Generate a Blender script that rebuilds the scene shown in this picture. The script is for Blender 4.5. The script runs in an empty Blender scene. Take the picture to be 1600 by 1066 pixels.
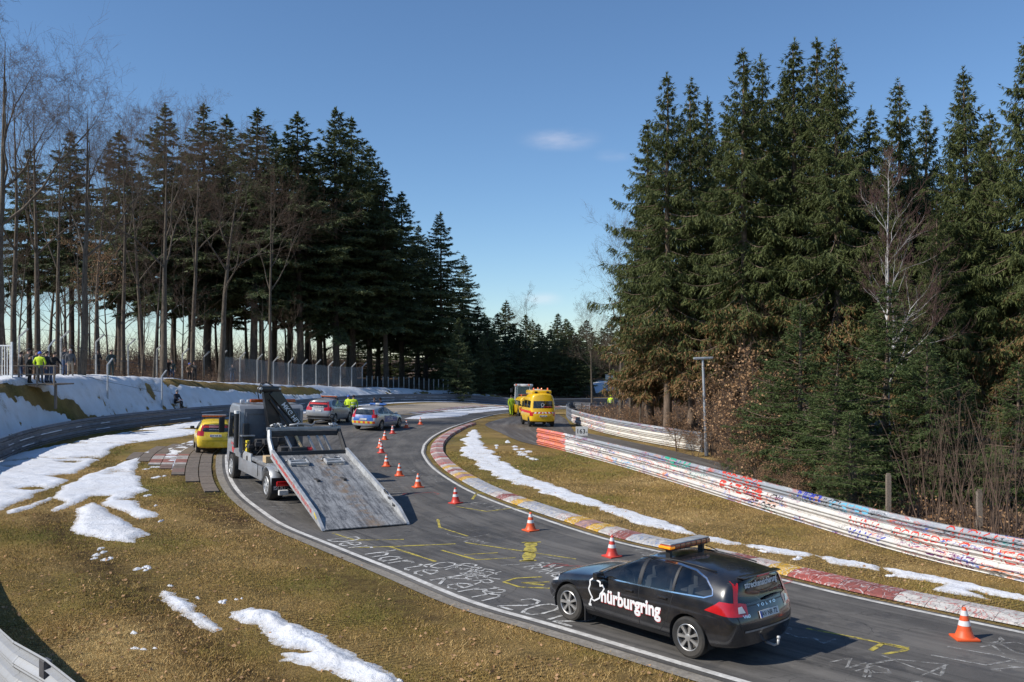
import bpy, bmesh, math, random
import numpy as np
from mathutils import Vector, Matrix
from mathutils.bvhtree import BVHTree
R = math.radians
random.seed(7); rng = np.random.default_rng(7)
scene = bpy.context.scene
COL = scene.collection
# ------------------------------------------------------------------ camera, sky, sun, exposure
F, HY, CH = 1400.0, 561.0, 4.75          # focal length (px of the 1600 px frame), horizon row, eye height
cd = bpy.data.cameras.new('camera'); cam = bpy.data.objects.new('camera', cd); COL.objects.link(cam)
cd.lens = F/1600*36; cd.sensor_width = 36; cd.shift_y = 28/1600; cd.clip_start = 0.1; cd.clip_end = 8000
cam.location = (0, 0, CH); cam.rotation_euler = (R(90), 0, 0); scene.camera = cam
SUN_EL, SUN_AZ = R(40), R(22)             # shadows fall towards +X, turned SUN_AZ towards +Y
sv = Vector((-math.cos(SUN_EL)*math.cos(SUN_AZ), -math.cos(SUN_EL)*math.sin(SUN_AZ), math.sin(SUN_EL)))
sd = bpy.data.lights.new('sun', 'SUN'); sd.energy = 5.0; sd.angle = R(0.53); sd.color = (1, .945, .86)
so = bpy.data.objects.new('sun', sd); so.rotation_euler = sv.to_track_quat('Z', 'Y').to_euler(); so.location = (-60, -5, 60); COL.objects.link(so)
w = bpy.data.worlds.new('World'); scene.world = w; w.use_nodes = True
wt = w.node_tree; bg = wt.nodes['Background']; bg.inputs['Strength'].default_value = 0.128
sk = wt.nodes.new('ShaderNodeTexSky'); sk.sky_type = 'NISHITA'; sk.sun_disc = False
sk.sun_elevation = SUN_EL; sk.sun_rotation = R(248); sk.altitude = 300; sk.air_density = 1.0; sk.dust_density = 0.0; sk.ozone_density = 4.0
hs = wt.nodes.new('ShaderNodeHueSaturation'); hs.inputs['Saturation'].default_value = 1.02
tn = wt.nodes.new('ShaderNodeVectorMath'); tn.operation = 'MULTIPLY'; tn.inputs[1].default_value = (.90, .985, 1.05)   # colder white balance
wt.links.new(sk.outputs[0], tn.inputs[0]); wt.links.new(tn.outputs[0], hs.inputs['Color'])
# thin fair-weather cloud wisps, placed by direction
tc = wt.nodes.new('ShaderNodeTexCoord')
last = hs.outputs[0]
mp = wt.nodes.new('ShaderNodeMapping'); mp.inputs['Scale'].default_value = (9, 9, 34); wt.links.new(tc.outputs['Generated'], mp.inputs['Vector'])
nz = wt.nodes.new('ShaderNodeTexNoise'); nz.inputs['Scale'].default_value = 2.2; nz.inputs['Detail'].default_value = 7; wt.links.new(mp.outputs[0], nz.inputs['Vector'])
for px, py, rx, ry, st in ((875, 218, .046, .0135, .27), (848, 467, .026, .009, .24), (960, 243, .024, .008, .11)  ):
    d = Vector(((px-800)/F, 1, (HY-py)/F)).normalized()
    sub = wt.nodes.new('ShaderNodeVectorMath'); sub.operation = 'SUBTRACT'; sub.inputs[1].default_value = d; wt.links.new(tc.outputs['Generated'], sub.inputs[0])
    dv = wt.nodes.new('ShaderNodeVectorMath'); dv.operation = 'MULTIPLY'; dv.inputs[1].default_value = (1/rx, 1/rx, 1/ry); wt.links.new(sub.outputs[0], dv.inputs[0])
    ln = wt.nodes.new('ShaderNodeVectorMath'); ln.operation = 'LENGTH'; wt.links.new(dv.outputs[0], ln.inputs[0])
    mr = wt.nodes.new('ShaderNodeMapRange'); mr.interpolation_type = 'SMOOTHERSTEP'
    mr.inputs[1].default_value = 0; mr.inputs[2].default_value = 1.25; mr.inputs[3].default_value = 1; mr.inputs[4].default_value = 0; wt.links.new(ln.outputs['Value'], mr.inputs[0])
    m2 = wt.nodes.new('ShaderNodeMapRange'); m2.inputs[1].default_value = .36; m2.inputs[2].default_value = .68; wt.links.new(nz.outputs[0], m2.inputs[0])
    mu = wt.nodes.new('ShaderNodeMath'); mu.operation = 'MULTIPLY'; wt.links.new(mr.outputs[0], mu.inputs[0]); wt.links.new(m2.outputs[0], mu.inputs[1])
    m3 = wt.nodes.new('ShaderNodeMath'); m3.operation = 'MULTIPLY'; m3.inputs[1].default_value = st; wt.links.new(mu.outputs[0], m3.inputs[0])
    mx = wt.nodes.new('ShaderNodeMix'); mx.data_type = 'RGBA'; wt.links.new(m3.outputs[0], mx.inputs['Factor']); wt.links.new(last, mx.inputs['A']); mx.inputs['B'].default_value = (8.2, 7.6, 7.8, 1)
    last = mx.outputs['Result']
wt.links.new(last, bg.inputs['Color'])
vs = scene.view_settings; vs.view_transform = 'Standard'; vs.look = 'None'; vs.exposure = 0; vs.gamma = 1; vs.use_curve_mapping = False
scene.cycles.max_bounces = 6; scene.cycles.transparent_max_bounces = 24; scene.cycles.diffuse_bounces = 3

# ------------------------------------------------------------------ materials
def node(t, typ, props=None, **ins):
    n = t.nodes.new('ShaderNode'+typ)
    for k, v in (props or {}).items(): setattr(n, k, v)
    for k, v in ins.items():
        k = k.replace('_', ' ')
        s = n.inputs[int(k[1:])] if k[0] == 'i' and k[1:].isdigit() else n.inputs[k]
        if hasattr(v, 'is_output'): t.links.new(v, s)
        else: s.default_value = (*v, 1) if isinstance(v, tuple) and len(v) == 3 and s.type == 'RGBA' else v
    return n
def newmat(name):
    m = bpy.data.materials.new(name); m.use_nodes = True
    return m, m.node_tree, m.node_tree.nodes['Principled BSDF']
def coords(t, scale=(1, 1, 1), kind='Object'):
    return node(t, 'Mapping', Vector=node(t, 'TexCoord').outputs[kind], Scale=scale).outputs[0]
def noise(t, vec, sc, det=5, rough=.55, dist=0):
    return node(t, 'TexNoise', Vector=vec, Scale=sc, Detail=det, Roughness=rough, Distortion=dist).outputs[0]
def rng_(t, v, a, b, c=0, d=1):
    return node(t, 'MapRange', i0=v, i1=a, i2=b, i3=c, i4=d).outputs[0]
def mixc(t, f, a, b, mode='MIX'):
    n = t.nodes.new('ShaderNodeMix'); n.data_type = 'RGBA'; n.blend_type = mode
    for s, v in ((n.inputs['Factor'], f), (n.inputs['A'], a), (n.inputs['B'], b)):
        if hasattr(v, 'is_output'): t.links.new(v, s)
        else: s.default_value = (*v, 1) if isinstance(v, tuple) and len(v) == 3 else v
    return n.outputs['Result']
def math_(t, op, a, b=0, c=0):
    return node(t, 'Math', {'operation': op}, i0=a, i1=b, i2=c).outputs[0]
def bump(t, b, h, st=.3, dist=.02):
    t.links.new(node(t, 'Bump', Height=h, Strength=st, Distance=dist).outputs[0], b.inputs['Normal'])
MATS = {}
def M(name, col=None, rough=.55, metal=0., var=.18, sc=6., bmp=0., coat=0., emit=0., dirt=0.):
    if name in MATS: return MATS[name]
    m, t, b = newmat(name); v = coords(t)
    n = noise(t, v, sc, 6)
    c = mixc(t, rng_(t, n, .3, .7), tuple(x*(1-var) for x in col), tuple(min(1, x*(1+var)) for x in col))
    if dirt:
        d = noise(t, coords(t), 2.3, 8, .65)
        c = mixc(t, rng_(t, d, .42, .75, 0, dirt), c, (.13, .11, .085))
    t.links.new(c, b.inputs['Base Color'])
    t.links.new(rng_(t, n, .3, .7, max(0, rough-.08), min(1, rough+.08)), b.inputs['Roughness'])
    b.inputs['Metallic'].default_value = metal; b.inputs['Coat Weight'].default_value = coat; b.inputs['Coat Roughness'].default_value = .06
    if bmp: bump(t, b, n, bmp)
    if emit:
        b.inputs['Emission Color'].default_value = (*col, 1); b.inputs['Emission Strength'].default_value = emit
    MATS[name] = m; return m
def glass_mat(name, tint=(.35, .4, .42), k=.72):
    m, t, b = newmat(name)
    tr = node(t, 'BsdfTransparent', Color=tint)
    gl = node(t, 'BsdfGlossy', Color=(.9, .93, .95), Roughness=.03)
    lw = node(t, 'LayerWeight', Blend=.28)
    n = noise(t, coords(t), 3, 5)
    df = node(t, 'BsdfDiffuse', Color=(.25, .25, .24))
    m0 = node(t, 'MixShader', Fac=rng_(t, n, .35, .8, .0, .10)); t.links.new(tr.outputs[0], m0.inputs[1]); t.links.new(df.outputs[0], m0.inputs[2])
    mx = node(t, 'MixShader', Fac=rng_(t, lw.outputs['Fresnel'], 0, 1, .05, k)); t.links.new(m0.outputs[0], mx.inputs[1]); t.links.new(gl.outputs[0], mx.inputs[2])
    t.links.new(mx.outputs[0], t.nodes['Material Output'].inputs['Surface'])
    MATS[name] = m; return m
glass_mat('car_glass', (.62, .66, .66), .62); glass_mat('clear_glass', (.7, .75, .75), .6)

# ------------------------------------------------------------------ mesh helpers
class MB:
    def __init__(s): s.v = []; s.f = []; s.m = []
    def add(s, V, Fc, mi=0):
        o = len(s.v); s.v += [tuple(p) for p in V]; s.f += [tuple(int(i)+o for i in f) for f in Fc]; s.m += [mi]*len(Fc); return s
    def box(s, c, d, bev=0., rot=None, mi=0):
        hx, hy, hz = d[0]/2, d[1]/2, d[2]/2
        if bev <= 0:
            V = [Vector((x*hx, y*hy, z*hz)) for x in (-1, 1) for y in (-1, 1) for z in (-1, 1)]
            Fc = [(0, 1, 3, 2), (4, 6, 7, 5), (0, 4, 5, 1), (2, 3, 7, 6), (0, 2, 6, 4), (1, 5, 7, 3)]
        else:
            b = min(bev, hx*.98, hy*.98, hz*.98)
            bm = bmesh.new(); bmesh.ops.create_cube(bm, size=1)
            for v in bm.verts: v.co = Vector((v.co.x*2*hx, v.co.y*2*hy, v.co.z*2*hz))
            bmesh.ops.bevel(bm, geom=list(bm.edges), offset=b, segments=2, affect='EDGES', profile=.6)
            bm.verts.index_update(); V = [v.co.copy() for v in bm.verts]; Fc = [[v.index for v in f.verts] for f in bm.faces]; bm.free()
        if rot is not None: V = [rot @ v for v in V]
        c = Vector(c); return s.add([v+c for v in V], Fc, mi)
    def tube(s, pts, r, n=8, cap=True, mi=0):
        P = [Vector(p) for p in pts]; k = len(P); rr = r if isinstance(r, (list, tuple)) else [r]*k
        V = []; up = None
        for i in range(k):
            d = (P[min(i+1, k-1)]-P[max(i-1, 0)]).normalized()
            a = Vector((0, 0, 1)) if abs(d.z) < .9 else Vector((1, 0, 0))
            if up is not None and (up - d*up.dot(d)).length > .2: a = up
            x = (a-d*a.dot(d)).normalized(); y = d.cross(x); up = x
            V += [P[i]+(x*math.cos(2*math.pi*j/n)+y*math.sin(2*math.pi*j/n))*rr[i] for j in range(n)]
        Fc = [(i*n+j, i*n+(j+1) % n, (i+1)*n+(j+1) % n, (i+1)*n+j) for i in range(k-1) for j in range(n)]
        if cap: Fc += [tuple(range(n-1, -1, -1)), tuple((k-1)*n+j for j in range(n))]
        return s.add(V, Fc, mi)
    def lathe(s, prof, n=24, axis='z', c=(0, 0, 0), mi=0):
        V = []
        for r_, h in prof:
            for j in range(n):
                a = 2*math.pi*j/n; x, y = r_*math.cos(a), r_*math.sin(a)
                V.append({'z': (x, y, h), 'y': (x, h, y), 'x': (h, x, y)}[axis])
        k = len(prof); Fc = [(i*n+j, i*n+(j+1) % n, (i+1)*n+(j+1) % n, (i+1)*n+j) for i in range(k-1) for j in range(n)]
        return s.add([Vector(v)+Vector(c) for v in V], Fc, mi)
    def prism(s, poly, axis, a, b, mi=0):
        def p3(u, v, h): return {'x': (h, u, v), 'y': (u, h, v), 'z': (u, v, h)}[axis]
        n = len(poly); V = [p3(u, v, a) for u, v in poly]+[p3(u, v, b) for u, v in poly]
        Fc = [(i, (i+1) % n, n+(i+1) % n, n+i) for i in range(n)]+[tuple(range(n-1, -1, -1)), tuple(range(n, 2*n))]
        return s.add(V, Fc, mi)
    def mesh(s, name, mats, smooth=None):
        me = bpy.data.meshes.new(name); me.from_pydata(s.v, [], s.f)
        for m in (mats if isinstance(mats, (list, tuple)) else [mats]): me.materials.append(M(m) if isinstance(m, str) else m)
        if len(me.materials) > 1: me.polygons.foreach_set('material_index', s.m)
        bm = bmesh.new(); bm.from_mesh(me); bmesh.ops.recalc_face_normals(bm, faces=list(bm.faces)); bm.to_mesh(me); bm.free()
        if smooth is not None:
            me.shade_smooth()
            if smooth: me.set_sharp_from_angle(angle=R(smooth))
        me.update(); return me
    def build(s, name, mats, parent=None, smooth=None): return link(name, s.mesh(name, mats, smooth), parent)
def link(name, me, parent=None):
    o = bpy.data.objects.new(name, me); COL.objects.link(o)
    if parent is not None: o.parent = parent
    return o
def npmesh(name, V, Fc, mats, smooth=False, attrs=None, uv=None):
    V = np.asarray(V, np.float32).reshape(-1, 3); Fc = np.asarray(Fc, np.int32); k = Fc.shape[1]; n = len(Fc)
    me = bpy.data.meshes.new(name); me.vertices.add(len(V)); me.vertices.foreach_set('co', V.ravel())
    me.loops.add(n*k); me.loops.foreach_set('vertex_index', Fc.ravel())
    me.polygons.add(n); me.polygons.foreach_set('loop_start', np.arange(0, n*k, k, dtype=np.int32))
    if smooth: me.polygons.foreach_set('use_smooth', np.ones(n, bool))
    for m in (mats if isinstance(mats, (list, tuple)) else [mats]): me.materials.append(M(m) if isinstance(m, str) else m)
    for a, d in (attrs or {}).items():
        at_ = me.attributes.new(a, 'FLOAT', 'POINT'); at_.data.foreach_set('value', np.asarray(d, np.float32))
    if uv is not None:
        l = me.uv_layers.new(name='UVMap'); l.data.foreach_set('uv', np.asarray(uv, np.float32)[Fc.ravel()].ravel())
    me.update(calc_edges=True); me.validate(); return me
def empty(name, loc=(0, 0, 0), mat=None):
    o = bpy.data.objects.new(name, None); COL.objects.link(o); o.empty_display_size = .2
    if mat is not None: o.matrix_world = mat
    else: o.location = loc
    return o
def tag(o, label=None, cat=None, group=None, kind=None):
    for k, v in (('label', label), ('category', cat), ('group', group), ('kind', kind)):
        if v: o[k] = v
    return o
def copy_tree(o, parent=None):
    c = o.copy(); COL.objects.link(c); c.parent = parent
    for ch in list(o.children): copy_tree(ch, c)
    return c
def evalmesh(me, mods):
    o = bpy.data.objects.new('tmp_eval', me); COL.objects.link(o); mods(o)
    dg = bpy.context.evaluated_depsgraph_get(); e = o.evaluated_get(dg)
    r = bpy.data.meshes.new_from_object(e, preserve_all_data_layers=True, depsgraph=dg)
    bpy.data.objects.remove(o, do_unlink=True); return r
_tx = {}
def text2d(s, size=1., off=.0, align='LEFT', shear=0.):
    """flat lettering as (verts2d, faces)"""
    cu = bpy.data.curves.new('lettering', 'FONT'); cu.body = s; cu.size = size; cu.offset = off; cu.align_x = align; cu.resolution_u = 3; cu.shear = shear
    o = bpy.data.objects.new('tmp_text', cu); COL.objects.link(o)
    dg = bpy.context.evaluated_depsgraph_get(); me = bpy.data.meshes.new_from_object(o.evaluated_get(dg), depsgraph=dg)
    V = [(v.co.x, v.co.y) for v in me.vertices]; Fc = [list(p.vertices) for p in me.polygons]
    bpy.data.objects.remove(o, do_unlink=True); return V, Fc
def crom(P, n=12):
    P = np.asarray(P, float); Q = np.vstack([2*P[0]-P[1], P, 2*P[-1]-P[-2]]); out = []
    t = np.linspace(0, 1, n, endpoint=False)[:, None]
    for i in range(1, len(Q)-2):
        a, b, c, d = Q[i-1], Q[i], Q[i+1], Q[i+2]
        out.append(.5*((2*b)+(c-a)*t+(2*a-5*b+4*c-d)*t**2+(3*b-a-3*c+d)*t**3))
    return np.vstack(out+[P[-1:]])
def resample(P, step=None, n=None):
    P = np.asarray(P, float); s = np.r_[0, np.cumsum(np.linalg.norm(np.diff(P[:, :2], axis=0), axis=1))]
    k = n or max(2, int(round(s[-1]/step))+1); q = np.linspace(0, s[-1], k)
    return np.stack([np.interp(q, s, P[:, i]) for i in range(P.shape[1])], 1)
def normals2(P):
    d = np.gradient(P[:, :2], axis=0); d /= np.linalg.norm(d, axis=1)[:, None]+1e-9
    return np.stack([-d[:, 1], d[:, 0]], 1)          # left of travel
def vnoise(x, y, sc, seed=0):
    x = np.asarray(x, float)*sc+seed*17.3; y = np.asarray(y, float)*sc+seed*7.7
    xi = np.floor(x).astype(np.int64); yi = np.floor(y).astype(np.int64); fx = x-xi; fy = y-yi
    fx = fx*fx*(3-2*fx); fy = fy*fy*(3-2*fy)
    def h(a, b):
        n = (a*374761393+b*668265263+seed*1274126177) & 0xffffffff; n = ((n ^ (n >> 13))*1274126177) & 0xffffffff
        return ((n ^ (n >> 16)) & 0xffff)/65535.
    return (h(xi, yi)*(1-fx)+h(xi+1, yi)*fx)*(1-fy)+(h(xi, yi+1)*(1-fx)+h(xi+1, yi+1)*fx)*fy
def fbm(x, y, sc, seed=0, o=4):
    r = 0; a = .5
    for i in range(o): r = r+a*(vnoise(x, y, sc*2**i, seed+i)-.5)*2; a *= .5
    return r
def sstep(a, b, x):
    t = np.clip((np.asarray(x, float)-a)/(b-a), 0, 1); return t*t*(3-2*t)

# ------------------------------------------------------------------ lie of the land
def rz(x, y):
    """level of the circuit: banked up to the outside (left), falling gently beyond the bend"""
    x = np.asarray(x, float); y = np.asarray(y, float)
    s = .014+.011*sstep(-8, 3, x); u = np.clip(y, -20, 140)-60
    fall = np.where(u > 0, np.sqrt(np.maximum(u, 0)**2+16)-4, 0)
    c = -x-3; cs = np.where(c > 0, np.sqrt(np.minimum(c, 60)**2+1)-1, 0); cs = np.minimum(cs, 15)
    return .035*cs-s*fall
def G(px, py, dz=0.):
    """ground point seen at a pixel of the photograph (dz above the ground)"""
    d = 40.
    for _ in range(60):
        x = (px-800)/F*d; z = float(rz(x, d))+dz; d = .5*d+.5*min(400, F*(CH-z)/(py-HY))
    return np.array([(px-800)/F*d, d])
LRAIL = np.array([(16, -11), (7, -2.5), (0, 4.6), (-5.1, 10.4), (-6.9, 12.1), (-11, 17), (-16, 25), (-19.2, 31)]
    + [tuple(G(*p, .93)) for p in ((0, 687), (47, 671.6), (117, 657.5), (188, 648), (258, 641), (340, 634.5), (420, 629), (500, 622.5), (600, 616.5), (715, 616.5))]
    + [(2, 113), (14, 118), (34, 124), (60, 132)])
LCREST = np.array([2.9, 2.9, 2.9, 2.9, 2.9, 3.1, 3.3, 3.4, 3.5, 3.5, 3.62, 3.7, 3.55, 3.3, 2.9, 2.35, 1.5, .7, -.5, -.6, -.4, 0])
LR = resample(crom(np.c_[LRAIL, LCREST], 10), 1.0)
def sdist(P, x, y):
    """distance to polyline, + on the left of travel; and nearest index"""
    x = np.asarray(x, float).ravel(); y = np.asarray(y, float).ravel(); bd = np.full(x.shape, 1e18); sg = np.ones(x.shape); ix = np.zeros(x.shape)
    for i in range(len(P)-1):
        a = P[i, :2]; b = P[i+1, :2]; e = b-a; l2 = e@e+1e-12
        t = np.clip(((x-a[0])*e[0]+(y-a[1])*e[1])/l2, 0, 1); dx = x-a[0]-t*e[0]; dy = y-a[1]-t*e[1]; d2 = dx*dx+dy*dy
        m = d2 < bd; bd[m] = d2[m]; sg[m] = np.sign(e[0]*dy-e[1]*dx)[m]; ix[m] = (i+t)[m]
    return np.sqrt(bd)*np.where(sg == 0, 1, sg), ix
RR = resample(crom([tuple(G(*p)) for p in ((840, 695), (900, 710), (1000, 738), (1200, 801), (1400, 862), (1600, 911))]+[(14.5, 12), (17, 4)], 12), 1.0)
R2 = resample(crom([tuple(G(*p)) for p in ((1095, 707), (1000, 690), (925, 672), (893, 660), (886, 651), (892, 644))]+[(8.2, 88), (11.5, 97), (17, 103), (26, 107), (40, 111)], 12), 1.0)
def terrain(x, y):
    x = np.asarray(x, float); y = np.asarray(y, float); sh = x.shape
    xf, yf = x.ravel(), y.ravel(); z = rz(xf, yf)
    d, ix = sdist(LR, xf, yf); d = d   # + = outside (left of travel away from the camera)
    crest = np.interp(ix, np.arange(len(LR)), LR[:, 2]); wc = np.interp(ix, [0, 20, 60, 66, 76, 84, 110, 160], [4, 4, 4, 3.2, 3.2, 4.2, 4.8, 4.8])
    g = sstep(.3, 1, d/wc)*(d > 0)
    up = crest+.02*np.clip(d-wc, 0, 40)+.10*fbm(xf, yf, .35, 3)
    z = np.where(d > 0, z*(1-g)+up*g, z)
    z = z+np.where(d > 0, .12*fbm(xf, yf, .8, 5)*sstep(.5, 2, d), 0)
    d2, _ = sdist(R2, xf, yf)                          # inside of the far rail: a low bank
    z = z+.55*sstep(0, 4, -d2)*sstep(48, 70, yf)*sstep(2, 7, xf)*(1-sstep(112, 125, yf))
    z = z+1.6*sstep(124, 136, yf)*sstep(6, 14, xf)*(1-sstep(160, 180, yf))   # the far stretch climbs away
    d3, _ = sdist(RR, xf, yf)
    z = z+.18*fbm(xf, yf, .3, 9)*sstep(1, 5, np.where(xf > 3, d3, -1))*sstep(8, 16, xf)
    return z.reshape(sh)
def tz(x, y): return float(terrain(np.array([x]), np.array([y]))[0])
def hit(px, py):
    """first point of the terrain on the line of sight through a pixel"""
    d = np.arange(6, 260, .2); x = (px-800)/F*d; z = CH-(py-HY)/F*d; t = terrain(x, d); b = np.nonzero(z <= t)[0]
    i = b[0] if len(b) else len(d)-1
    return float(x[i]), float(d[i]), float(t[i])
def on_ground(x, y, head, z=None):
    """matrix at a ground point, local +X along heading (radians from world +X), tilted with the ground"""
    e = .8; zx = (float(rz(x+e, y))-float(rz(x-e, y)))/(2*e); zy = (float(rz(x, y+e))-float(rz(x, y-e)))/(2*e)
    n = Vector((-zx, -zy, 1)).normalized(); f = Vector((math.cos(head), math.sin(head), 0)); f = (f-n*f.dot(n)).normalized(); s = n.cross(f)
    m = Matrix((f, s, n)).transposed().to_4x4(); m.translation = (x, y, (float(rz(x, y)) if z is None else z)); return m
# ------------------------------------------------------------------ ground, road, kerbs, snow
def mat_ground():
    m, t, b = newmat('winter_grass'); v = coords(t)
    big = noise(t, v, .22, 6, .6); mid = noise(t, v, 1.3, 6, .62); fine = noise(t, v, 14, 8, .7); finer = noise(t, v, 55, 4, .7)
    pa = node(t, 'Attribute', {'attribute_name': 'patch'}).outputs['Fac']; cr = node(t, 'ValToRGB', i0=math_(t, 'ADD', pa, rng_(t, mid, .3, .7, -.16, .16))); e = cr.color_ramp.elements
    e[0].color = (.14, .145, .030, 1); e[1].color = (.60, .42, .18, 1); x_ = e.new(.30); x_.color = (.26, .19, .048, 1); x_ = e.new(.55); x_.color = (.335, .212, .080, 1); x_ = e.new(.75); x_.color = (.42, .27, .11, 1); c = cr.outputs[0]
    c = mixc(t, rng_(t, noise(t, coords(t, (1, 1, 1)), .75, 7, .7), .50, .63), c, (.13, .088, .04))
    c = mixc(t, rng_(t, fine, .35, .65, 0, .75), c, (.50, .36, .14))
    c = mixc(t, rng_(t, finer, .36, .54, .7, 0), c, (.07, .05, .018))
    md = node(t, 'Attribute', {'attribute_name': 'mud'}).outputs['Fac']; c = mixc(t, math_(t, 'MULTIPLY', math_(t, 'MINIMUM', math_(t, 'MULTIPLY', md, 1.5), 1.), rng_(t, noise(t, v, 3.5, 7, .7), .32, .55)), c, (.075, .045, .022))
    # tyre ruts across the verge
    ru = node(t, 'TexWave', {'wave_type': 'BANDS', 'bands_direction': 'Y'}, Vector=node(t, 'Mapping', Vector=coords(t), Rotation=(0, 0, R(-28))).outputs[0], Scale=2.6, Distortion=5, Detail=4, Detail_Scale=2.2).outputs[0]
    c = mixc(t, math_(t, 'MULTIPLY', rng_(t, ru, .15, .55, .8, 0), rng_(t, noise(t, coords(t), .35, 3), .46, .58)), c, (.06, .045, .022))
    t.links.new(c, b.inputs['Base Color']); b.inputs['Roughness'].default_value = .95; b.inputs['Specular IOR Level'].default_value = .1
    h = math_(t, 'ADD', math_(t, 'MULTIPLY', fine, .8), math_(t, 'ADD', math_(t, 'MULTIPLY', finer, .35), math_(t, 'MULTIPLY', ru, .25)))
    bump(t, b, h, 1., .09); MATS['winter_grass'] = m
def mat_forestfloor():
    m, t, b = newmat('forest_floor'); v = coords(t)
    c = mixc(t, rng_(t, noise(t, v, .8, 6), .4, .62), (.10, .058, .028), (.20, .115, .055))
    vo = node(t, 'TexVoronoi', Vector=v, Scale=14).outputs['Color']
    c = mixc(t, rng_(t, vo, .2, .9, 0, .6), c, (.24, .14, .065)); c = mixc(t, rng_(t, noise(t, v, 30, 4), .42, .6, .8, 0), c, (.03, .02, .01))
    t.links.new(c, b.inputs['Base Color']); b.inputs['Roughness'].default_value = .95
    bump(t, b, noise(t, v, 12, 7, .7), 1., .08); MATS['forest_floor'] = m
def mat_asphalt(name, base, spread=.5):
    m, t, b = newmat(name); v = coords(t)
    big = noise(t, v, .35, 5, .6); sp = noise(t, v, 120, 3, .8); mid = noise(t, v, 2.2, 8, .72)
    uvn = node(t, 'UVMap').outputs[0]; st = noise(t, node(t, 'Mapping', Vector=uvn, Scale=(2.6, .05, 1)).outputs[0], 1.5, 6, .62); st2 = noise(t, node(t, 'Mapping', Vector=uvn, Scale=(1.1, .11, 1), Location=(7, 3, 0)).outputs[0], 1.3, 7, .7)
    c = mixc(t, rng_(t, big, .35, .65), tuple(x*(1-.28*spread) for x in base), tuple(x*(1+.45*spread) for x in base))
    c = mixc(t, rng_(t, st, .50, .66, 0, .75), c, tuple(x*.45 for x in base))
    c = mixc(t, rng_(t, st2, .47, .64, 0, .75), c, (.185, .17, .15)); c = mixc(t, rng_(t, noise(t, v, .9, 5, .7), .58, .63, 0, .45), c, (.045, .044, .046))
    c = mixc(t, rng_(t, mid, .54, .74, 0, .55), c, (.19, .18, .165))
    c = mixc(t, rng_(t, sp, .45, .75, 0, .55), c, (.16, .155, .15)); c = mixc(t, rng_(t, sp, .3, .45, .4, 0), c, (.02, .02, .021))
    cr = node(t, 'TexVoronoi', {'feature': 'DISTANCE_TO_EDGE'}, Vector=node(t, 'VectorMath', {'operation': 'ADD'}, i0=v, i1=node(t, 'VectorMath', {'operation': 'SCALE'}, i0=node(t, 'TexNoise', Vector=v, Scale=1.2, Detail=5).outputs['Color'], Scale=1.2).outputs[0]).outputs[0], Scale=.33).outputs[0]
    c = mixc(t, math_(t, 'MULTIPLY', rng_(t, cr, .0, .0045, .8, 0), rng_(t, big, .4, .6)), c, (.015, .014, .014))
    t.links.new(c, b.inputs['Base Color']); t.links.new(rng_(t, mid, .3, .7, .62, .88), b.inputs['Roughness'])
    b.inputs['Specular IOR Level'].default_value = .35
    bump(t, b, sp, .35, .006); MATS[name] = m
def mat_snow():
    m, t, b = newmat('old_snow'); v = coords(t)
    n = noise(t, v, 1.1, 6); f = noise(t, v, 16, 6, .7); g = noise(t, v, 70, 3, .8)
    c = mixc(t, rng_(t, n, .35, .7), (.80, .82, .86), (.70, .70, .71)); c = mixc(t, rng_(t, f, .60, .74, 0, .6), c, (.40, .35, .28))
    c = mixc(t, rng_(t, g, .70, .77, 0, .6), c, (.12, .09, .06)); th = node(t, 'Attribute', {'attribute_name': 'thin'}).outputs['Fac']; c = mixc(t, math_(t, 'MULTIPLY', th, rng_(t, noise(t, v, 9, 6, .7), .38, .62)), c, (.30, .235, .15))
    t.links.new(c, b.inputs['Base Color']); b.inputs['Roughness'].default_value = .6
    b.inputs['Subsurface Weight'].default_value = 0
    bump(t, b, math_(t, 'ADD', f, math_(t, 'MULTIPLY', n, 2.)), .7, .06); MATS['old_snow'] = m
mat_ground(); mat_forestfloor(); mat_asphalt('asphalt', (.080, .074, .067), 1.2); mat_asphalt('access_asphalt', (.085, .07, .057), .3); mat_snow()
M('gravel_trap', (.36, .30, .23), .95, var=.4, sc=30, bmp=.8)
M('concrete', (.25, .225, .19), .9, var=.3, sc=14, bmp=.3, dirt=.7)
M('line_white', (.62, .60, .56), .8, var=.25, sc=9, dirt=.5)

def paint(name, col, wear=.5, sc=5.):
    """paint that is worn through in places"""
    m, t, b = newmat(name); v = coords(t)
    t.links.new(mixc(t, rng_(t, noise(t, v, 3, 4), .3, .7, 0, .35), col, tuple(x*.6 for x in col)), b.inputs['Base Color']); b.inputs['Roughness'].default_value = .85
    tr = node(t, 'BsdfTransparent'); n = noise(t, v, sc, 8, .75)
    mx = node(t, 'MixShader', Fac=rng_(t, n, wear-.1, wear+.08)); t.links.new(tr.outputs[0], mx.inputs[1]); t.links.new(b.outputs[0], mx.inputs[2])
    t.links.new(mx.outputs[0], t.nodes['Material Output'].inputs['Surface']); MATS[name] = m
paint('chalk_white', (.60, .59, .56), .46, 7); paint('chalk_faint', (.36, .35, .33), .50, 8); paint('chalk_yellow', (.52, .42, .08), .46, 7); paint('chalk_red', (.42, .10, .09), .48)
for nm, c in (('spray_red', (.62, .05, .03)), ('spray_black', (.02, .02, .022)), ('spray_blue', (.04, .06, .42)), ('spray_cyan', (.15, .45, .62)), ('spray_teal', (.03, .38, .26)), ('spray_violet', (.16, .04, .14)), ('spray_orange', (.75, .19, .08)), ('spray_yellow', (.7, .48, .05)), ('spray_pale', (.68, .66, .66))): paint(nm, c, .36, 6)

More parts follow.
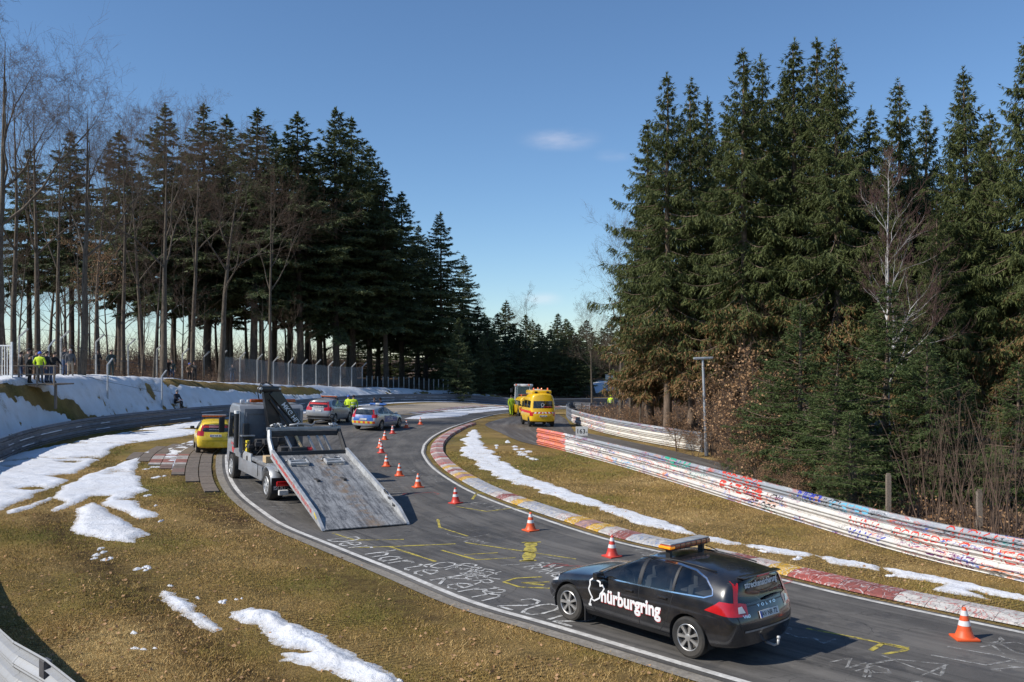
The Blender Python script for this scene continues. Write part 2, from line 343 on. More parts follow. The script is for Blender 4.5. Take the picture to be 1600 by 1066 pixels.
def patchf(x, y): return np.clip(.45+.66*fbm(x, y, .13, 95, 4)+.55*fbm(x, y, .5, 91, 4), 0, 1)
MUDLINE = crom([(16, 0), (9.3, 6.8)]+[tuple(G(*p)) for p in ((1130, 1068), (900, 998), (720, 944), (600, 893), (500, 852), (434, 824), (398, 800), (367, 774), (351, 748), (347, 724))], 6)
# one sheet of ground out to the horizon
def axis(lo, hi, step, far):
    a = np.arange(lo, hi+.01, step); o = []; s = step; x = 0
    while x < far: s *= 1.25; x += s; o.append(x)
    o = np.array(o); return np.r_[lo-o[::-1], a, hi+o]
gx, gy = axis(-46, 42, .5, 2500), axis(-12, 138, .5, 2500)
X, Y = np.meshgrid(gx, gy, indexing='ij'); Z = np.zeros_like(X)
inn = (X > -120) & (X < 120) & (Y > -60) & (Y < 260); Z[inn] = terrain(X[inn], Y[inn]); Z[~inn] = rz(X[~inn], Y[~inn])+np.where(X[~inn] < -46, 2.5, 0)
nx, ny = X.shape; idx = np.arange(nx*ny).reshape(nx, ny)
quads = np.stack([idx[:-1, :-1], idx[1:, :-1], idx[1:, 1:], idx[:-1, 1:]], -1).reshape(-1, 4)
gme = npmesh('ground', np.stack([X, Y, Z], -1), quads, ['winter_grass', 'forest_floor'], True)
cx, cy = X.ravel()[quads].mean(1), Y.ravel()[quads].mean(1)
dl, _ = sdist(LR, cx, cy); dr, _ = sdist(RR, cx, cy); d2, _ = sdist(R2, cx, cy); ff = fbm(cx, cy, .25, 4)
forest = ((dl > 6+ff*2) & (cy > 25)) | ((dr > .5+ff*.6) & (cx > 6+ff) & (cy < 42)) | ((d2 < -.6) & (cy >= 42) & (cx > 4)) | (cy > 128) | (abs(cx) > 70)
gme.polygons.foreach_set('material_index', forest.astype(np.int32))
ga, _ = sdist(MUDLINE, X.ravel()[inn.ravel()], Y.ravel()[inn.ravel()]); mud = np.zeros(X.size); xi, yi = X.ravel()[inn.ravel()], Y.ravel()[inn.ravel()]
mud[inn.ravel()] = np.clip(sstep(1.0, .2, np.abs(ga-.95)/1.1)*(.55+.9*fbm(xi, yi, .35, 13)), 0, 1)*(yi < 46)+np.clip(sstep(1, .1, np.abs(ga-5.2-.8*fbm(xi, yi, .12, 15))/.7)*.75, 0, 1)*(yi < 26)
pt_ = np.full(X.size, .5); pt_[inn.ravel()] = patchf(xi, yi); ap = gme.attributes.new('patch', 'FLOAT', 'POINT'); ap.data.foreach_set('value', pt_.astype(np.float32))
am = gme.attributes.new('mud', 'FLOAT', 'POINT'); am.data.foreach_set('value', mud.astype(np.float32))
tag(link('ground', gme), kind='structure', label='winter-brown grass verge and woodland floor beside the circuit')

# the track between its two edges
LE = resample(crom([(16, 0), (9.3, 6.8)]+[tuple(G(*p)) for p in ((1130, 1068), (1060, 1047), (995, 1027), (900, 998), (840, 980), (720, 944), (600, 893), (500, 852), (434, 824), (398, 800), (367, 774), (351, 748), (347, 724), (352, 706))]+[(-14.6, 49), (-14.8, 56), (-13.6, 66), (-11.4, 76)]+[tuple(G(*p)) for p in ((640, 648.5), (700, 641), (752, 635.5))]+[(2, 106), (12, 112), (28, 117), (60, 126)], 12), .5)
RE = resample(crom([(21, 2), (14.3, 9.5)]+[tuple(G(*p)) for p in ((1600, 988), (1455, 958), (1317, 928), (1231, 907), (1100, 876), (960, 845), (847, 809), (772, 782), (724, 760), (682, 732), (666, 711), (666, 702), (669, 694), (682, 682), (703, 671), (722, 664), (764, 651), (795, 646))]+[(2.8, 97), (9, 104), (18, 109), (32, 112.5), (62, 120)], 12), .5)
def strip(name, A, B, mats, na=10, dz=.03, parent=None, label=None, kind='structure'):
    n = max(len(A), len(B)); a = resample(A[:, :2], n=n); b = resample(B[:, :2], n=n); t = np.linspace(0, 1, na+1)
    P = a[:, None, :]*(1-t[None, :, None])+b[:, None, :]*t[None, :, None]; Zz = rz(P[..., 0], P[..., 1])+dz
    V = np.concatenate([P, Zz[..., None]], -1); i = np.arange(n*(na+1)).reshape(n, na+1)
    q = np.stack([i[:-1, :-1], i[:-1, 1:], i[1:, 1:], i[1:, :-1]], -1).reshape(-1, 4)
    ln_ = np.r_[0, np.cumsum(np.linalg.norm(np.diff((a+b)/2, axis=0), axis=1))]; uv = np.stack([np.broadcast_to(t[None]*8, (n, na+1)), np.broadcast_to(ln_[:, None], (n, na+1))], -1).reshape(-1, 2)
    o = link(name, npmesh(name, V.reshape(-1, 3), q, mats, True, uv=uv), parent)
    if parent is None: tag(o, kind=kind, label=label)
    return o
# pair the two edges by matching stations so the sheet does not fold
def seg(P, a, b):
    i = np.argmin(np.hypot(P[:, 0]-a[0], P[:, 1]-a[1])); j = np.argmin(np.hypot(P[:, 0]-b[0], P[:, 1]-b[1])); return P[min(i, j):max(i, j)+1]
st = [((16, 0), (21, 2)), (G(1130, 1068), G(1600, 988)), (G(600, 893), G(960, 845)), (G(347, 724), G(682, 732)), ((-14.8, 56), G(703, 671)), ((-11.4, 76), G(764, 651)), (G(752, 635.5), (2.8, 97)), ((28, 117), (32, 112.5)), ((60, 126), (62, 120))]
La, Rb = [], []
for (a0, b0), (a1, b1) in zip(st[:-1], st[1:]):
    s1, s2 = seg(LE, a0, a1), seg(RE, b0, b1); n = max(len(s1), len(s2), 8); La.append(resample(s1, n=n)[:-1]); Rb.append(resample(s2, n=n)[:-1])
La = np.vstack(La+[LE[-1:]]); Rb = np.vstack(Rb+[RE[-1:]])
road = strip('race_track', La, Rb, 'asphalt', 12, .03, label='dark asphalt race track curving through a hairpin, covered in chalk writing')
def offs(P, d): return P[:, :2]+normals2(P)*np.asarray(d).reshape(-1, 1) if np.ndim(d) else P[:, :2]+normals2(P)*d
near = LE[(LE[:, 1] < 47)]
strip('edge_line', offs(near, -.12), offs(near, -.26), 'line_white', 1, .036, road)
strip('edge_strip', offs(near, .26), offs(near, -.05), 'concrete', 2, .022, road)
strip('edge_line', offs(RE, .10), offs(RE, .22), 'line_white', 1, .036, road)
far = LE[(LE[:, 1] > 62)]; strip('edge_line', offs(far, -.1), offs(far, -.25), 'line_white', 1, .036, road)
# gravel trap on the outside of the bend
g1 = LE[(LE[:, 1] > 60) & (LE[:, 0] < 6)]; gi = offs(g1, 1.0); dd, ii = sdist(LR, gi[:, 0], gi[:, 1]); gw = np.minimum(-dd*.62, 13)
strip('gravel_trap', offs(g1, 1.0), gi+normals2(g1)*gw[:, None], 'gravel_trap', 5, .02, label='pale gravel trap on the outside of the bend')
# service bay where the vans stand
strip('service_bay', resample(crom([G(*p) for p in ((850, 699), (812, 690), (782, 677), (758, 664.5), (775, 657), (800, 651.5), (830, 646))]), .5), resample(crom([G(*p) for p in ((900, 700), (905, 690), (900, 680), (895, 672), (890, 664), (884, 655), (872, 648))]), .5), 'access_asphalt', 16, .024, label='brown-grey asphalt bay beside the track where the vans stand')
strip('rail_gap_path', resample(crom([G(*p) for p in ((885, 682), (960, 702), (1050, 728), (1150, 756), (1250, 790))]), .5), resample(crom([G(*p) for p in ((900, 674), (960, 686), (1050, 705), (1150, 732), (1290, 785))]), .5), 'access_asphalt', 6, .027, label='narrow asphalt path between the two guard rails')

# kerbs built block by block
def kerb(name, P, step, wdt, side, cols, label, prof):
    Q = resample(P, step); nrm = normals2(Q)*side; root = empty(name, (Q[0, 0], Q[0, 1], float(rz(*Q[0, :2])))); tag(root, kind='structure', label=label)
    for i in range(len(Q)-1):
        V = []
        for k, g in ((i, .006), (i+1, -.006)):
            p = Q[k, :2]+(Q[min(k+1, len(Q)-1), :2]-Q[max(k-1, 0), :2])*.5*g/step*1.0; n = nrm[k]
            for u, h in prof: V.append((p[0]+n[0]*u*wdt, p[1]+n[1]*u*wdt, float(rz(p[0], p[1]))+h+(random.random()*.008 if 0 < u < 1 else 0)))
        m = len(prof); fc = [(j, j+1, m+j+1, m+j) for j in range(m-1)]+[tuple(range(m)), tuple(range(2*m-1, m-1, -1))]
        me = MB().add(V, fc).mesh('block', cols(i)); o = link('block', me, root); o.matrix_parent_inverse = root.matrix_basis.inverted()
    return root
def kerbpaint(name, base, tint):
    m, t, b = newmat(name); v = coords(t)
    n = noise(t, v, 5, 6, .7); l = math_(t, 'ABSOLUTE', math_(t, 'SUBTRACT', noise(t, v, 3.2, 3, .5, 1.5), .5)); l2 = math_(t, 'ABSOLUTE', math_(t, 'SUBTRACT', noise(t, coords(t, (1, 1.3, 1)), 4.4, 3, .5, 1.2), .5))
    c = mixc(t, rng_(t, n, .35, .7, 0, .8), base, tuple(x*.55 for x in base)); c = mixc(t, rng_(t, l, .0, .03, .9, 0), c, tint); c = mixc(t, rng_(t, l2, 0, .022, .8, 0), c, (.03, .03, .035))
    c = mixc(t, rng_(t, noise(t, v, 18, 6, .7), .58, .72, 0, .8), c, (.13, .12, .11))
    t.links.new(c, b.inputs['Base Color']); b.inputs['Roughness'].default_value = .8; bump(t, b, n, .4, .01); MATS[name] = m
kerbpaint('kerb_red', (.42, .10, .08), (.6, .58, .55)); kerbpaint('kerb_white', (.60, .57, .53), (.40, .07, .06)); kerbpaint('kerb_yellow', (.66, .38, .04), (.62, .6, .56)); kerbpaint('kerb_pink', (.46, .27, .22), (.1, .12, .3)); kerbpaint('kerb_maroon', (.30, .09, .075), (.55, .53, .52)); kerbpaint('kerb_pale', (.52, .50, .48), (.10, .2, .42))
RK = RE[(RE[:, 1] > 7) & (RE[:, 1] < 66)]
def rk(i):
    s = i*.62; y = np.interp(s, np.linspace(0, 70, len(RK)), RK[:, 1]); random.seed(i//2*7+3); q = random.random()
    if i < 26: return ['kerb_white', 'kerb_white', 'kerb_maroon', 'kerb_red', 'kerb_white', 'kerb_pale', 'kerb_maroon', 'kerb_pink', 'kerb_maroon', 'kerb_white', 'kerb_pale', 'kerb_red'][(i//2+3) % 12]
    if y > 36: return ['kerb_pink', 'kerb_white', 'kerb_red', 'kerb_pink'][i % 4]
    return ['kerb_yellow', 'kerb_pink', 'kerb_yellow', 'kerb_white', 'kerb_maroon', 'kerb_white'][i % 6] if q < .75 else 'kerb_pale'
random.seed(5)
kerb('inside_kerb', RK, .62, .78, -1, rk, 'painted red, white and yellow kerb blocks along the inside of the bend', [(.30, .02), (.33, .055), (.65, .13), (1.12, .12), (1.2, -.05)])
FK = LE[(LE[:, 1] > 78) & (LE[:, 1] < 113)]
kerb('outside_kerb', FK, 1.3, .95, 1, lambda i: 'kerb_maroon' if i % 2 else 'kerb_pale', 'faded red and white kerb on the far outside of the bend', [(.0, .02), (.3, .05), (1, .10), (1.05, -.05)])

# curved paver run-off beside the truck
pr = empty('paved_runoff', tuple(G(330, 740))+(0,)); tag(pr, kind='structure', label='curved strip of grey and faded red paving slabs left of the truck')
PV = LE[(LE[:, 1] > 26) & (LE[:, 1] < 62)]
PQ = resample(PV, .62)
for k in range(9):
    for i in range(len(PQ)-1):
        o0 = .42+k*.5
        wmax = np.interp(PQ[i, 1], [26, 31, 33, 36, 40, 45, 48], [.2, .96, 1.5, 2.4, 4.2, 3.2, .2])
        if o0+.46 > wmax: continue
        nA = normals2(PQ); a, b = PQ[i, :2], PQ[i+1, :2]; g = .012
        c4 = [a+nA[i]*o0, b+nA[i+1]*o0, b+nA[i+1]*(o0+.48), a+nA[i]*(o0+.48)]; ctr = sum(c4)/4
        c4 = [ctr+(p-ctr)*.965 for p in c4]; h = random.random()*.012
        V = [(p[0], p[1], float(rz(*p))+.045+h) for p in c4]+[(p[0], p[1], float(rz(*p))-.05) for p in c4]
        s = i/len(PQ); mt = 'slab_red' if (k in (2, 3, 4) and i in (21, 22, 25)) else ('slab_white' if (k in (2, 3, 4) and i in (20, 23, 24)) else ('slab_pink' if k in (2, 3, 4) and i < 20 and random.random() < .8 else 'slab_grey'))
        M('slab_red', (.30, .12, .095), .9, var=.35, sc=9, bmp=.3, dirt=.6); M('slab_white', (.42, .39, .36), .9, var=.3, sc=9, dirt=.7); M('slab_pink', (.20, .125, .10), .9, var=.3, sc=9, bmp=.3, dirt=.8); M('slab_grey', (.165, .132, .105), .9, var=.3, sc=9, bmp=.3, dirt=.8)
        o = link('slab', MB().add(V, [(0, 1, 2, 3), (0, 4, 5, 1), (1, 5, 6, 2), (2, 6, 7, 3), (3, 7, 4, 0)]).mesh('slab', mt), pr); o.matrix_parent_inverse = Matrix.Translation(pr.location).inverted()

# ------------------------------------------------------------------ snow (real layers with melted edges)
def inpoly(px, py, poly):
    c = np.zeros(px.shape, bool); n = len(poly)
    for i in range(n):
        x1, y1 = poly[i]; x2, y2 = poly[(i+1) % n]
        m = ((y1 > py) != (y2 > py)); c ^= m & (px < (x2-x1)*(py-y1)/(y2-y1+1e-12)+x1)
    return c
def polysd(x, y, poly):
    P = np.array(list(poly)+[poly[0]]); d, _ = sdist(P, x.ravel(), y.ravel()); d = np.abs(d).reshape(x.shape)
    return np.where(inpoly(x, y, poly), d, -d)
def snow_sheet(name, polys, res, thick, amp, nsc, seed, label, kind=None, hole=None, cat='snow', group=None, base=terrain):
    polys = [[tuple(G(*p)) for p in q] for q in polys]; A = np.array([p for q in polys for p in q]); lo, hi = A.min(0)-.4, A.max(0)+.4
    x = np.arange(lo[0], hi[0], res); y = np.arange(lo[1], hi[1], res); Xs, Ys = np.meshgrid(x, y, indexing='ij')
    sd_ = np.full(Xs.shape, -9.)
    for q in polys: sd_ = np.maximum(sd_, polysd(Xs, Ys, q))
    mk = sd_+amp*fbm(Xs, Ys, nsc, seed, 5)+.07*fbm(Xs, Ys, 7, seed+9, 3)
    if hole: mk = np.minimum(mk, hole(Xs, Ys, sd_))
    Zs = base(Xs, Ys)+np.clip(mk*.30, -.05, thick)+np.where(mk > 0, thick*.45*fbm(Xs, Ys, 2.5, seed+2)*sstep(0, .3, mk)+.02*fbm(Xs, Ys, 6, seed+4, 4)*sstep(0, .1, mk), 0)
    k = mk > -.11; i = np.arange(Xs.size).reshape(Xs.shape); kq = k[:-1, :-1] | k[1:, :-1] | k[1:, 1:] | k[:-1, 1:]
    q = np.stack([i[:-1, :-1], i[1:, :-1], i[1:, 1:], i[:-1, 1:]], -1)[kq]; u, inv = np.unique(q, return_inverse=True)
    V = np.stack([Xs, Ys, Zs], -1).reshape(-1, 3)[u]
    o = link(name, npmesh(name, V, inv.reshape(-1, 4), 'old_snow', True, {'thin': np.clip(1-mk.ravel()[u]/.16, 0, 1)*.9})); tag(o, label=label, cat=cat if kind is None else None, kind=kind, group=group); return o
P1 = [(-60, 760), (-60, 740), (0, 716), (70, 700), (150, 684), (240, 668), (310, 658), (345, 654), (350, 660), (318, 676), (280, 683), (210, 692), (180, 698), (165, 712), (140, 728), (120, 740), (70, 744), (112, 750), (85, 760), (50, 772), (30, 787), (0, 797), (-60, 800)]
P2 = [(190, 722), (222, 713), (226, 720), (207, 738), (222, 745), (226, 762), (233, 766), (213, 776), (216, 792), (237, 801), (237, 808), (228, 812), (195, 802), (160, 786), (166, 776), (142, 776), (120, 788), (85, 800), (82, 793), (100, 785), (88, 777), (100, 760), (130, 745)]
snow_sheet('snow_field', [P1, P2], .09, .06, .22, .9, 11, 'broad melting snow field in front of the dark guard rail', hole=lambda x, y, s: .36-.95*fbm(x, y*1.25, .5, 23, 6)+.2*np.clip(s-1.2, 0, 2))
snow_sheet('snow_patch', [[(116, 798), (145, 786), (157, 790), (205, 818), (233, 836), (213, 842), (214, 850), (180, 845), (115, 834)]], .06, .10, .16, 1.4, 31, 'wedge-shaped snow patch lying alone on the brown grass')
snow_sheet('snow_patch', [[(40, 790), (82, 775), (85, 780), (50, 795), (15, 803), (14, 798)]], .06, .05, .12, 1.6, 33, 'thin tongue of snow at the near edge of the snow field')
snow_sheet('snow_patch', [[(258, 703), (300, 688), (312, 694), (282, 712), (278, 735), (270, 735), (256, 724)], [(225, 708), (235, 703), (238, 708), (228, 716)]], .07, .05, .16, 1.4, 35, 'snow patch between the yellow car and the paved strip')
snow_sheet('snow_patch', [[(247, 924), (258, 921), (293, 939), (326, 970), (350, 984), (334, 988), (318, 982), (281, 957), (250, 937)]], .03, .06, .11, 2.6, 41, 'short streak of snow on the grass in the foreground')
snow_sheet('snow_patch', [[(353, 957), (395, 949), (432, 957), (470, 980), (502, 992), (532, 1015), (572, 1030), (622, 1056), (660, 1085), (560, 1068), (520, 1052), (445, 1032), (445, 1022), (482, 1019), (432, 1007), (405, 985), (400, 977), (376, 975), (355, 967)]], .03, .13, .14, 2.4, 43, 'long lumpy strip of snow nearest the camera')
snow_sheet('snow_patch', [[(735, 672), (748, 670), (757, 690), (772, 705), (800, 727), (832, 744), (870, 756), (930, 778), (980, 795), (1040, 813), (1100, 832), (1160, 844), (1240, 857), (1282, 866), (1276, 873), (1200, 864), (1110, 848), (1080, 841), (1000, 821), (960, 808), (880, 783), (830, 767), (775, 748), (745, 732), (732, 719), (710, 711), (724, 696), (716, 689)]], .05, .035, .2, 1.6, 45, 'long curved snow ribbon on the verge inside the bend', hole=lambda x, y, s: s-.20+.42*fbm(x, y, 1.3, 71, 5))
snow_sheet('snow_patch', [[(1272, 867), (1340, 878), (1374, 886), (1372, 892), (1300, 881)]], .03, .04, .09, 2.5, 47, 'narrow snow sliver beyond the estate car')
snow_sheet('snow_patch', [[(1380, 887), (1450, 899), (1520, 912), (1620, 936), (1620, 944), (1515, 923), (1556, 940), (1460, 922), (1478, 913), (1402, 902)]], .035, .05, .12, 2.2, 49, 'ragged snow streak beside the kerb behind the large orange cone')
small = [[(x, y), (x+w_, y-h_), (x+2*w_, y), (x+w_, y+h_)] for x, y, w_, h_ in ((800, 701, 9, 3), (812, 709, 12, 3), (822, 716, 8, 2.4), (790, 690, 5, 2), (770, 697, 4, 2), (143, 868, 10, 6), (152, 858, 5, 3), (165, 872, 9, 3), (210, 886, 8, 3), (222, 890, 6, 2), (262, 915, 7, 2.5), (340, 942, 6, 3), (362, 938, 5, 2.4), (305, 935, 6, 1.4), (1180, 862, 12, 2), (1240, 873, 10, 1.8), (1380, 900, 8, 1.5), (240, 790, 5, 2), (225, 775, 5, 2), (246, 815, 6, 2), (235, 730, 10, 2), (245, 745, 9, 2), (620, 1064, 8, 3), (200, 990, 9, 2), (212, 1015, 12, 2))]
cp_ = []; rcr = np.random.default_rng(51)
for q_ in small:
    pc = np.array([G(*p) for p in q_]); c_ = pc.mean(0); rx_, ry_ = np.ptp(pc[:, 0])/2, np.ptp(pc[:, 1])/2
    for _ in range(3):
        cc = c_+rcr.normal(size=2)*np.array([rx_, ry_])*.6; k = rcr.uniform(.35, .8); g = np.linspace(-1.2, 1.2, 13); gx_, gy_ = np.meshgrid(g, g, indexing='ij'); m_ = 1-np.hypot(gx_, gy_)+.6*fbm(gx_+cc[0], gy_+cc[1], 1.6, 55); xs_ = cc[0]+gx_*rx_*k; ys_ = cc[1]+gy_*ry_*k; i_ = np.arange(169).reshape(13, 13)
        qd = np.stack([i_[:-1, :-1], i_[1:, :-1], i_[1:, 1:], i_[:-1, 1:]], -1)[m_[:-1, :-1] > -.2]; cp_.append((np.stack([xs_, ys_, rz(xs_, ys_)+np.clip(m_*.035, -.05, .03)+.012*fbm(xs_, ys_, 9, 57)], -1).reshape(-1, 3), qd))
o_ = 0; Vc, Fc_ = [], []
for v_, f_ in cp_: Vc.append(v_); Fc_.append(f_+o_); o_ += len(v_)
tag(link('snow_crumbs', npmesh('snow_crumbs', np.vstack(Vc), np.vstack(Fc_), 'old_snow', True)), kind='stuff', label='scattered crumbs of old snow on the grass')
rb = lambda x, y: rz(x, y)+.034
snow_sheet('track_snow', [[(630, 655), (660, 648), (700, 644.5), (790, 638.5), (800, 640), (735, 647), (722, 651), (690, 653.5), (655, 655.5)], [(690, 643), (790, 635.5), (790, 637), (700, 644)], [(1, 1), (1, 1.1), (1.1, 1)] if 0 else [(800, 638), (805, 638), (805, 639)]], .12, .04, .25, .5, 53, 'smeared snow lying across the far track', kind='stuff', base=rb)
# snow over the bank behind the dark rail
s_ = np.arange(0, len(LR)-1, .14); du = np.arange(.25, 9.0, .14); Lx = np.interp(s_, np.arange(len(LR)), LR[:, 0]); Ly = np.interp(s_, np.arange(len(LR)), LR[:, 1])
sel = (s_ > 46) & (s_ < 154); Lx, Ly, sx_ = Lx[sel], Ly[sel], s_[sel]; nn = normals2(np.c_[Lx, Ly]); k9 = np.ones(9)/9
nn = np.stack([np.convolve(np.pad(nn[:, i], 4, mode='edge'), k9, 'valid') for i in (0, 1)], 1)
Xb = Lx[:, None]+nn[:, 0:1]*du; Yb = Ly[:, None]+nn[:, 1:2]*du; sg_ = np.repeat(sx_[:, None], len(du), 1); dg_ = np.repeat(du[None], len(sx_), 0)
mk = .36+.60*fbm(sg_*.6+dg_*.9, dg_*1.1-sg_*.25, .55, 61, 5)+.55*fbm(Xb*1.0, Yb*1.0, 2.6, 63, 4)*np.clip(1.3-.2*dg_, .4, 1.2)
mk = mk-1.1*sstep(1.0, .2, np.abs((dg_-3.9)+(sg_-104)*.008)/.8)*sstep(86, 90, sg_)*(1-sstep(112, 120, sg_))        # bare strip under the fence
mk = mk-1.5*sstep(1, .25, np.abs((dg_-2.4)+(sg_-73)*.16+.3*fbm(Xb, Yb, .9, 69))/.42)*sstep(66, 70, sg_)*(1-sstep(84, 88, sg_))             # trodden path down the bank
mk = mk-1.4*sstep(5.2, 8, dg_+.8*fbm(Xb, Yb, .6, 65))-.6*sstep(128, 146, sg_)*sstep(2, 3.5, dg_)
Zb = terrain(Xb, Yb)+np.clip(mk*.3, -.06, .07)+.02*fbm(Xb, Yb, 5, 67)*(mk > 0)
k = mk > -.2; i = np.arange(Xb.size).reshape(Xb.shape); kq = k[:-1, :-1] | k[1:, :-1] | k[1:, 1:] | k[:-1, 1:]
q = np.stack([i[:-1, :-1], i[1:, :-1], i[1:, 1:], i[:-1, 1:]], -1)[kq]; u, inv = np.unique(q, return_inverse=True)
far_b = resample(np.array([(12, 128.), (20, 131), (34, 133)]), .5); fs_t = np.linspace(0, 1, 14); fq = np.stack([far_b+np.array([.15, 9.5])*t_ for t_ in fs_t], 1); fz = terrain(fq[..., 0], fq[..., 1])+.05; fi = np.arange(fz.size).reshape(fz.shape)
tag(link('far_snow', npmesh('far_snow', np.concatenate([fq, fz[..., None]], -1).reshape(-1, 3), np.stack([fi[:-1, :-1], fi[1:, :-1], fi[1:, 1:], fi[:-1, 1:]], -1).reshape(-1, 4), 'old_snow', True)), kind='stuff', label='snow on the far slope below the pale rail')
o = link('bank_snow', npmesh('bank_snow', np.stack([Xb, Yb, Zb], -1).reshape(-1, 3)[u], inv.reshape(-1, 4), 'old_snow', True, {'thin': np.clip(1-mk.ravel()[u]/.14, 0, 1)*.8})); tag(o, kind='stuff', label='patchy snow lying over the bank behind the dark guard rail')
# strip of snow at the foot of the far outside rail
fs = (s_ > 88) & (s_ < 150); FL = np.c_[np.interp(s_[fs], np.arange(len(LR)), LR[:, 0]), np.interp(s_[fs], np.arange(len(LR)), LR[:, 1])][::7]
strip('rail_foot_snow', FL, FL-normals2(FL)*(1.6+1.0*fbm(FL[:, 0], FL[:, 1], .3, 5))[:, None], 'old_snow', 4, .05, label='narrow band of snow at the foot of the far guard rail', kind='stuff')
# ------------------------------------------------------------------ writing and marks on the track
SF = {'A': ['0,0 2,6 4,0', '.8,2 3.2,2'], 'B': ['0,0 0,6 3,6 3.6,4.6 3,3.2 0,3.2', '3,3.2 4,1.6 3,0 0,0'], 'C': ['4,5 3,6 1,6 0,4.5 0,1.5 1,0 3,0 4,1'], 'D': ['0,0 0,6 2.5,6 4,4.3 4,1.7 2.5,0 0,0'], 'E': ['4,6 0,6 0,0 4,0', '0,3 3,3'], 'H': ['0,0 0,6', '4,0 4,6', '0,3 4,3'], 'I': ['1.5,0 1.5,6'], 'K': ['0,0 0,6', '4,6 0,2.8 4,0'], 'L': ['0,6 0,0 4,0'], 'M': ['0,0 0,6 2,2.5 4,6 4,0'], 'N': ['0,0 0,6 4,0 4,6'], 'O': ['1,0 0,1.5 0,4.5 1,6 3,6 4,4.5 4,1.5 3,0 1,0'], 'R': ['0,0 0,6 3,6 4,4.7 3,3 0,3', '1.6,3 4,0'], 'S': ['4,5 3,6 1,6 0,4.8 1,3.4 3,2.7 4,1.4 3,0 1,0 0,1'], 'T': ['2,0 2,6', '0,6 4,6'], 'U': ['0,6 0,1.3 1,0 3,0 4,1.3 4,6'], 'V': ['0,6 2,0 4,6'], 'X': ['0,0 4,6', '0,6 4,0'], 'Y': ['0,6 2,3 4,6', '2,3 2,0'], 'Z': ['0,6 4,6 0,0 4,0'], 'G': ['4,5 3,6 1,6 0,4.5 0,1.5 1,0 3,0 4,1.5 4,3 2.4,3'], 'P': ['0,0 0,6 3,6 4,4.5 3,3 0,3'],
 'e': ['0,2 4,2 3.4,3.6 1.6,4 .2,2.6 .4,.8 2,0 4,.6'], 'r': ['.5,0 .5,4', '.5,2.6 2,4 3.4,3.8'], 'h': ['.3,0 .3,6.4', '.3,2.6 2,4 3.6,3 3.6,0'], 'a': ['3.6,4 3.6,0', '3.6,3 2,4 .3,2.8 .3,1 2,0 3.6,1.2'], 't': ['1.6,6 1.6,.8 2.8,0 3.8,.5', '.2,4 3.4,4'], 'n': ['.3,0 .3,4', '.3,2.6 2,4 3.6,3 3.6,0'],
 '0': ['1,0 0,1.5 0,4.5 1,6 3,6 4,4.5 4,1.5 3,0 1,0'], '1': ['.6,4.4 2,6 2,0'], '2': ['0,4.6 1,6 3,6 4,4.6 3.4,3 0,0 4,0'], '3': ['0,5 1,6 3,6 4,4.6 2,3.2 4,1.6 3,0 1,0 0,1'], '&': ['0,0 4,6', '1,0 3,2'], ' ': []}
def glyphs(s, size, gap=1.5, jit=.0):
    """stroke lettering -> list of 2-D polylines"""
    out = []; x = 0.; k = size/6
    for ch in s:
        for st_ in SF.get(ch, SF.get(ch.upper(), [])):
            out.append([((float(p.split(',')[0])+x+random.uniform(-jit, jit))*k, (float(p.split(',')[1])+random.uniform(-jit, jit))*k) for p in st_.split()])
        x += 4+gap if ch not in ' 1I' else 3.2
    return out, x*k
def ribbons(lines, wd, fmap, sub=.12):
    """polylines -> ribbons through a mapping (u, v) -> point"""
    mb = MB()
    for ln in lines:
        P = np.asarray(ln, float)
        if len(P) < 2: continue
        L_ = np.linalg.norm(np.diff(P, axis=0), axis=1).sum()
        s_ = np.r_[0, np.cumsum(np.linalg.norm(np.diff(P, axis=0), axis=1))]
        q = np.unique(np.r_[s_, np.arange(0, L_, sub)]); Q = np.stack([np.interp(q, s_, P[:, i]) for i in (0, 1)], 1)
        d = np.gradient(Q, axis=0); d /= np.linalg.norm(d, axis=1)[:, None]+1e-9; n = np.stack([-d[:, 1], d[:, 0]], 1)*wd/2
        n *= (1+.35*rng.uniform(-1, 1, len(n)))[:, None]
        V = [fmap(*p) for p in Q+n]+[fmap(*p) for p in Q-n]; k = len(Q)
        mb.add(V, [(i, i+1, k+i+1, k+i) for i in range(k-1)])
    return mb
def flat(x, y, h=.036): return (x, y, float(rz(x, y))+h)
# the long white sentence beside the edge line
i0 = np.argmin(np.hypot(*(LE-G(498, 850)).T)); i1 = np.argmin(np.hypot(*(LE-G(862, 984)).T)); path = LE[min(i0, i1):max(i0, i1)+1]
if path[0, 1] < path[-1, 1]: path = path[::-1]
path = resample(path, .1); pn = normals2(path)
def along(s, t):
    i = min(len(path)-1, max(0, s/.1)); a = int(i); b = min(a+1, len(path)-1); f = i-a
    p = path[a]*(1-f)+path[b]*f; n = pn[a]; return flat(p[0]+n[0]*(.38+t), p[1]+n[1]*(.38+t), .038)
ln, L_ = glyphs('Der harte Kern 2012', .8, 1.3, .12); k = len(path)*.1/L_
ribbons([[(x*k, y) for x, y in l] for l in ln], .07, along).build('chalk_lettering', 'chalk_white', road)
def pxl(*pts): return [tuple(G(*p)) for p in pts]
yl = [pxl((520, 835), (553, 846), (631, 845)), pxl((545, 858), (712, 852)), pxl((608, 856), (681, 880)), pxl((727, 850), (900, 876)), pxl((690, 862), (744, 877), (806, 874)), pxl((725, 869), (778, 866)),
      pxl((847, 904), (806, 906), (787, 912), (812, 920), (859, 922)), pxl((859, 912), (815, 913), (850, 917)), pxl((684, 813), (687, 826), (731, 840)), pxl((738, 782), (745, 772), (760, 772)), pxl((712, 793), (760, 801), (800, 796), (880, 800)), pxl((1360, 1020), (1380, 1008), (1420, 1016)), pxl((1260, 985), (1340, 1000), (1420, 1018), (1380, 1026))]
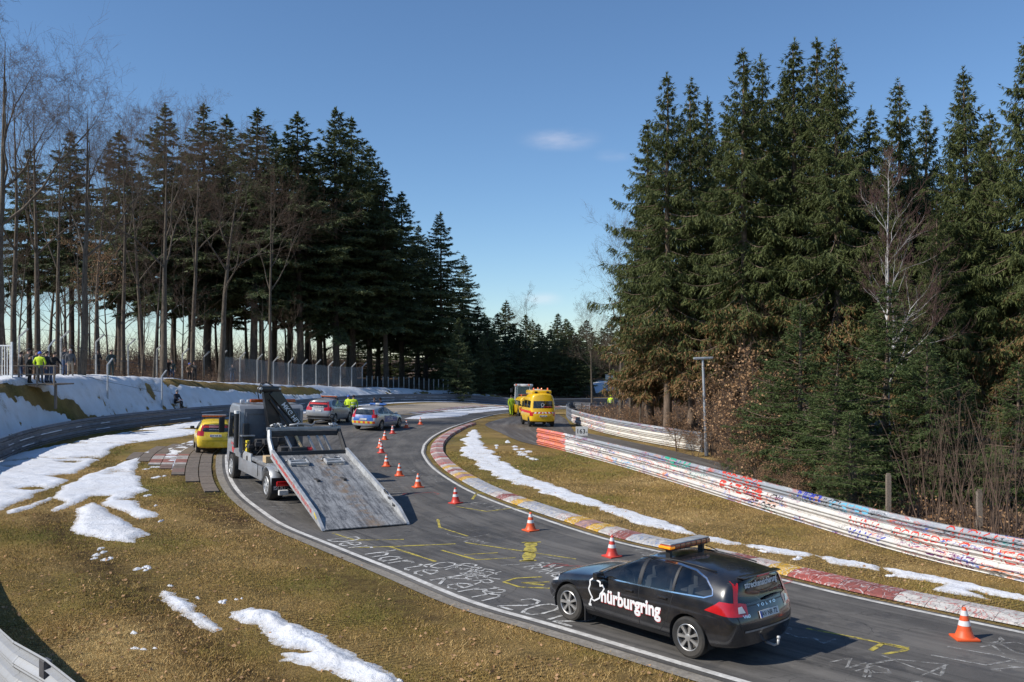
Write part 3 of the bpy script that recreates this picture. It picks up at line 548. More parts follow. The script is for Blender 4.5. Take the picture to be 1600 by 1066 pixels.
ribbons(yl, .075, flat, .3).build('yellow_marking', 'chalk_yellow', road)
ribbons([pxl((830, 849), (828, 864), (825, 879))], .30, flat, .2).build('yellow_marking', 'chalk_yellow', road); ribbons([pxl((815, 850), (845, 849)), pxl((812, 879), (838, 878))], .10, flat).build('yellow_marking', 'chalk_yellow', road)
# white strokes near the front right and names chalked here and there
wl = [pxl((1455, 1027), (1540, 1043), (1580, 1036), (1640, 1046)), pxl((1480, 1014), (1560, 1028), (1590, 1036)), pxl((1350, 1062), (1356, 1042), (1400, 1034), (1480, 1042), (1440, 1060)), pxl((1040, 942), (1190, 928)), pxl((783, 886), (880, 880)), pxl((1575, 1044), (1640, 1052))]
ribbons(wl, .05, flat, .3).build('chalk_scribble', 'chalk_faint', road)
random.seed(12); lw, lf, lr = [], [], []
def scatter_word(word, px, py, size, lst, turn=None):
    g, L_ = glyphs(word, size, 1.4, .3); p = G(px, py); i = np.argmin(np.hypot(*(LE-p).T)); d = LE[max(i-1, 0)]-LE[min(i+1, len(LE)-1)]; a = math.atan2(d[1], d[0])+(random.uniform(-.35, .35) if turn is None else turn)
    for l in g: lst.append([(p[0]+x*math.cos(a)-y*math.sin(a), p[1]+x*math.sin(a)+y*math.cos(a)) for x, y in l])
for wd, px, py, sz in (('OPEL', 668, 888, .6), ('CREW', 706, 886, .5), ('BER 12', 720, 898, .42), ('RING', 818, 889, .4), ('KAI', 836, 884, .3)): scatter_word(wd, px, py, sz, lw)
words = ['MAX', 'SVEN', 'RING', 'BMW', 'TOM', 'KART', 'GO', 'NR 1', 'LARS', 'UTE', 'EVO', 'VTEC', 'OLI', 'HEX', 'ROB', 'GTI', 'IVO', 'SASA']
for _ in range(80):
    f = random.random(); q = random.random()
    i = int(np.interp(q, [0, 1], [12, 150])); a = La[min(len(La)-1, i)]; b = Rb[min(len(Rb)-1, i)]; p = a*(1-f)+b*f; f = .08+.86*f
    x, y = La[min(i, len(La)-1)]*(1-f)+Rb[min(i, len(Rb)-1)]*f
    if y < 11 or y > 75 or (f < .42 and 14 < y < 27): continue
    kind = random.random(); ang = random.uniform(0, 6.28)
    if kind < .6:
        g, L_ = glyphs(random.choice(words), random.uniform(.25, .6), 1.4, .35); ang = math.atan2(*(La[max(i-1, 0)]-La[min(i+1, len(La)-1)])[::-1])+random.uniform(-.4, .4)
    else:
        g = [[(math.cos(k*.7+ang)*random.uniform(.2, .7), math.sin(k*.9)*random.uniform(.1, .6)) for k in range(random.randint(3, 9))]]
    tgt = lf if random.random() < .8 else lr
    for l in g: tgt.append([(x+u*math.cos(ang)-v*math.sin(ang), y+u*math.sin(ang)+v*math.cos(ang)) for u, v in l])
# tyre-scrubbed pale bars across the bend
for px, py, n in ((575, 716, 8), (640, 700, 7), (700, 682, 7), (650, 675, 6), (600, 760, 5), (640, 725, 8), (720, 668, 8), (690, 662, 6), (560, 742, 5), (740, 655, 8), (400, 770, 5), (385, 745, 5), (410, 785, 5)):
    for k in range(n):
        x0 = px+random.uniform(-25, 25); y0 = py+k*2.4*(py-HY)/130; lf.append(pxl((x0, y0), (x0+random.uniform(14, 46), y0+random.uniform(0, 2.5))))
ribbons(lw, .05, flat).build('chalk_scribble', 'chalk_white', road); ribbons(lf, .045, lambda x, y: flat(x, y, .034), .2).build('chalk_scribble', 'chalk_faint', road); ribbons(lr, .045, lambda x, y: flat(x, y, .040), .2).build('chalk_scribble', 'chalk_red', road)

# ------------------------------------------------------------------ guard rails
def railmat(name, base, rough, metal, gd=0., dirt=(.20, .16, .11), inks=None, dense=.5, nb=0.):
    m, t, b = newmat(name); uv = node(t, 'UVMap').outputs[0]
    v = node(t, 'Mapping', Vector=uv, Scale=(1, 1, 1)).outputs[0]
    n = noise(t, v, 2.2, 7, .68)
    c = mixc(t, rng_(t, n, .35, .7), base, tuple(x*.72 for x in base))
    stn = noise(t, node(t, 'Mapping', Vector=uv, Scale=(6, .7, 1)).outputs[0], 2, 6, .7); c = mixc(t, rng_(t, stn, .52, .75, 0, .75), c, dirt)
    if inks:
        hue = noise(t, node(t, 'Mapping', Vector=uv, Scale=(.28, .9, 1)).outputs[0], 1.3, 2, .5)
        cr = node(t, 'ValToRGB', i0=rng_(t, hue, .3, .7)); cr.color_ramp.interpolation = 'CONSTANT'
        e = cr.color_ramp.elements
        while len(e) < len(inks): e.new(.5)
        for k, col in enumerate(inks): e[k].position = k/len(inks); e[k].color = (*col, 1)
        msk = rng_(t, noise(t, node(t, 'Mapping', Vector=uv, Scale=(.5, 1.2, 1)).outputs[0], 1.1, 3), dense-.04, dense+.06)
        for sx, th, dst in ((3.2, .030, 1.6), (5.5, .026, 1.1)):
            l = math_(t, 'ABSOLUTE', math_(t, 'SUBTRACT', noise(t, node(t, 'Mapping', Vector=uv, Scale=(sx, sx*1.1, 1), Location=(sx, 0, 0)).outputs[0], 1.0, 2, .4, dst), .5))
            c = mixc(t, math_(t, 'MULTIPLY', rng_(t, l, th*.6, th, .95, 0), msk), c, cr.outputs[0])
        fill = math_(t, 'MULTIPLY', rng_(t, noise(t, node(t, 'Mapping', Vector=uv, Scale=(.8, 2.0, 1), Location=(9, 3, 0)).outputs[0], 1.2, 4, .6), .60, .64), msk)
        c = mixc(t, math_(t, 'MULTIPLY', fill, .7), c, cr.outputs[0])
    t.links.new(c, b.inputs['Base Color']); t.links.new(rng_(t, n, .3, .7, rough-.1, rough+.12), b.inputs['Roughness']); b.inputs['Metallic'].default_value = metal
    MATS[name] = m
ink = [(.6, .05, .04), (.03, .03, .04), (.7, .68, .66), (.62, .10, .05), (.20, .05, .16), (.06, .12, .42), (.66, .2, .08), (.05, .05, .06), (.08, .32, .30)]
railmat('rail_white', (.72, .69, .64), .6, 0, inks=ink, dense=.47, dirt=(.42, .33, .22)); railmat('rail_white_clean', (.72, .68, .60), .6, 0, dirt=(.45, .36, .22), inks=ink, dense=.62); railmat('rail_orange', (.72, .20, .10), .6, 0, inks=[(.7, .35, .25), (.5, .2, .3), (.68, .45, .35), (.3, .3, .55)], dense=.45)
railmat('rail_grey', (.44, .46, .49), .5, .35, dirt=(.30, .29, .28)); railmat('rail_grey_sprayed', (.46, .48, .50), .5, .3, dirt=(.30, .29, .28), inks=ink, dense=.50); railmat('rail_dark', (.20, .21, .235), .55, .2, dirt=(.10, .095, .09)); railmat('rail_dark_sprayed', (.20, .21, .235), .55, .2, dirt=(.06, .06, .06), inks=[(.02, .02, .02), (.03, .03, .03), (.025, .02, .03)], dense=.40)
railmat('post_steel', (.36, .37, .38), .5, .4)
WV = np.array([0, .022, .05, .105, .128, .155, .182, .205, .26, .288, .31]); WD = np.array([.012, .0, .018, .078, .072, .004, .072, .078, .018, .0, .012])
def railpoint(P, N_, s, v, z0, row, pitch, side, eps=.0):
    i = min(max(s, 0), len(P)-1.001); a = int(i); f = i-a; p = P[a]*(1-f)+P[a+1]*f; n = N_[a]*(1-f)+N_[a+1]*f
    d = float(np.interp(v, WV, WD))+eps; return (p[0]+n[0]*side*d, p[1]+n[1]*side*d, p[2]+z0+row*pitch+v)
def guard_rail(P2d, rows, z0, pitch, side, mats, label, base=rz, step=4, name='guard_rail', posts=True, pm='post_steel', skip=(-1, -1)):
    """P2d sampled every metre; side=+1: face on the left of travel"""
    Zr = base(P2d[:, 0], P2d[:, 1]); P = np.c_[P2d[:, :2], Zr]; Nn = normals2(P)
    root = empty(name, tuple(P[0])); tag(root, label, 'guard rail'); inv = Matrix.Translation(P[0]).inverted()
    for row in range(rows):
        j = 0
        while j < len(P)-1:
            e = min(j+step, len(P)-1); ss = np.linspace(j-.06 if j else 0, e, (e-j)*2+1); V = []; uv = []
            for s in ss:
                for v in WV: V.append(railpoint(P, Nn, s, v, z0, row, pitch, side, .003*((j//step) % 2))); uv.append((s+row*13.7, v*2.2+row*3.1))
            k = len(WV); n = len(ss); ii = np.arange(n*k).reshape(n, k)
            q = np.stack([ii[:-1, :-1], ii[1:, :-1], ii[1:, 1:], ii[:-1, 1:]], -1).reshape(-1, 4)
            me = npmesh('beam', V, q, mats(row, j), True, uv=uv); me.set_sharp_from_angle(angle=R(32))
            o = link('beam', me, root); o.matrix_parent_inverse = inv; j = e
    if posts:
        h = z0+(rows-1)*pitch+.26; pmsh = MB().box((0, 0, h/2-.2), (.06, .12, h+.4), .008).mesh('post', pm)
        for j in range(0, len(P), 2):
            if name == 'guard_rail' and rows == 3 and skip[0] <= j <= skip[1]: continue
            n = Nn[j]*side; o = link('post', pmsh, root); o.matrix_parent_inverse = inv
            o.location = (P[j, 0]-n[0]*.075, P[j, 1]-n[1]*.075, P[j, 2]); o.rotation_euler.z = math.atan2(n[1], n[0])+math.pi/2
    return root, P, Nn
# outside rail: one run round the whole bend
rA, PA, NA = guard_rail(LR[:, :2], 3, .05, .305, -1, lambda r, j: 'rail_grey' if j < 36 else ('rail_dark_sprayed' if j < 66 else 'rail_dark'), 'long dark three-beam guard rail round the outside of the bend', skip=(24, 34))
# snow lodged on the ledges of the outside rail
rs_ = np.random.default_rng(3); s0_ = 62.
while s0_ < 140:
    L_ = rs_.uniform(.8, 5)
    for row in (0, 1):
        if rs_.random() < .7:
            ss = np.linspace(s0_+rs_.uniform(0, 1), s0_+L_, max(3, int(L_*3))); wv_ = rs_.uniform(.012, .035, len(ss)); mb = MB()
            A_ = [railpoint(PA, NA, s, .212, .05, row, .305, -1, .012) for s in ss]; B_ = [railpoint(PA, NA, s, .222+w_, .05, row, .305, -1, .014) for s, w_ in zip(ss, wv_)]; k = len(ss)
            o = mb.add(A_+B_, [(i, i+1, k+i+1, k+i) for i in range(k-1)]).build('ledge_snow', 'old_snow', rA); o.matrix_parent_inverse = Matrix.Translation(PA[0]).inverted()
    s0_ += L_+rs_.uniform(.2, 1.5)
# inside rail, painted and sprayed
def rrm(r, j):
    if j < 4: return 'rail_orange'
    return 'rail_grey_sprayed' if r == 2 else 'rail_white'
rB, PB, NB = guard_rail(RR[:, :2], 3, .02, .305, -1, rrm, 'white guard rail covered in graffiti with an orange end section')
rC, PC, NC = guard_rail(R2[:, :2], 3, .05, .34, 1, lambda r, j: 'rail_grey_sprayed' if r == 2 and j < 24 else ('rail_white_clean' if j < 10 else ('rail_white' if j < 24 else 'rail_dark')), 'curved guard rail behind the ambulance, white lower beams', base=terrain)
far2 = resample(np.array([(14.5, 139), (22, 141), (34, 143)], float), 1.0)
rD, PD, ND = guard_rail(far2, 3, .1, .31, -1, lambda r, j: 'rail_white_clean', 'pale guard rail far off where the track climbs away', base=terrain)
M('bolt_steel', (.12, .12, .13), .6, .3)
# end clamp on the nearest beam, bottom left
i = int(np.argmin(np.hypot(LR[:, 0]+5.75, LR[:, 1]-11.0))); p = railpoint(PA, NA, i+.1, .155, .05, 2, .305, -1, .05)
nn_ = NA[i]; rotz = Matrix.Rotation(math.atan2(nn_[1], nn_[0]), 3, 'Z')
o = MB().box(p, (.10, .16, .22), .01, rotz).build('splice_clamp', 'bolt_steel', rA); o.matrix_parent_inverse = Matrix.Translation(PA[0]).inverted()
# hand-sprayed words on the inside rail
def on_rail(P, Nn, side, row, pitch=.305, z0=.02):
    return lambda s, v: railpoint(P, Nn, s, min(max(v, 0), .31), z0, row, pitch, side, .005)
def px_s(P, px):
    q = 800+P[:, 0]/np.maximum(P[:, 1], .1)*F; return float(np.interp(px, q[(P[:, 1] > 6)], np.arange(len(P))[(P[:, 1] > 6)]))
def spray(word, px, row, mat, size=.26, v0=.03, wd=.03, x=1.6, jit=.25):
    s0 = px_s(PB, px)
    for ch in word:
        g, L_ = glyphs(ch, size, 1.2, jit)
        if g: ob = ribbons([[(s0+u*x, v+v0) for u, v in l] for l in g], wd, on_rail(PB, NB, -1, row), .05).build('sprayed_letter', mat, rB); ob.matrix_parent_inverse = Matrix.Translation(PB[0]).inverted()
        s0 += L_*x
spray('SASKA I LOVE U', 1482, 2, 'spray_red', .25, .03, .028, 1.25); spray('HENKEL', 1262, 2, 'spray_black', .24, .04, .035, 1.5); spray('DER WURM', 1165, 1, 'spray_black', .22, .05, .04, 1.6); spray('IST DOC', 1170, 0, 'spray_black', .2, .06, .035, 1.6)
spray('TSCHOEKE', 1130, 2, 'spray_red', .24, .04, .055, 1.6); spray('RACING', 1128, 1, 'spray_red', .26, .02, .09, 2.2); spray('NRO', 1250, 2, 'spray_blue', .2, .12, .07, 2.2); spray('KISTER', 1300, 2, 'spray_cyan', .2, .05, .05, 1.7)
spray('TEAM', 1040, 2, 'spray_teal', .26, .02, .08, 2.6); spray('OLI', 880, 2, 'spray_pale', .24, .03, .06, 4); spray('ULF', 880, 1, 'spray_pale', .24, .03, .06, 4); spray('MARC', 930, 1, 'spray_black', .24, .03, .025, 2.5); spray('SIMON', 960, 0, 'spray_cyan', .24, .03, .03, 2.5)
spray('NINA', 1330, 1, 'spray_red', .24, .03, .03, 1.8); spray('ROBERT S', 1400, 1, 'spray_red', .24, .03, .028, 1.4); spray('MAX K', 1330, 0, 'spray_blue', .22, .04, .03, 1.6); spray('HEINZ', 1450, 0, 'spray_violet', .22, .04, .03, 1.5); spray('BIER', 1540, 1, 'spray_red', .24, .03, .03, 1.4)
# ------------------------------------------------------------------ vehicles
for nm, c, r, kw in (('paint_black', (.012, .013, .017), .22, dict(coat=.8, var=.3, sc=2, dirt=.22)), ('paint_yellow', (.86, .60, .03), .3, dict(coat=.6, var=.05, dirt=.10)), ('paint_amb', (.86, .52, .015), .3, dict(coat=.5, var=.05, dirt=.08)), ('paint_silver', (.36, .37, .38), .34, dict(metal=.35, coat=.5, var=.06, dirt=.35)), ('paint_police', (.46, .48, .50), .34, dict(metal=.3, coat=.5, var=.06, dirt=.25)), ('paint_blue', (.03, .12, .40), .3, dict(coat=.5, var=.08, dirt=.2)), ('paint_truck', (.30, .315, .335), .42, dict(metal=.25, coat=.3, var=.08, dirt=.45)), ('paint_truckdark', (.13, .14, .16), .5, dict(var=.12, dirt=.35)),
    ('tyre', (.022, .022, .022), .85, dict(var=.3, dirt=.45)), ('alloy', (.52, .51, .49), .38, dict(metal=.7, var=.1, dirt=.3)), ('alloy_dirty', (.34, .30, .24), .6, dict(metal=.3, var=.2, dirt=.5)), ('trim_black', (.02, .02, .021), .5, dict(var=.2)), ('chrome', (.75, .76, .78), .16, dict(metal=1., var=.05)), ('lamp_red', (.48, .012, .014), .18, dict(coat=.8, var=.2)), ('lamp_clear', (.62, .62, .62), .15, dict(coat=.8)), ('lamp_amber', (.42, .075, .004), .2, dict(coat=.7, var=.25)), ('seat_cloth', (.09, .09, .095), .9, dict(var=.2)), ('plate_white', (.72, .72, .70), .45, dict(var=.08, dirt=.15)), ('plate_blue', (.03, .08, .4), .5, {}), ('sticker_white', (.80, .80, .80), .5, dict(var=.05, dirt=.12)), ('sticker_red', (.62, .03, .03), .5, dict(var=.08)), ('sticker_black', (.015, .015, .015), .5, {}), ('sticker_yellow', (.8, .62, .05), .5, {}), ('steel_grey', (.34, .35, .36), .45, dict(metal=.5, dirt=.4)), ('steel_light', (.55, .56, .56), .45, dict(metal=.4, dirt=.35)), ('crane_black', (.012, .012, .013), .35, dict(coat=.3, var=.3)), ('rubber_mat', (.03, .03, .03), .9, {}), ('hivis', (.62, .80, .03), .75, dict(var=.1)), ('orange_cover', (.78, .10, .03), .5, {}), ('white_paint', (.78, .78, .76), .45, dict(dirt=.2)), ('chassis', (.03, .03, .032), .7, dict(var=.3, dirt=.5)), ('wood_block', (.55, .40, .22), .8, {})): M(nm, c, r, **kw)
M('lamp_amber_lit', (1., .30, .01), .3, emit=.45); M('beacon', (.9, .16, .02), .25, coat=.6)

def ring(xl, xb, xt, zb, zbelt, zt, wl, wm, wb, wt_, cr=.04, xm=None):
    xm = xl+.55*(xb-xl) if xm is None else xm
    return [(xl, 0, zb), (xl, wl*.93, zb), (xl, wl, zb+.09), (xm, wm, zb+.52*(zbelt-zb)), (xb, wb, zbelt), (xb+.5*(xt-xb), wb+.40*(wt_-wb), zbelt+.52*(zt-cr-zbelt)), (xt, wt_, zt-cr), (xt, wt_*.55, zt-cr*.2), (xt, 0, zt)]
WAGON = [ring(2.12, 2.06, 1.98, .24, .64, .72, .56, .66, .60, .40, .02, 2.2), ring(2.02, 1.93, 1.88, .20, .72, .81, .78, .85, .78, .56, .03, 2.05), ring(1.72, 1.72, 1.70, .19, .80, .885, .86, .91, .84, .63, .03), ring(1.40, 1.40, 1.40, .19, .85, .935, .875, .92, .865, .66, .035), ring(1.02, 1.02, 1.0, .18, .895, .975, .875, .92, .875, .68, .035), ring(.80, .80, .76, .18, .925, 1.02, .875, .92, .88, .69, .03), ring(.55, .55, .28, .18, .945, 1.25, .875, .925, .885, .67, .04), ring(.2, .2, -.12, .18, .965, 1.44, .875, .925, .888, .655, .055), ring(-.22, -.22, -.5, .18, .975, 1.495, .875, .925, .888, .66, .055), ring(-.7, -.7, -.9, .18, .985, 1.50, .875, .925, .888, .66, .055), ring(-1.2, -1.2, -1.3, .19, .998, 1.485, .875, .925, .888, .65, .055), ring(-1.62, -1.62, -1.66, .20, 1.012, 1.46, .875, .92, .88, .635, .055), ring(-1.98, -1.96, -1.95, .25, 1.02, 1.43, .86, .915, .87, .62, .05, -2.02), ring(-2.24, -2.17, -2.13, .30, 1.01, 1.395, .85, .905, .84, .605, .05, -2.33)]
VAN = [ring(2.30, 2.22, 2.12, .30, .95, 1.02, .62, .74, .70, .5, .02, 2.36), ring(2.1, 2.02, 1.95, .28, 1.05, 1.13, .82, .88, .82, .62, .03), ring(1.72, 1.66, 1.55, .28, 1.13, 1.24, .88, .92, .88, .74, .03), ring(1.35, 1.30, .98, .28, 1.18, 1.72, .89, .925, .90, .79, .05), ring(.9, .85, .48, .28, 1.2, 2.02, .89, .925, .905, .78, .07), ring(.3, .3, .1, .28, 1.2, 2.2, .89, .925, .91, .77, .1), ring(-.5, -.5, -.5, .28, 1.2, 2.24, .89, .925, .91, .77, .1), ring(-1.3, -1.3, -1.3, .28, 1.2, 2.24, .89, .925, .91, .77, .1), ring(-2.0, -2.0, -1.98, .30, 1.2, 2.22, .88, .92, .90, .76, .1), ring(-2.28, -2.28, -2.2, .36, 1.2, 2.16, .84, .89, .87, .72, .1, -2.36)]
def shell(st, sc=(1, 1, 1), lift=0., bulge=.07, levels=2):
    V = []; Fc = []; n = len(st); k = len(st[0]); w_ = 2*k-2
    for r_ in st:
        half = [(x*sc[0], y*sc[1], z*sc[2]+lift) for x, y, z in r_]; V += half+[(x, -y, z) for x, y, z in half[-2:0:-1]]
    for i in range(n-1):
        for j in range(w_): Fc.append((i*w_+j, i*w_+(j+1) % w_, (i+1)*w_+(j+1) % w_, (i+1)*w_+j))
    for i, sg in ((0, 1), (n-1, -1)):
        mid = {}
        for j in range(1, k-1):
            x, y, z = V[i*w_+j]; mid[j] = len(V); V.append((x+sg*bulge*sc[0], 0, z))
        mid[0] = i*w_; mid[k-1] = i*w_+k-1; L_ = lambda j: i*w_+j; Rr = lambda j: i*w_+(w_-j) % w_
        for j in range(k-1):
            for f in ([L_(j), L_(j+1), mid[j+1], mid[j]], [Rr(j), Rr(j+1), mid[j+1], mid[j]]):
                g = []
                for q in f:
                    if q not in g: g.append(q)
                if len(g) > 2: Fc.append(g)
    me = bpy.data.meshes.new('cage'); me.from_pydata(V, [], Fc)
    bm = bmesh.new(); bm.from_mesh(me); bmesh.ops.recalc_face_normals(bm, faces=list(bm.faces)); bm.to_mesh(me); bm.free()
    def mods(o): m = o.modifiers.new('s', 'SUBSURF'); m.levels = levels; m.render_levels = levels
    out = evalmesh(me, mods); bm = bmesh.new(); bm.from_mesh(out); return bm
AX = {'xz': (0, 2, 1), 'yz': (1, 2, 0), 'xy': (0, 1, 2)}
def inside(p, poly):
    c = False; n = len(poly)
    for i in range(n):
        x1, y1 = poly[i]; x2, y2 = poly[(i+1) % n]
        if (y1 > p[1]) != (y2 > p[1]) and p[0] < (x2-x1)*(p[1]-y1)/(y2-y1+1e-12)+x1: c = not c
    return c
def cut(bm, poly, ax, cond):
    a, b, _ = AX[ax]; xs = [p[0] for p in poly]; ys = [p[1] for p in poly]; m = .12
    def cand(): return [f for f in bm.faces if min(xs)-m < f.calc_center_median()[a] < max(xs)+m and min(ys)-m < f.calc_center_median()[b] < max(ys)+m and cond(f)]
    for i in range(len(poly)):
        p, q = poly[i], poly[(i+1) % len(poly)]; co = Vector((0, 0, 0)); co[a], co[b] = p; no = Vector((0, 0, 0)); no[a], no[b] = q[1]-p[1], -(q[0]-p[0])
        if no.length < 1e-6: continue
        fs = cand(); es = {e for f in fs for e in f.edges}; vs_ = {v for f in fs for v in f.verts}
        bmesh.ops.bisect_plane(bm, geom=list(fs)+list(es)+list(vs_), dist=1e-5, plane_co=co, plane_no=no)
    return [f for f in cand() if inside((f.calc_center_median()[a], f.calc_center_median()[b]), poly)]
def take(bm, faces, name, mat, parent, push=0., keep=False):
    if not faces: return None
    mp_ = {}; V = []; Fc = []; bm.normal_update()
    for f in faces:
        ix = []
        for v in f.verts:
            if v not in mp_: mp_[v] = len(V); V.append(v.co+v.normal*push)
            ix.append(mp_[v])
        Fc.append(ix)
    me = bpy.data.meshes.new(name); me.from_pydata([tuple(v) for v in V], [], Fc); me.materials.append(M(mat)); me.shade_smooth(); me.update()
    if not keep: bmesh.ops.delete(bm, geom=list(faces), context='FACES')
    return link(name, me, parent)
def side_cond(s, zmax=9): return lambda f: f.calc_center_median().y*s > .3 and abs(f.normal.z) < .93 and f.calc_center_median().z < zmax
def wheel(parent, x, y, r, wd, spokes=7, rimmat='alloy', name='wheel', rimr=.66, double=False):
    s = 1 if y > 0 else -1; w = empty(name, (x, y, r)); w.parent = parent; h = wd/2
    MB().lathe([(r*rimr, -h), (r*.88, -h*1.02), (r*.985, -h*.82), (r, -h*.45), (r, h*.45), (r*.985, h*.82), (r*.88, h*1.02), (r*rimr, h*.92), (r*rimr*.96, h*.3), (r*rimr*.96, -h)], 36, 'y').build('tyre', 'tyre', w, 35)
    mb = MB(); R0 = r*rimr
    mb.lathe([(R0*1.0, s*h*.95), (R0*.96, s*h*1.0), (R0*.91, s*h*.9), (R0*.90, s*h*.3)], 36, 'y'); MB().lathe([(R0*.91, s*h*.22), (.01, s*h*.20)], 24, 'y').build('wheel_back', 'trim_black', w)
    for k in range(spokes):
        a = 2*math.pi*k/spokes; rt = Matrix.Rotation(-a, 3, 'Y')
        pts = [(.02, .026), (R0*.35, .016), (R0*.92, .027), (R0*.92, -.027), (R0*.35, -.016), (.02, -.026)]; sc_ = r/.32
        V = [rt @ Vector((u, s*h*dp, v*sc_)) for dp in (.55, .93) for u, v in pts]; n = 6
        mb.add(V, [(i, (i+1) % n, n+(i+1) % n, n+i) for i in range(n)]+[tuple(range(n-1, -1, -1)), tuple(range(n, 2*n))])
    mb.lathe([(R0*.24, s*h*.5), (R0*.24, s*h*.98), (R0*.18, s*h*1.02), (.001, s*h*1.03)], 16, 'y')
    mb.build('rim', rimmat, w, 40); MB().lathe([(R0*.80, s*h*.27), (R0*.80, s*h*.34), (R0*.2, s*h*.36)], 24, 'y').build('brake_disc', 'chassis', w, 40)
    return w
def surf_pts(bvh, pts, ax, s, off):
    """lift 2-D points onto the body, looking along the third axis from side s"""
    a, b, c = AX[ax]; out = []
    for p in pts:
        o = Vector((0, 0, 0)); o[a], o[b] = p; o[c] = 5*s; d = Vector((0, 0, 0)); d[c] = -s
        h = bvh.ray_cast(o, d); out.append((h[0]+h[1]*off) if h[0] is not None else None)
    return out
def seam(bvh, line, ax, s, wd, mat, name, parent, off=.003, sub=.04, closed=False, xmax=None):
    P = np.array(list(line)+([line[0]] if closed else []), float); sg = np.r_[0, np.cumsum(np.linalg.norm(np.diff(P, axis=0), axis=1))]
    q = np.unique(np.r_[sg, np.arange(0, sg[-1], sub)]); Q = np.stack([np.interp(q, sg, P[:, i]) for i in (0, 1)], 1)
    d = np.gradient(Q, axis=0); d /= np.linalg.norm(d, axis=1)[:, None]+1e-9; n = np.stack([-d[:, 1], d[:, 0]], 1)*wd/2
    A = surf_pts(bvh, Q+n, ax, s, off); B = surf_pts(bvh, Q-n, ax, s, off); mb = MB()
    for i in range(len(Q)-1):
        if None not in (A[i], A[i+1], B[i], B[i+1]) and (xmax is None or max(q.x for q in (A[i], A[i+1], B[i], B[i+1])) < xmax): mb.add([A[i], A[i+1], B[i+1], B[i]], [(0, 1, 2, 3)])
    return mb.build(name, mat, parent, 0) if mb.f else None
def decal_text(bvh, s, org, size, ax, side, mat, name, parent, off=.005, flip=False, bold=0., align='LEFT', rot=0., xs=1., pol=False):
    """lettering wrapped onto the body; org in (a, b); flip mirrors the reading direction"""
    V, Fc = text2d(s, size, bold, align); c_, s__ = math.cos(rot), math.sin(rot); P = []
    for u, v in V:
        u *= xs; u, v = u*c_-v*s__, u*s__+v*c_; P.append((org[0]+(-u if flip else u), org[1]+v))
    Q = surf_pts(bvh, P, ax, side, off); mb = MB(); ok = [i for i, q in enumerate(Q) if q is not None]
    if len(ok) < len(Q): Q = [q if q is not None else Vector((0, 0, .5)) for q in Q]; good = set(ok); Fc = [f for f in Fc if all(i in good for i in f)]
    return mb.add(Q, Fc).build(name, mat, parent)
def patch(bvh, poly, ax, side, mat, name, parent, off=.004, res=.06):
    """flat-cut sticker or lamp laid onto the body"""
    bm = bmesh.new(); f = bm.faces.new([bm.verts.new((p[0], p[1], 0)) for p in poly])
    xs = [p[0] for p in poly]; ys = [p[1] for p in poly]
    for ax_, lo, hi in ((0, min(xs), max(xs)), (1, min(ys), max(ys))):
        k = lo+res
        while k < hi:
            co = [0, 0, 0]; no = [0, 0, 0]; co[ax_] = k; no[ax_] = 1; bmesh.ops.bisect_plane(bm, geom=list(bm.faces)+list(bm.edges)+list(bm.verts), plane_co=co, plane_no=no); k += res
    bm.verts.index_update(); P = [(v.co.x, v.co.y) for v in bm.verts]; Fc = [[v.index for v in f.verts] for f in bm.faces]; bm.free()
    Q = surf_pts(bvh, P, ax, side, off); good = {i for i, q in enumerate(Q) if q is not None}; Fc = [f for f in Fc if all(i in good for i in f)]
    return MB().add([q if q is not None else (0, 0, .5) for q in Q], Fc).build(name, mat, parent, 0) if Fc else None
def light_bar(parent, x, z, wd, lit=True, feet=.09):
    """amber roof bar on two feet"""
    bar = MB().box((x, 0, z+feet+.055), (.26, wd, .085), .03).build('light_bar', 'lamp_amber', parent, 40)
    MB().box((x, 0, z+feet+.108), (.22, wd*.97, .022), .008).build('bar_top', 'steel_light', bar); MB().box((x, 0, z+feet+.004), (.2, wd*.9, .02), .006).build('bar_base', 'trim_black', bar)
    for s in (-1, 1): MB().box((x, s*wd*.40, z+feet*.4), (.10, .07, feet+.06), .012).build('bar_foot', 'trim_black', bar)
    if lit: MB().box((x, wd*.5-.06, z+feet+.055), (.264, .16, .045), .015).build('lit_lamp', 'lamp_amber_lit', bar)
    for k in range(-3, 4): MB().box((x, k*wd*.13, z+feet+.055), (.268, .012, .088), .003).build('bar_divider', 'trim_black', bar)
    return bar
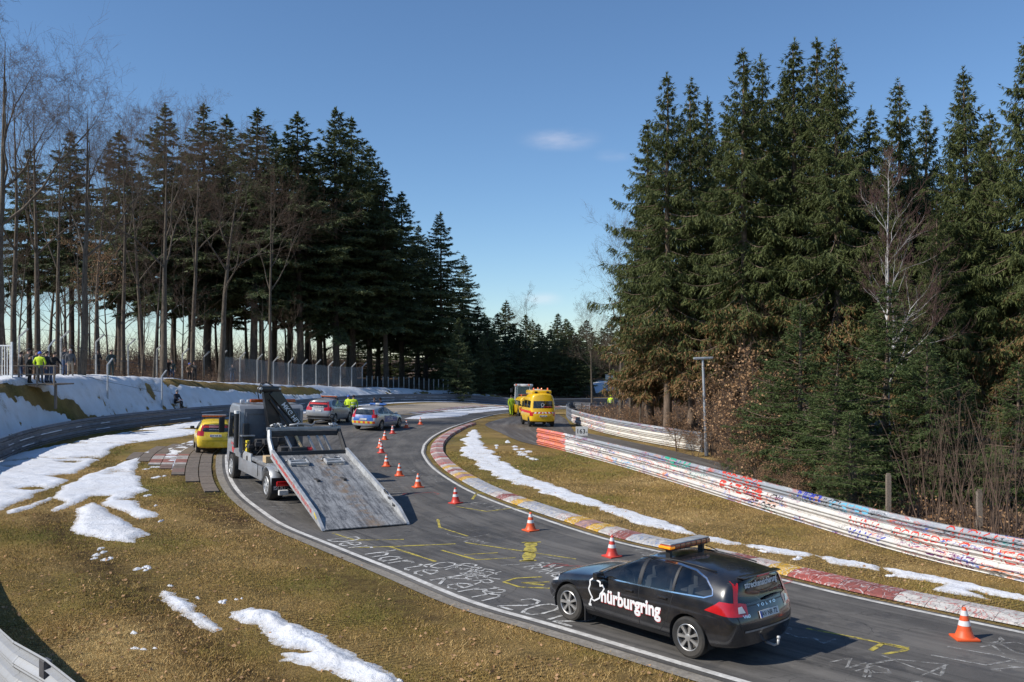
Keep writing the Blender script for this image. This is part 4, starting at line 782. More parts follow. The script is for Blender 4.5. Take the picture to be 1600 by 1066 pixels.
def make_car(name, mtx, spec):
    root = empty(name, mat=mtx); tag(root, spec['label'], spec['cat'], spec.get('group'))
    sc, lift, pm = spec.get('sc', (1, 1, 1)), spec.get('lift', 0.), spec['paint']; st = spec.get('st', WAGON); van = st is VAN
    bm = shell(st, sc, lift, levels=spec.get('lv', 2)); full = BVHTree.FromBMesh(bm)
    S = lambda pl: [(p[0]*sc[0], p[1]*sc[2]+lift) for p in pl]; Sy = lambda pl: [(p[0]*sc[1], p[1]*sc[2]+lift) for p in pl]
    if van:
        sidew = [[(1.28, 1.22), (.35, 1.25), (.35, 1.74), (.72, 1.74)], [(.28, 1.25), (-.9, 1.25), (-.9, 1.74), (.28, 1.74)], [(-.98, 1.25), (-2.1, 1.25), (-2.06, 1.70), (-.98, 1.74)]]
        wind = [(-.72, 1.26), (.72, 1.26), (.68, 1.78), (-.68, 1.78)]; rearw = [(-.70, 1.22), (.70, 1.22), (.66, 1.70), (-.66, 1.70)]
        doors = [[(1.34, .42), (.31, .38), (.31, 1.78), (.74, 1.80), (1.36, 1.15)]]; ax_f, ax_r, wr = 1.45, -1.47, .32
    else:
        sidew = [[(.62, .972), (-.27, .99), (-.27, 1.41), (-.02, 1.395), (.24, 1.27)], [(-.36, .992), (-1.0, 1.012), (-1.02, 1.405), (-.36, 1.415)], [(-1.07, 1.015), (-1.66, 1.05), (-1.80, 1.10), (-1.78, 1.17), (-1.60, 1.30), (-1.36, 1.375), (-1.07, 1.405)]]
        wind = [(-.64, 1.02), (.64, 1.02), (.54, 1.375), (-.54, 1.375)]; rearw = [(-.65, 1.02), (-.5, .985), (.5, .985), (.65, 1.02), (.555, 1.315), (-.555, 1.315)]
        doors = [[(.70, .30), (.86, .55), (.82, .93), (.26, 1.30), (-.02, 1.425), (-.31, 1.435), (-.33, .30)], [(-.33, .30), (-.31, 1.435), (-1.03, 1.42), (-1.06, 1.0), (-.96, .56), (-.78, .32)]]; ax_f, ax_r, wr = 1.40, -1.376, .325
    wr = spec.get('wr', wr); axx = (ax_f*sc[0], ax_r*sc[0])
    # windows
    for s in (1, -1):
        for pl in sidew: take(bm, cut(bm, S(pl), 'xz', side_cond(s)), 'side_window', 'car_glass', root, -.006)
    take(bm, cut(bm, Sy(wind), 'yz', lambda f: f.calc_center_median().x > 0 and f.normal.z < .93), 'windscreen', 'car_glass', root, -.004)
    take(bm, cut(bm, Sy(rearw), 'yz', lambda f: f.calc_center_median().x < -1.0 and f.normal.x < -.2), 'rear_window', spec.get('rearglass', 'car_glass'), root, -.005)
    if spec.get('tail', True) and not van:
        for s in (1, -1):
            t1 = cut(bm, S([(-1.70, .855), (-2.40, .80), (-2.40, .97), (-2.06, 1.03), (-1.96, 1.03), (-1.90, .98)]), 'xz', lambda f: f.calc_center_median().y*s > .50 and f.calc_center_median().x < -1.6*sc[0])
            t2 = []
            take(bm, list(set(t1) | set(t2)), 'tail_light', 'lamp_red', root, .006)
    # wheel arches and doors
    for s in (1, -1):
        for xx in axx:
            ra = wr+.055; circ = [(xx+ra*math.cos(a), wr+ra*math.sin(a)) for a in np.linspace(0, 2*math.pi, 25)[:-1]]
            fs = cut(bm, circ, 'xz', lambda f: f.calc_center_median().y*s > .3 and f.calc_center_median().z < wr+ra+.05); bmesh.ops.delete(bm, geom=fs, context='FACES')
            mb = MB(); n = 18; yo = s*.90*sc[1]; arc = [(xx+ra*1.01*math.cos(a), wr+ra*1.01*math.sin(a)) for a in np.linspace(-.35, math.pi+.35, n)]
            V = [(p[0], yo-s*.02, p[1]) for p in arc]+[(p[0], yo-s*.40, p[1]) for p in arc]+[(xx, yo-s*.40, wr)]
            mb.add(V, [(i, i+1, n+i+1, n+i) for i in range(n-1)]+[(n+i, n+i+1, 2*n) for i in range(n-1)]).build('wheel_well', 'rubber_mat', root)
        for k, pl in enumerate(doors):
            take(bm, cut(bm, S(pl), 'xz', side_cond(s)), 'door', spec.get('doorpaint', pm), root)
    for nme, pl, axn, cnd, mt in spec.get('panels', []): take(bm, cut(bm, S(pl) if axn == 'xz' else Sy(pl), axn, cnd), nme, mt, root)
    for v in list(bm.verts):
        if not v.link_faces: bm.verts.remove(v)
    me = bpy.data.meshes.new('body'); bm.to_mesh(me); bm.free(); me.materials.clear(); me.materials.append(M(pm)); me.shade_smooth(); link('body', me, root)
    for s in (1, -1):
        for pl in doors: seam(full, S(pl), 'xz', s, .011, 'trim_black', 'door_seam', root, .0025, closed=True)
        for xx in axx: wheel(root, xx, s*(.795*sc[1]), wr, .215, spec.get('spokes', 7), spec.get('rim', 'alloy'))
        hd = [(-.10, .86), (-.85, .885)] if not van else [(.5, 1.08), (.1, 1.08)]
        for hx, hz in hd[:len(doors)]:
            p = surf_pts(full, [(hx*sc[0], hz*sc[2]+lift)], 'xz', s, .018)[0]
            if p: MB().box(p, (.20, .028, .034), .012).build('door_handle', spec.get('handle', pm), root, 40)
        mx_, mz = (.52, 1.0) if not van else (1.30, 1.32); y0 = (.90 if not van else .93)*sc[1]
        mb = MB().box((mx_*sc[0], s*(y0+.12), mz*sc[2]+lift+.02), (.12, .20, .14), .045); mb.box((mx_*sc[0]+.02, s*(y0+.0), mz*sc[2]+lift-.04), (.07, .14, .05), .015)
        mb.build('wing_mirror', spec.get('mirror', pm), root, 50)
        hl = [(1.72, .70), (2.1, .60), (2.2, .72), (1.75, .83)] if not van else [(2.0, .75), (2.5, .72), (2.5, .92), (2.0, .95)]
        patch(full, S(hl), 'xz', s, 'lamp_clear', 'headlight', root, .006)
        if van: patch(full, Sy([(s*.70, .72), (s*.90, .72), (s*.90, .98), (s*.74, .98)]), 'yz', -1, 'lamp_red', 'tail_light', root, .008)
    if not van:
        for s in (1, -1): seam(full, Sy([(s*.705, .97), (s*.67, 1.10), (s*.585, 1.35)]), 'yz', -1, .075, 'lamp_red', 'tail_light_strip', root, .008, .03, xmax=-1.93*sc[0])
    # floor pan, seats, wheel
    mb = MB().box((-.2*sc[0], 0, .30*sc[2]+lift), (3.2*sc[0], 1.35*sc[1], .06)); mb.build('floor_pan', 'chassis', root)
    for sx_, sy_ in ((.05, .36), (.05, -.36), (-.85, .36), (-.85, -.36)):
        zs = .55*sc[2]+lift+(.25 if van else 0); b_ = MB().box((sx_, sy_*sc[1], zs-.05), (.5, .48, .16), .05); b_.box((sx_-.28, sy_*sc[1], zs+.26), (.14, .46, .58), .05, Matrix.Rotation(R(-14), 3, 'Y')); b_.box((sx_-.36, sy_*sc[1], zs+.62), (.10, .24, .18), .04); b_.build('seat', 'seat_cloth', root, 40)
    MB().box(((.62 if not van else 1.3)*sc[0], 0, (.86 if not van else 1.1)*sc[2]+lift), (.34, 1.4*sc[1], .22), .06).build('dashboard', 'trim_black', root, 40)
    c0 = Vector((.42*sc[0] if not van else 1.05, .36*sc[1], (.88 if not van else 1.22)*sc[2]+lift)); rt = Matrix.Rotation(R(-65), 3, 'Y'); MB().tube([c0+rt @ Vector((.19*math.cos(a), .19*math.sin(a), 0)) for a in np.linspace(0, 2*math.pi, 17)], .016, 6, False).tube([c0+rt @ Vector((-.18, 0, 0)), c0+rt @ Vector((.18, 0, 0))], .016, 6).build('steering_wheel', 'trim_black', root, 0)
    return root, full, S, Sy
def plate(root, full, Sy, z, text, wd=.52, yc=0., mt='plate_white'):
    p = surf_pts(full, Sy([(yc, z)]), 'yz', -1, .012)[0]; h = surf_pts(full, Sy([(yc, z+.06)]), 'yz', -1, .012)[0]
    tilt = math.atan2(h.x-p.x, h.z-p.z); rt = Matrix.Rotation(tilt, 3, 'Y')
    o = MB().box(p, (.014, wd, .115), .003, rt).build('number_plate', mt, root); MB().box(p+rt @ Vector((-.009, wd*.5-.025, 0)), (.004, .045, .105), 0, rt).build('plate_band', 'plate_blue', o)
    V, Fc = text2d(text, .105, .002, 'CENTER'); MB().add([p+rt @ Vector((-.0095, -u*.98-.0, v-.037)) for u, v in V], Fc).build('plate_lettering', 'sticker_black', o)
    return p

# black estate car in the foreground
p0, p1 = G(1078, 1031), G(891, 972); hd = math.atan2(*(p1-p0)[::-1]); u_ = np.array([math.cos(hd), math.sin(hd)]); r_ = np.array([u_[1], -u_[0]])
KV = .965
ctr = (p0+p1)/2+r_*.86*KV
VM = on_ground(ctr[0], ctr[1], hd, float(rz(*ctr))+.03) @ Matrix.Diagonal((KV, KV, KV, 1))
root, full, S, Sy = make_car('estate_car', VM, dict(label='black estate car with white side lettering parked in the foreground', cat='car', paint='paint_black', wr=.335, lv=3))
for s in (1, -1):
    dlo = [(.66, .962), (-.9, 1.0), (-1.67, 1.040), (-1.82, 1.10), (-1.79, 1.18), (-1.61, 1.315), (-1.36, 1.392), (-1.0, 1.425), (-.5, 1.436), (-.2, 1.434), (.0, 1.41), (.25, 1.285), (.66, .985)]
    seam(full, dlo, 'xz', s, .020, 'chrome', 'window_trim', root, .006, .03, True)
    for x0, x1 in ((-.31, -.31), (-1.035, -1.045)): seam(full, [(x0, .985), (x1, 1.41)], 'xz', s, .075 if x0 > -.5 else .045, 'trim_black', 'window_pillar', root, .004, .03)
    seam(full, [(-.72, 1.0), (-.86, 1.40)], 'xz', s, .022, 'steel_grey', 'window_bar', root, .006, .03) if 0 else None
    seam(full, [(1.02, .27), (-.98, .27)], 'xz', s, .07, 'trim_black', 'sill_trim', root, .008, .1)
    MB().tube([q for q in surf_pts(full, [(x, s*.555) for x in (-.15, -.4, -.9, -1.3, -1.7)], 'xy', 1, .02) if q], .013, 8).build('roof_rail', 'trim_black', root, 0)
    MB().box((.98, s*.80, .22), (.03, .18, .26), .01).build('mud_flap', 'rubber_mat', root)
decal_text(full, 'nürburgring', (.56, .545), .335, 'xz', 1, 'sticker_white', 'side_lettering', root, .006, True, .012, rot=0, xs=.86)
decal_text(full, 'nürburgring', (.556, .536), .335, 'xz', 1, 'sticker_red', 'lettering_shadow', root, .004, True, .013, rot=0, xs=.86)
# outline of the circuit on the front door
trk = [(0, 0), (.03, .10), (.08, .16), (.03, .22), (-.03, .32), (.0, .42), (-.02, .50), (.06, .56), (.13, .60), (.18, .54), (.27, .52), (.28, .44), (.34, .47), (.40, .42), (.36, .34), (.30, .28), (.28, .19), (.20, .14), (.13, .10), (.07, .12)]
seam(full, [(.84-x*.9, .43+z*.84) for x, z in trk], 'xz', 1, .028, 'sticker_white', 'circuit_outline', root, .006, .03)
seam(full, [(.87, .42), (.80, .425)], 'xz', 1, .04, 'sticker_white', 'circuit_outline', root, .006, .02)
decal_text(full, 'streckensicherung', (.0, 1.215), .14, 'yz', -1, 'sticker_white', 'window_lettering', root, .008, True, .004, 'CENTER', xs=.88)
for k_, ch in enumerate('VOLVO'): decal_text(full, ch, (.22-k_*.11, .905), .06, 'yz', -1, 'chrome', 'tailgate_letter', root, .008, True, .001, 'CENTER', xs=1.6)
decal_text(full, 'V60', (.55, .785), .065, 'yz', -1, 'chrome', 'tailgate_lettering', root, .008, True, .001, 'CENTER', xs=1.5); decal_text(full, 'D5', (-.53, .80), .05, 'yz', -1, 'chrome', 'tailgate_lettering', root, .008, True, .0, 'CENTER', xs=1.3)
plate(root, full, Sy, .79, 'AV NR 72')
tg = [(-.66, 1.3), (-.70, 1.0), (-.73, .80), (-.68, .62), (-.55, .585), (.55, .585), (.68, .62), (.73, .80), (.70, 1.0), (.66, 1.3)]
seam(full, tg, 'yz', -1, .014, 'trim_black', 'tailgate_seam', root, .003, .04); seam(full, [(-.60, .945), (.60, .945)], 'yz', -1, .016, 'trim_black', 'tailgate_seam', root, .004, .05)
seam(full, [(-.62, .575), (.62, .575)], 'yz', -1, .03, 'steel_grey', 'bumper_step', root, .01, .05)
MB().box((-2.13, 0, 1.383), (.15, 1.04, .026), .010).build('roof_spoiler', 'paint_black', root, 40); MB().box((-2.205, 0, 1.372), (.02, .34, .022), .006).build('brake_light', 'lamp_red', root)
p = surf_pts(full, [(.0, .99)], 'yz', -1, .02)[0]; MB().tube([p+Vector((-.01, .05, .01)), p+Vector((.0, -.28, .035)), p+Vector((.02, -.46, .03))], [.018, .011, .007], 6).build('rear_wiper', 'trim_black', root)
MB().tube([(-2.15, -.02, .30), (-2.40, -.02, .27), (-2.47, -.02, .31), (-2.48, -.02, .40)], .022, 8).lathe([(.001, .375), (.025, .385), (.032, .41), (.025, .435), (.001, .44)], 10, 'z', (-2.48, -.02, 0)).build('tow_hook', 'steel_light', root, 0)
MB().box((-1.93, .06, 1.02), (.10, .62, .09), .03, Matrix.Rotation(R(8), 3, 'X')).build('parcel_tube', 'orange_cover', root, 40); MB().box((-1.4, 0, .98), (.9, 1.1, .03), .01).build('load_cover', 'seat_cloth', root)
for s in (1, -1): patch(full, [(s*.56, .86), (s*.70, .86), (s*.68, .95), (s*.60, .96)], 'yz', -1, 'lamp_clear', 'reversing_light', root, .012)
lb = light_bar(root, -.62, 1.49, 1.12, True, .10); MB().tube([(-.72, -.45, 1.56), (-.80, -.52, 1.52), (-.86, -.60, 1.47), (-.80, -.66, 1.44)], .008, 6).build('cable', 'trim_black', lb)
# yellow hatchback behind the truck
def car_at(px, py, dep_heading, **k):
    p = G(px, py); return p
def put(px, py, hd, dx=0.): p = G(px, py); q = p+np.array([math.cos(hd), math.sin(hd)])*dx; return on_ground(q[0], q[1], hd, float(rz(*q))+.03)
hd = R(112); root, full, S, Sy = make_car('hatchback', put(336, 711, hd, 1.75), dict(label='small yellow hatchback with amber light bar parked behind the truck', cat='car', paint='paint_yellow', sc=(.80, .90, 1.04), wr=.30, spokes=9, rim='alloy_dirty', mirror='trim_black'))
patch(full, Sy([(-.60, 1.17), (.60, 1.17), (.52, 1.265), (-.52, 1.265)]), 'yz', -1, 'sticker_red', 'window_strip', root, .006)
decal_text(full, 'Streckensicherung', (0, 1.235), .085, 'yz', -1, 'sticker_white', 'window_lettering', root, .010, True, .001, 'CENTER', xs=.95); decal_text(full, 'www.skoda-auto.de', (0, 1.12), .075, 'yz', -1, 'sticker_white', 'window_lettering', root, .010, True, 0, 'CENTER')
decal_text(full, '3', (-.52, .80), .17, 'yz', -1, 'sticker_black', 'tailgate_number', root, .010, True, .004, 'CENTER'); plate(root, full, Sy, .82, 'AW NR 83', .50)
seam(full, Sy([(-.66, .60), (.66, .60)]), 'yz', -1, .015, 'trim_black', 'tailgate_seam', root, .004, .06); seam(full, Sy([(-.62, .32), (.62, .32)]), 'yz', -1, .10, 'trim_black', 'bumper_trim', root, .006, .06)
light_bar(root, -.35, 1.54, 1.1, False, .06)
# silver SUV at the far left edge of the track
hd = R(80); root, full, S, Sy = make_car('suv', put(499, 664, hd, 1.9), dict(label='silver grey SUV with amber light bar and red rear window strip', cat='car', paint='paint_silver', sc=(1.0, 1.02, 1.13), lift=.04, wr=.36, spokes=7, mirror='trim_black'))
patch(full, Sy([(-.60, 1.17), (.60, 1.17), (.53, 1.27), (-.53, 1.27)]), 'yz', -1, 'sticker_red', 'window_strip', root, .006); decal_text(full, 'Streckensicherung', (0, 1.19), .10, 'yz', -1, 'sticker_white', 'window_lettering', root, .010, True, .002, 'CENTER'); plate(root, full, Sy, .80, 'AW RS 11', .52)
seam(full, Sy([(-.8, .42), (.8, .42)]), 'yz', -1, .16, 'trim_black', 'bumper_trim', root, .006, .06); light_bar(root, -.3, 1.72, 1.15, False, .06)
# police estate
hd = R(74); root, full, S, Sy = make_car('police_car', put(572, 673, hd, 1.85), dict(label='blue and silver police estate car with blue roof lights', cat='car', paint='paint_police', doorpaint='paint_police', sc=(1.03, .98, 1.02), wr=.33, spokes=5, handle='trim_black', panels=[('tailgate', [(-.70, .62), (.70, .62), (.66, .98), (-.66, .98)], 'yz', lambda f: f.calc_center_median().x < -1.8, 'paint_blue')]))
for s in (1, -1): patch(full, S([(1.0, .50), (-1.0, .50), (-1.0, .88), (1.0, .86)]), 'xz', s, 'paint_blue', 'side_panel', root, .006); decal_text(full, 'POLIZEI', (.55*s, .60), .24, 'xz', s, 'sticker_white', 'side_lettering', root, .010, s > 0, .004)
for k in range(10):
    y0 = -.80+k*.16; patch(full, Sy([(y0, .46), (y0+.16, .46), (y0+.16, .60), (y0, .60)]), 'yz', -1, 'sticker_yellow' if k % 2 else 'orange_cover', 'reflective_band', root, .006)
plate(root, full, Sy, .72, 'RPL4 212', .52)
bar = MB().box((-.1, 0, 1.60), (.30, 1.15, .12), .05).build('light_bar', 'paint_blue', root, 40); MB().box((-.1, 0, 1.53), (.2, .9, .05), .01).build('bar_base', 'trim_black', bar); MB().box((-.1, 0, 1.61), (.32, .3, .11), .04).build('bar_centre', 'steel_light', bar, 40)
# ambulance and small yellow van in the service bay
hd = R(99); root, full, S, Sy = make_car('ambulance_van', put(848, 668, hd, 2.15), dict(label='yellow high-roof ambulance van with red beacons and chevron stripe', cat='van', st=VAN, paint='paint_amb', sc=(1, 1.0, 1.06), wr=.33, spokes=6, rim='trim_black', mirror='trim_black'))
MB().box((-.55, 0, 2.40), (2.6, 1.42, .30), .14).build('high_roof', 'paint_amb', root, 50)
for k in range(12):
    y0 = -.78+k*.13; patch(full, Sy([(y0, .88), (y0+.13, .88), (y0+.13+(.06 if k < 6 else -.06), .98), (y0+(.06 if k < 6 else -.06), .98)]), 'yz', -1, 'sticker_red' if k % 2 else 'sticker_white', 'chevron_stripe', root, .006)
for s in (1, -1): patch(full, S([(2.0, .90), (-2.2, .90), (-2.2, 1.06), (2.0, 1.06)]), 'xz', s, 'sticker_red', 'side_band', root, .006); decal_text(full, 'NOTARZT', (1.0*s, .92), .13, 'xz', s, 'sticker_white', 'side_lettering', root, .010, s > 0)
plate(root, full, Sy, .72, 'AW NR 40', .52)
decal_text(full, 'nürburgring', (-.0, 1.36), .12, 'yz', -1, 'sticker_red', 'window_lettering', root, .01, True, .002, 'LEFT'); seam(full, [(.12-x*.5, 1.36+z*.5) for x, z in trk], 'yz', -1, .02, 'sticker_white', 'circuit_outline', root, .01, .04)
for x_, y_ in ((-1.4, .5), (-1.4, -.5), (.4, -.15), (-1.2, -.1)): MB().lathe([(.07, 0), (.07, .04), (.055, .06), (.055, .14), (.03, .17), (.001, .175)], 12, 'z', (x_, y_, 2.54)).build('beacon', 'beacon', root, 40)
for y_ in (.42, -.42): MB().box((-1.87, y_, 2.40), (.06, .2, .12), .02).build('roof_lamp', 'trim_black', root)
MB().box((-.2, 0, 2.57), (.5, .5, .06), .02).build('roof_hatch', 'white_paint', root)
hd = R(103); root, full, S, Sy = make_car('small_van', put(826, 651, hd, 1.8), dict(label='low yellow van with black rear window beside the ambulance', cat='van', st=VAN, paint='paint_amb', sc=(.86, .94, .80), wr=.31, spokes=6, rim='alloy_dirty', mirror='trim_black'))
MB().lathe([(.07, 0), (.07, .04), (.055, .12), (.001, .15)], 12, 'z', (-.2, .3, 1.78)).build('beacon', 'beacon', root, 40); plate(root, full, Sy, .85, 'AW NR 41', .5); light_bar(root, .2, 1.78, 1.0, False, .03)
for s in (1, -1): patch(full, Sy([(s*.72, .68), (s*.86, .68), (s*.86, 1.0), (s*.76, 1.0)]), 'yz', -1, 'lamp_red', 'tail_lamp', root, .012)

# white tractor at the far end of the bay
p = np.array([(817-800)/F*84, 84.]); root = empty('tractor', mat=on_ground(p[0], p[1], R(262), float(rz(*p))+.03)); tag(root, 'white cab tractor with amber lamps facing the camera behind the vans', 'tractor')
mb = MB().box((1.3, 0, 1.15), (1.9, .85, .8), .12); mb.box((2.2, 0, .95), (.25, .8, .55), .06); mb.build('bonnet', 'white_paint', root, 45); MB().box((.4, 0, .75), (3.4, .6, .35), .05).build('frame', 'chassis', root)
for x_, y_, r_, w_ in ((1.75, .82, .58, .42), (1.75, -.82, .58, .42), (-.5, .88, .82, .52), (-.5, -.88, .82, .52)): wheel(root, x_, y_, r_, w_, 6, 'white_paint', rimr=.55)
cabp = MB()
for x_, y_ in ((.45, .72), (.45, -.72), (-.9, .72), (-.9, -.72)): cabp.tube([(x_, y_, 1.15), (x_*.92, y_*.93, 2.62)], .055, 6)
cabp.box((-.22, 0, 1.2), (1.45, 1.5, .14), .03); cabp.build('cab_frame', 'white_paint', root, 40); MB().box((-.22, 0, 2.74), (1.65, 1.6, .22), .08).build('cab_roof', 'white_paint', root, 45)
for y_ in (.70, -.70): MB().add([(.43, y_, 1.3), (-.86, y_, 1.3), (-.82, y_*.94, 2.6), (.41, y_*.94, 2.6)], [(0, 1, 2, 3)]).build('side_window', 'clear_glass', root)
MB().add([(.46, .68, 1.3), (.46, -.68, 1.3), (.43, -.64, 2.6), (.43, .64, 2.6)], [(0, 1, 2, 3)]).build('windscreen', 'clear_glass', root)
for y_ in (.6, -.6, .35, -.35): MB().box((.62, y_, 2.78), (.08, .16, .12), .02).build('roof_lamp', 'beacon' if abs(y_) > .5 else 'lamp_clear', root)
for s in (1, -1): MB().box((.55, s*1.05, 2.25), (.06, .22, .36), .03).tube([(.45, s*.7, 2.5), (.55, s*1.05, 2.45)], .02, 6).build('mirror', 'trim_black', root, 40)
MB().box((-.3, 0, 1.45), (.5, .5, .4), .08).build('seat', 'seat_cloth', root, 40)

# ------------------------------------------------------------------ recovery truck with lowered slide bed
TU = np.array([-.5, .866]); BL = G(503, 833); hd = math.atan2(TU[1], TU[0]); rr_ = np.array([TU[1], -TU[0]]); BW = 2.56; o_ = BL+rr_*BW/2
tm = on_ground(o_[0], o_[1], hd, float(rz(*o_))+.04); T = empty('recovery_truck', mat=tm); tag(T, 'grey recovery truck with tilted slide bed and folded black crane', 'truck')
def steel_bed():
    m, t, b = newmat('worn_bed'); v = coords(t); n = noise(t, v, 2.2, 8, .65); st_ = noise(t, node(t, 'Mapping', Vector=v, Scale=(.6, 5, 1)).outputs[0], 2, 6, .7)
    c = mixc(t, rng_(t, n, .35, .65), (.26, .26, .255), (.44, .435, .42)); c = mixc(t, rng_(t, st_, .44, .62, 0, .9), c, (.115, .115, .115)); c = mixc(t, rng_(t, noise(t, v, 7, 7, .75), .55, .68, 0, .7), c, (.07, .07, .075))
    l = math_(t, 'ABSOLUTE', math_(t, 'SUBTRACT', noise(t, node(t, 'Mapping', Vector=v, Scale=(1, 1.5, 1)).outputs[0], 2.2, 3, .5, 1.2), .5)); c = mixc(t, rng_(t, l, 0, .012, .9, 0), c, (.04, .04, .05))
    ru = node(t, 'SeparateXYZ', Vector=v).outputs[1]; rs = math_(t, 'MULTIPLY', rng_(t, math_(t, 'ABSOLUTE', math_(t, 'ADD', ru, math_(t, 'MULTIPLY', n, .5), )), 0.02, .42, 1, 0), rng_(t, noise(t, v, 5, 6), .42, .62))
    c = mixc(t, math_(t, 'MULTIPLY', rs, .8), c, (.30, .20, .11)); t.links.new(c, b.inputs['Base Color']); b.inputs['Metallic'].default_value = .25; b.inputs['Roughness'].default_value = .5; bump(t, b, n, .2, .01); MATS['worn_bed'] = m
steel_bed(); paint('rub_red', (.55, .07, .06), .5, 9)
pit = math.atan2(1.43, 5.3); RB = Matrix.Rotation(-pit, 3, 'Y'); LB = 5.5
def bed(pts): return [RB @ Vector(p)+Vector((0, 0, .02)) for p in pts]
def bedbox(mb, c, d, bev=.01): mb.box(RB @ Vector(c)+Vector((0, 0, .02)), d, bev, RB); return mb
nb_ = 5
for k in range(nb_):
    a0, a1 = LB*k/nb_+.004, LB*(k+1)/nb_-.004
    if k == 0: a0, a1 = 0, 1.36
    elif k == 1: a0, a1 = 1.365, 2.2
    wd = BW-.16; MB().add(bed([(a0, -wd/2, .03), (a1, -wd/2, .08 if k else .07), (a1, wd/2, .08 if k else .07), (a0, wd/2, .03), (a0, -wd/2, .0), (a1, -wd/2, .0), (a1, wd/2, .0), (a0, wd/2, .0)]), [(0, 3, 2, 1), (4, 5, 6, 7), (0, 1, 5, 4), (1, 2, 6, 5), (2, 3, 7, 6), (3, 0, 4, 7)]).build('bed_plate', 'worn_bed', T)
for s in (1, -1):
    y_ = s*(BW/2-.04); V = bed([(.0, y_-.045, 0), (LB, y_-.045, -.04), (LB, y_-.045, .24), (.75, y_-.045, .22), (.05, y_-.045, .05)])+bed([(.0, y_+.045, 0), (LB, y_+.045, -.04), (LB, y_+.045, .24), (.75, y_+.045, .22), (.05, y_+.045, .05)])
    n = 5; o = MB().add(V, [(i, (i+1) % n, n+(i+1) % n, n+i) for i in range(n)]+[(4, 3, 2, 1, 0), (5, 6, 7, 8, 9)]).build('side_rail', 'steel_light', T)
    MB().add(bed([(1.0, y_+s*.048, .06), (LB-.1, y_+s*.048, .06), (LB-.1, y_+s*.048, .17), (1.0, y_+s*.048, .17)]), [(0, 1, 2, 3)]).build('rail_stripe', 'rub_red', o)
    for k in range(4): MB().box(RB @ Vector((.55+k*.06, y_+s*.05, .12+.02*k))+Vector((0, 0, .02)), (.05, .006, .06), 0, RB).build('reflector', 'sticker_yellow', o)
# wheel chocks and chains on the plate
for s in (.62, -.55):
    mb = MB(); bedbox(mb, (LB-.95, s, .13), (.08, .62, .08)); bedbox(mb, (LB-.72, s, .13), (.06, .5, .06))
    for k in (-.28, .28): bedbox(mb, (LB-.84, s+k, .13), (.34, .05, .10))
    mb.build('wheel_stop', 'steel_light', T, 40)
    pts = [RB @ Vector((LB-.5+.12*math.sin(k*1.1+s), s-.35+k*.07, .10+.03*math.sin(k*2.3)))+Vector((0, 0, .02)) for k in range(11)]; MB().tube(pts, .022, 5).build('chain', 'steel_grey', T, 0)
MB().tube([RB @ Vector((1.9-.12*k, -BW/2+.07+.03*math.sin(k*2), .25-.015*k+.03*math.sin(k*1.7)))+Vector((0, 0, .02)) for k in range(9)], .035, 5).build('strap', 'trim_black', T, 0)
# cross frame at the top of the bed
top = Vector((LB*math.cos(pit), 0, LB*math.sin(pit)+.02)); mb = MB()
MB().box(top+Vector((-.02, 0, .06)), (.16, BW-.1, .22), .03).build('cross_beam', 'trim_black', T, 40)
for s in (1, -1):
    y_ = s*(BW/2-.06); MB().tube([top+Vector((-.05, y_, .05)), top+Vector((.45, y_, .52)), top+Vector((.62, y_*.97, .80))], [.085, .075, .07], 6).build('frame_post', 'steel_light' if s > 0 else 'chassis', T, 30)
gx_ = top+Vector((.66, 0, .84)); MB().box(gx_, (.14, BW-.05, .13), .02).build('gantry_beam', 'steel_grey', T, 40); MB().box(gx_+Vector((-.05, 0, -.16)), (.10, BW-.3, .16), .02).build('gantry_beam', 'chassis', T, 40)
for y_ in (1.02, .75, .9, -.98, -1.1): mb2 = MB(); [mb2.tube([gx_+Vector((random.uniform(-.1, .1), y_+random.uniform(-.16, .16), .06+random.uniform(0, .14))) for _ in range(4)], .025, 5) for _ in range(3)]; mb2.build('shackle', 'steel_light', T, 0)
MB().tube([gx_+Vector((0, .5, .12)), gx_+Vector((.05, .1, .16)), gx_+Vector((0, -.25, .10)), gx_+Vector((.1, -.42, .22))], .035, 6).build('strap_bundle', 'steel_grey', T, 0)
MB().tube([gx_+Vector((0, -.95, .05)), gx_+Vector((0, -.95, .34))], .018, 6).tube([gx_+Vector((0, -.95+.09*math.cos(a), .40+.07*math.sin(a))) for a in np.linspace(0, 6.28, 9)], .022, 6, False).build('work_lamp', 'trim_black', T, 40)
for y_ in (.7, .35, -.05, -.35, -.6): MB().tube([gx_+Vector((0, y_, -.1)), top+Vector((.35, y_-.28, .04))], .05, 5).build('brace', 'steel_grey' if y_ != .35 else 'wood_block', T, 30)
MB().box(top+Vector((.5, .25, .12)), (.35, .55, .28), .05).build('winch', 'chassis', T, 40); MB().tube([top+Vector((.5, -.05, .12)), top+Vector((.5, -.2, .12))], .13, 12).build('winch_drum', 'sticker_red', T, 40)
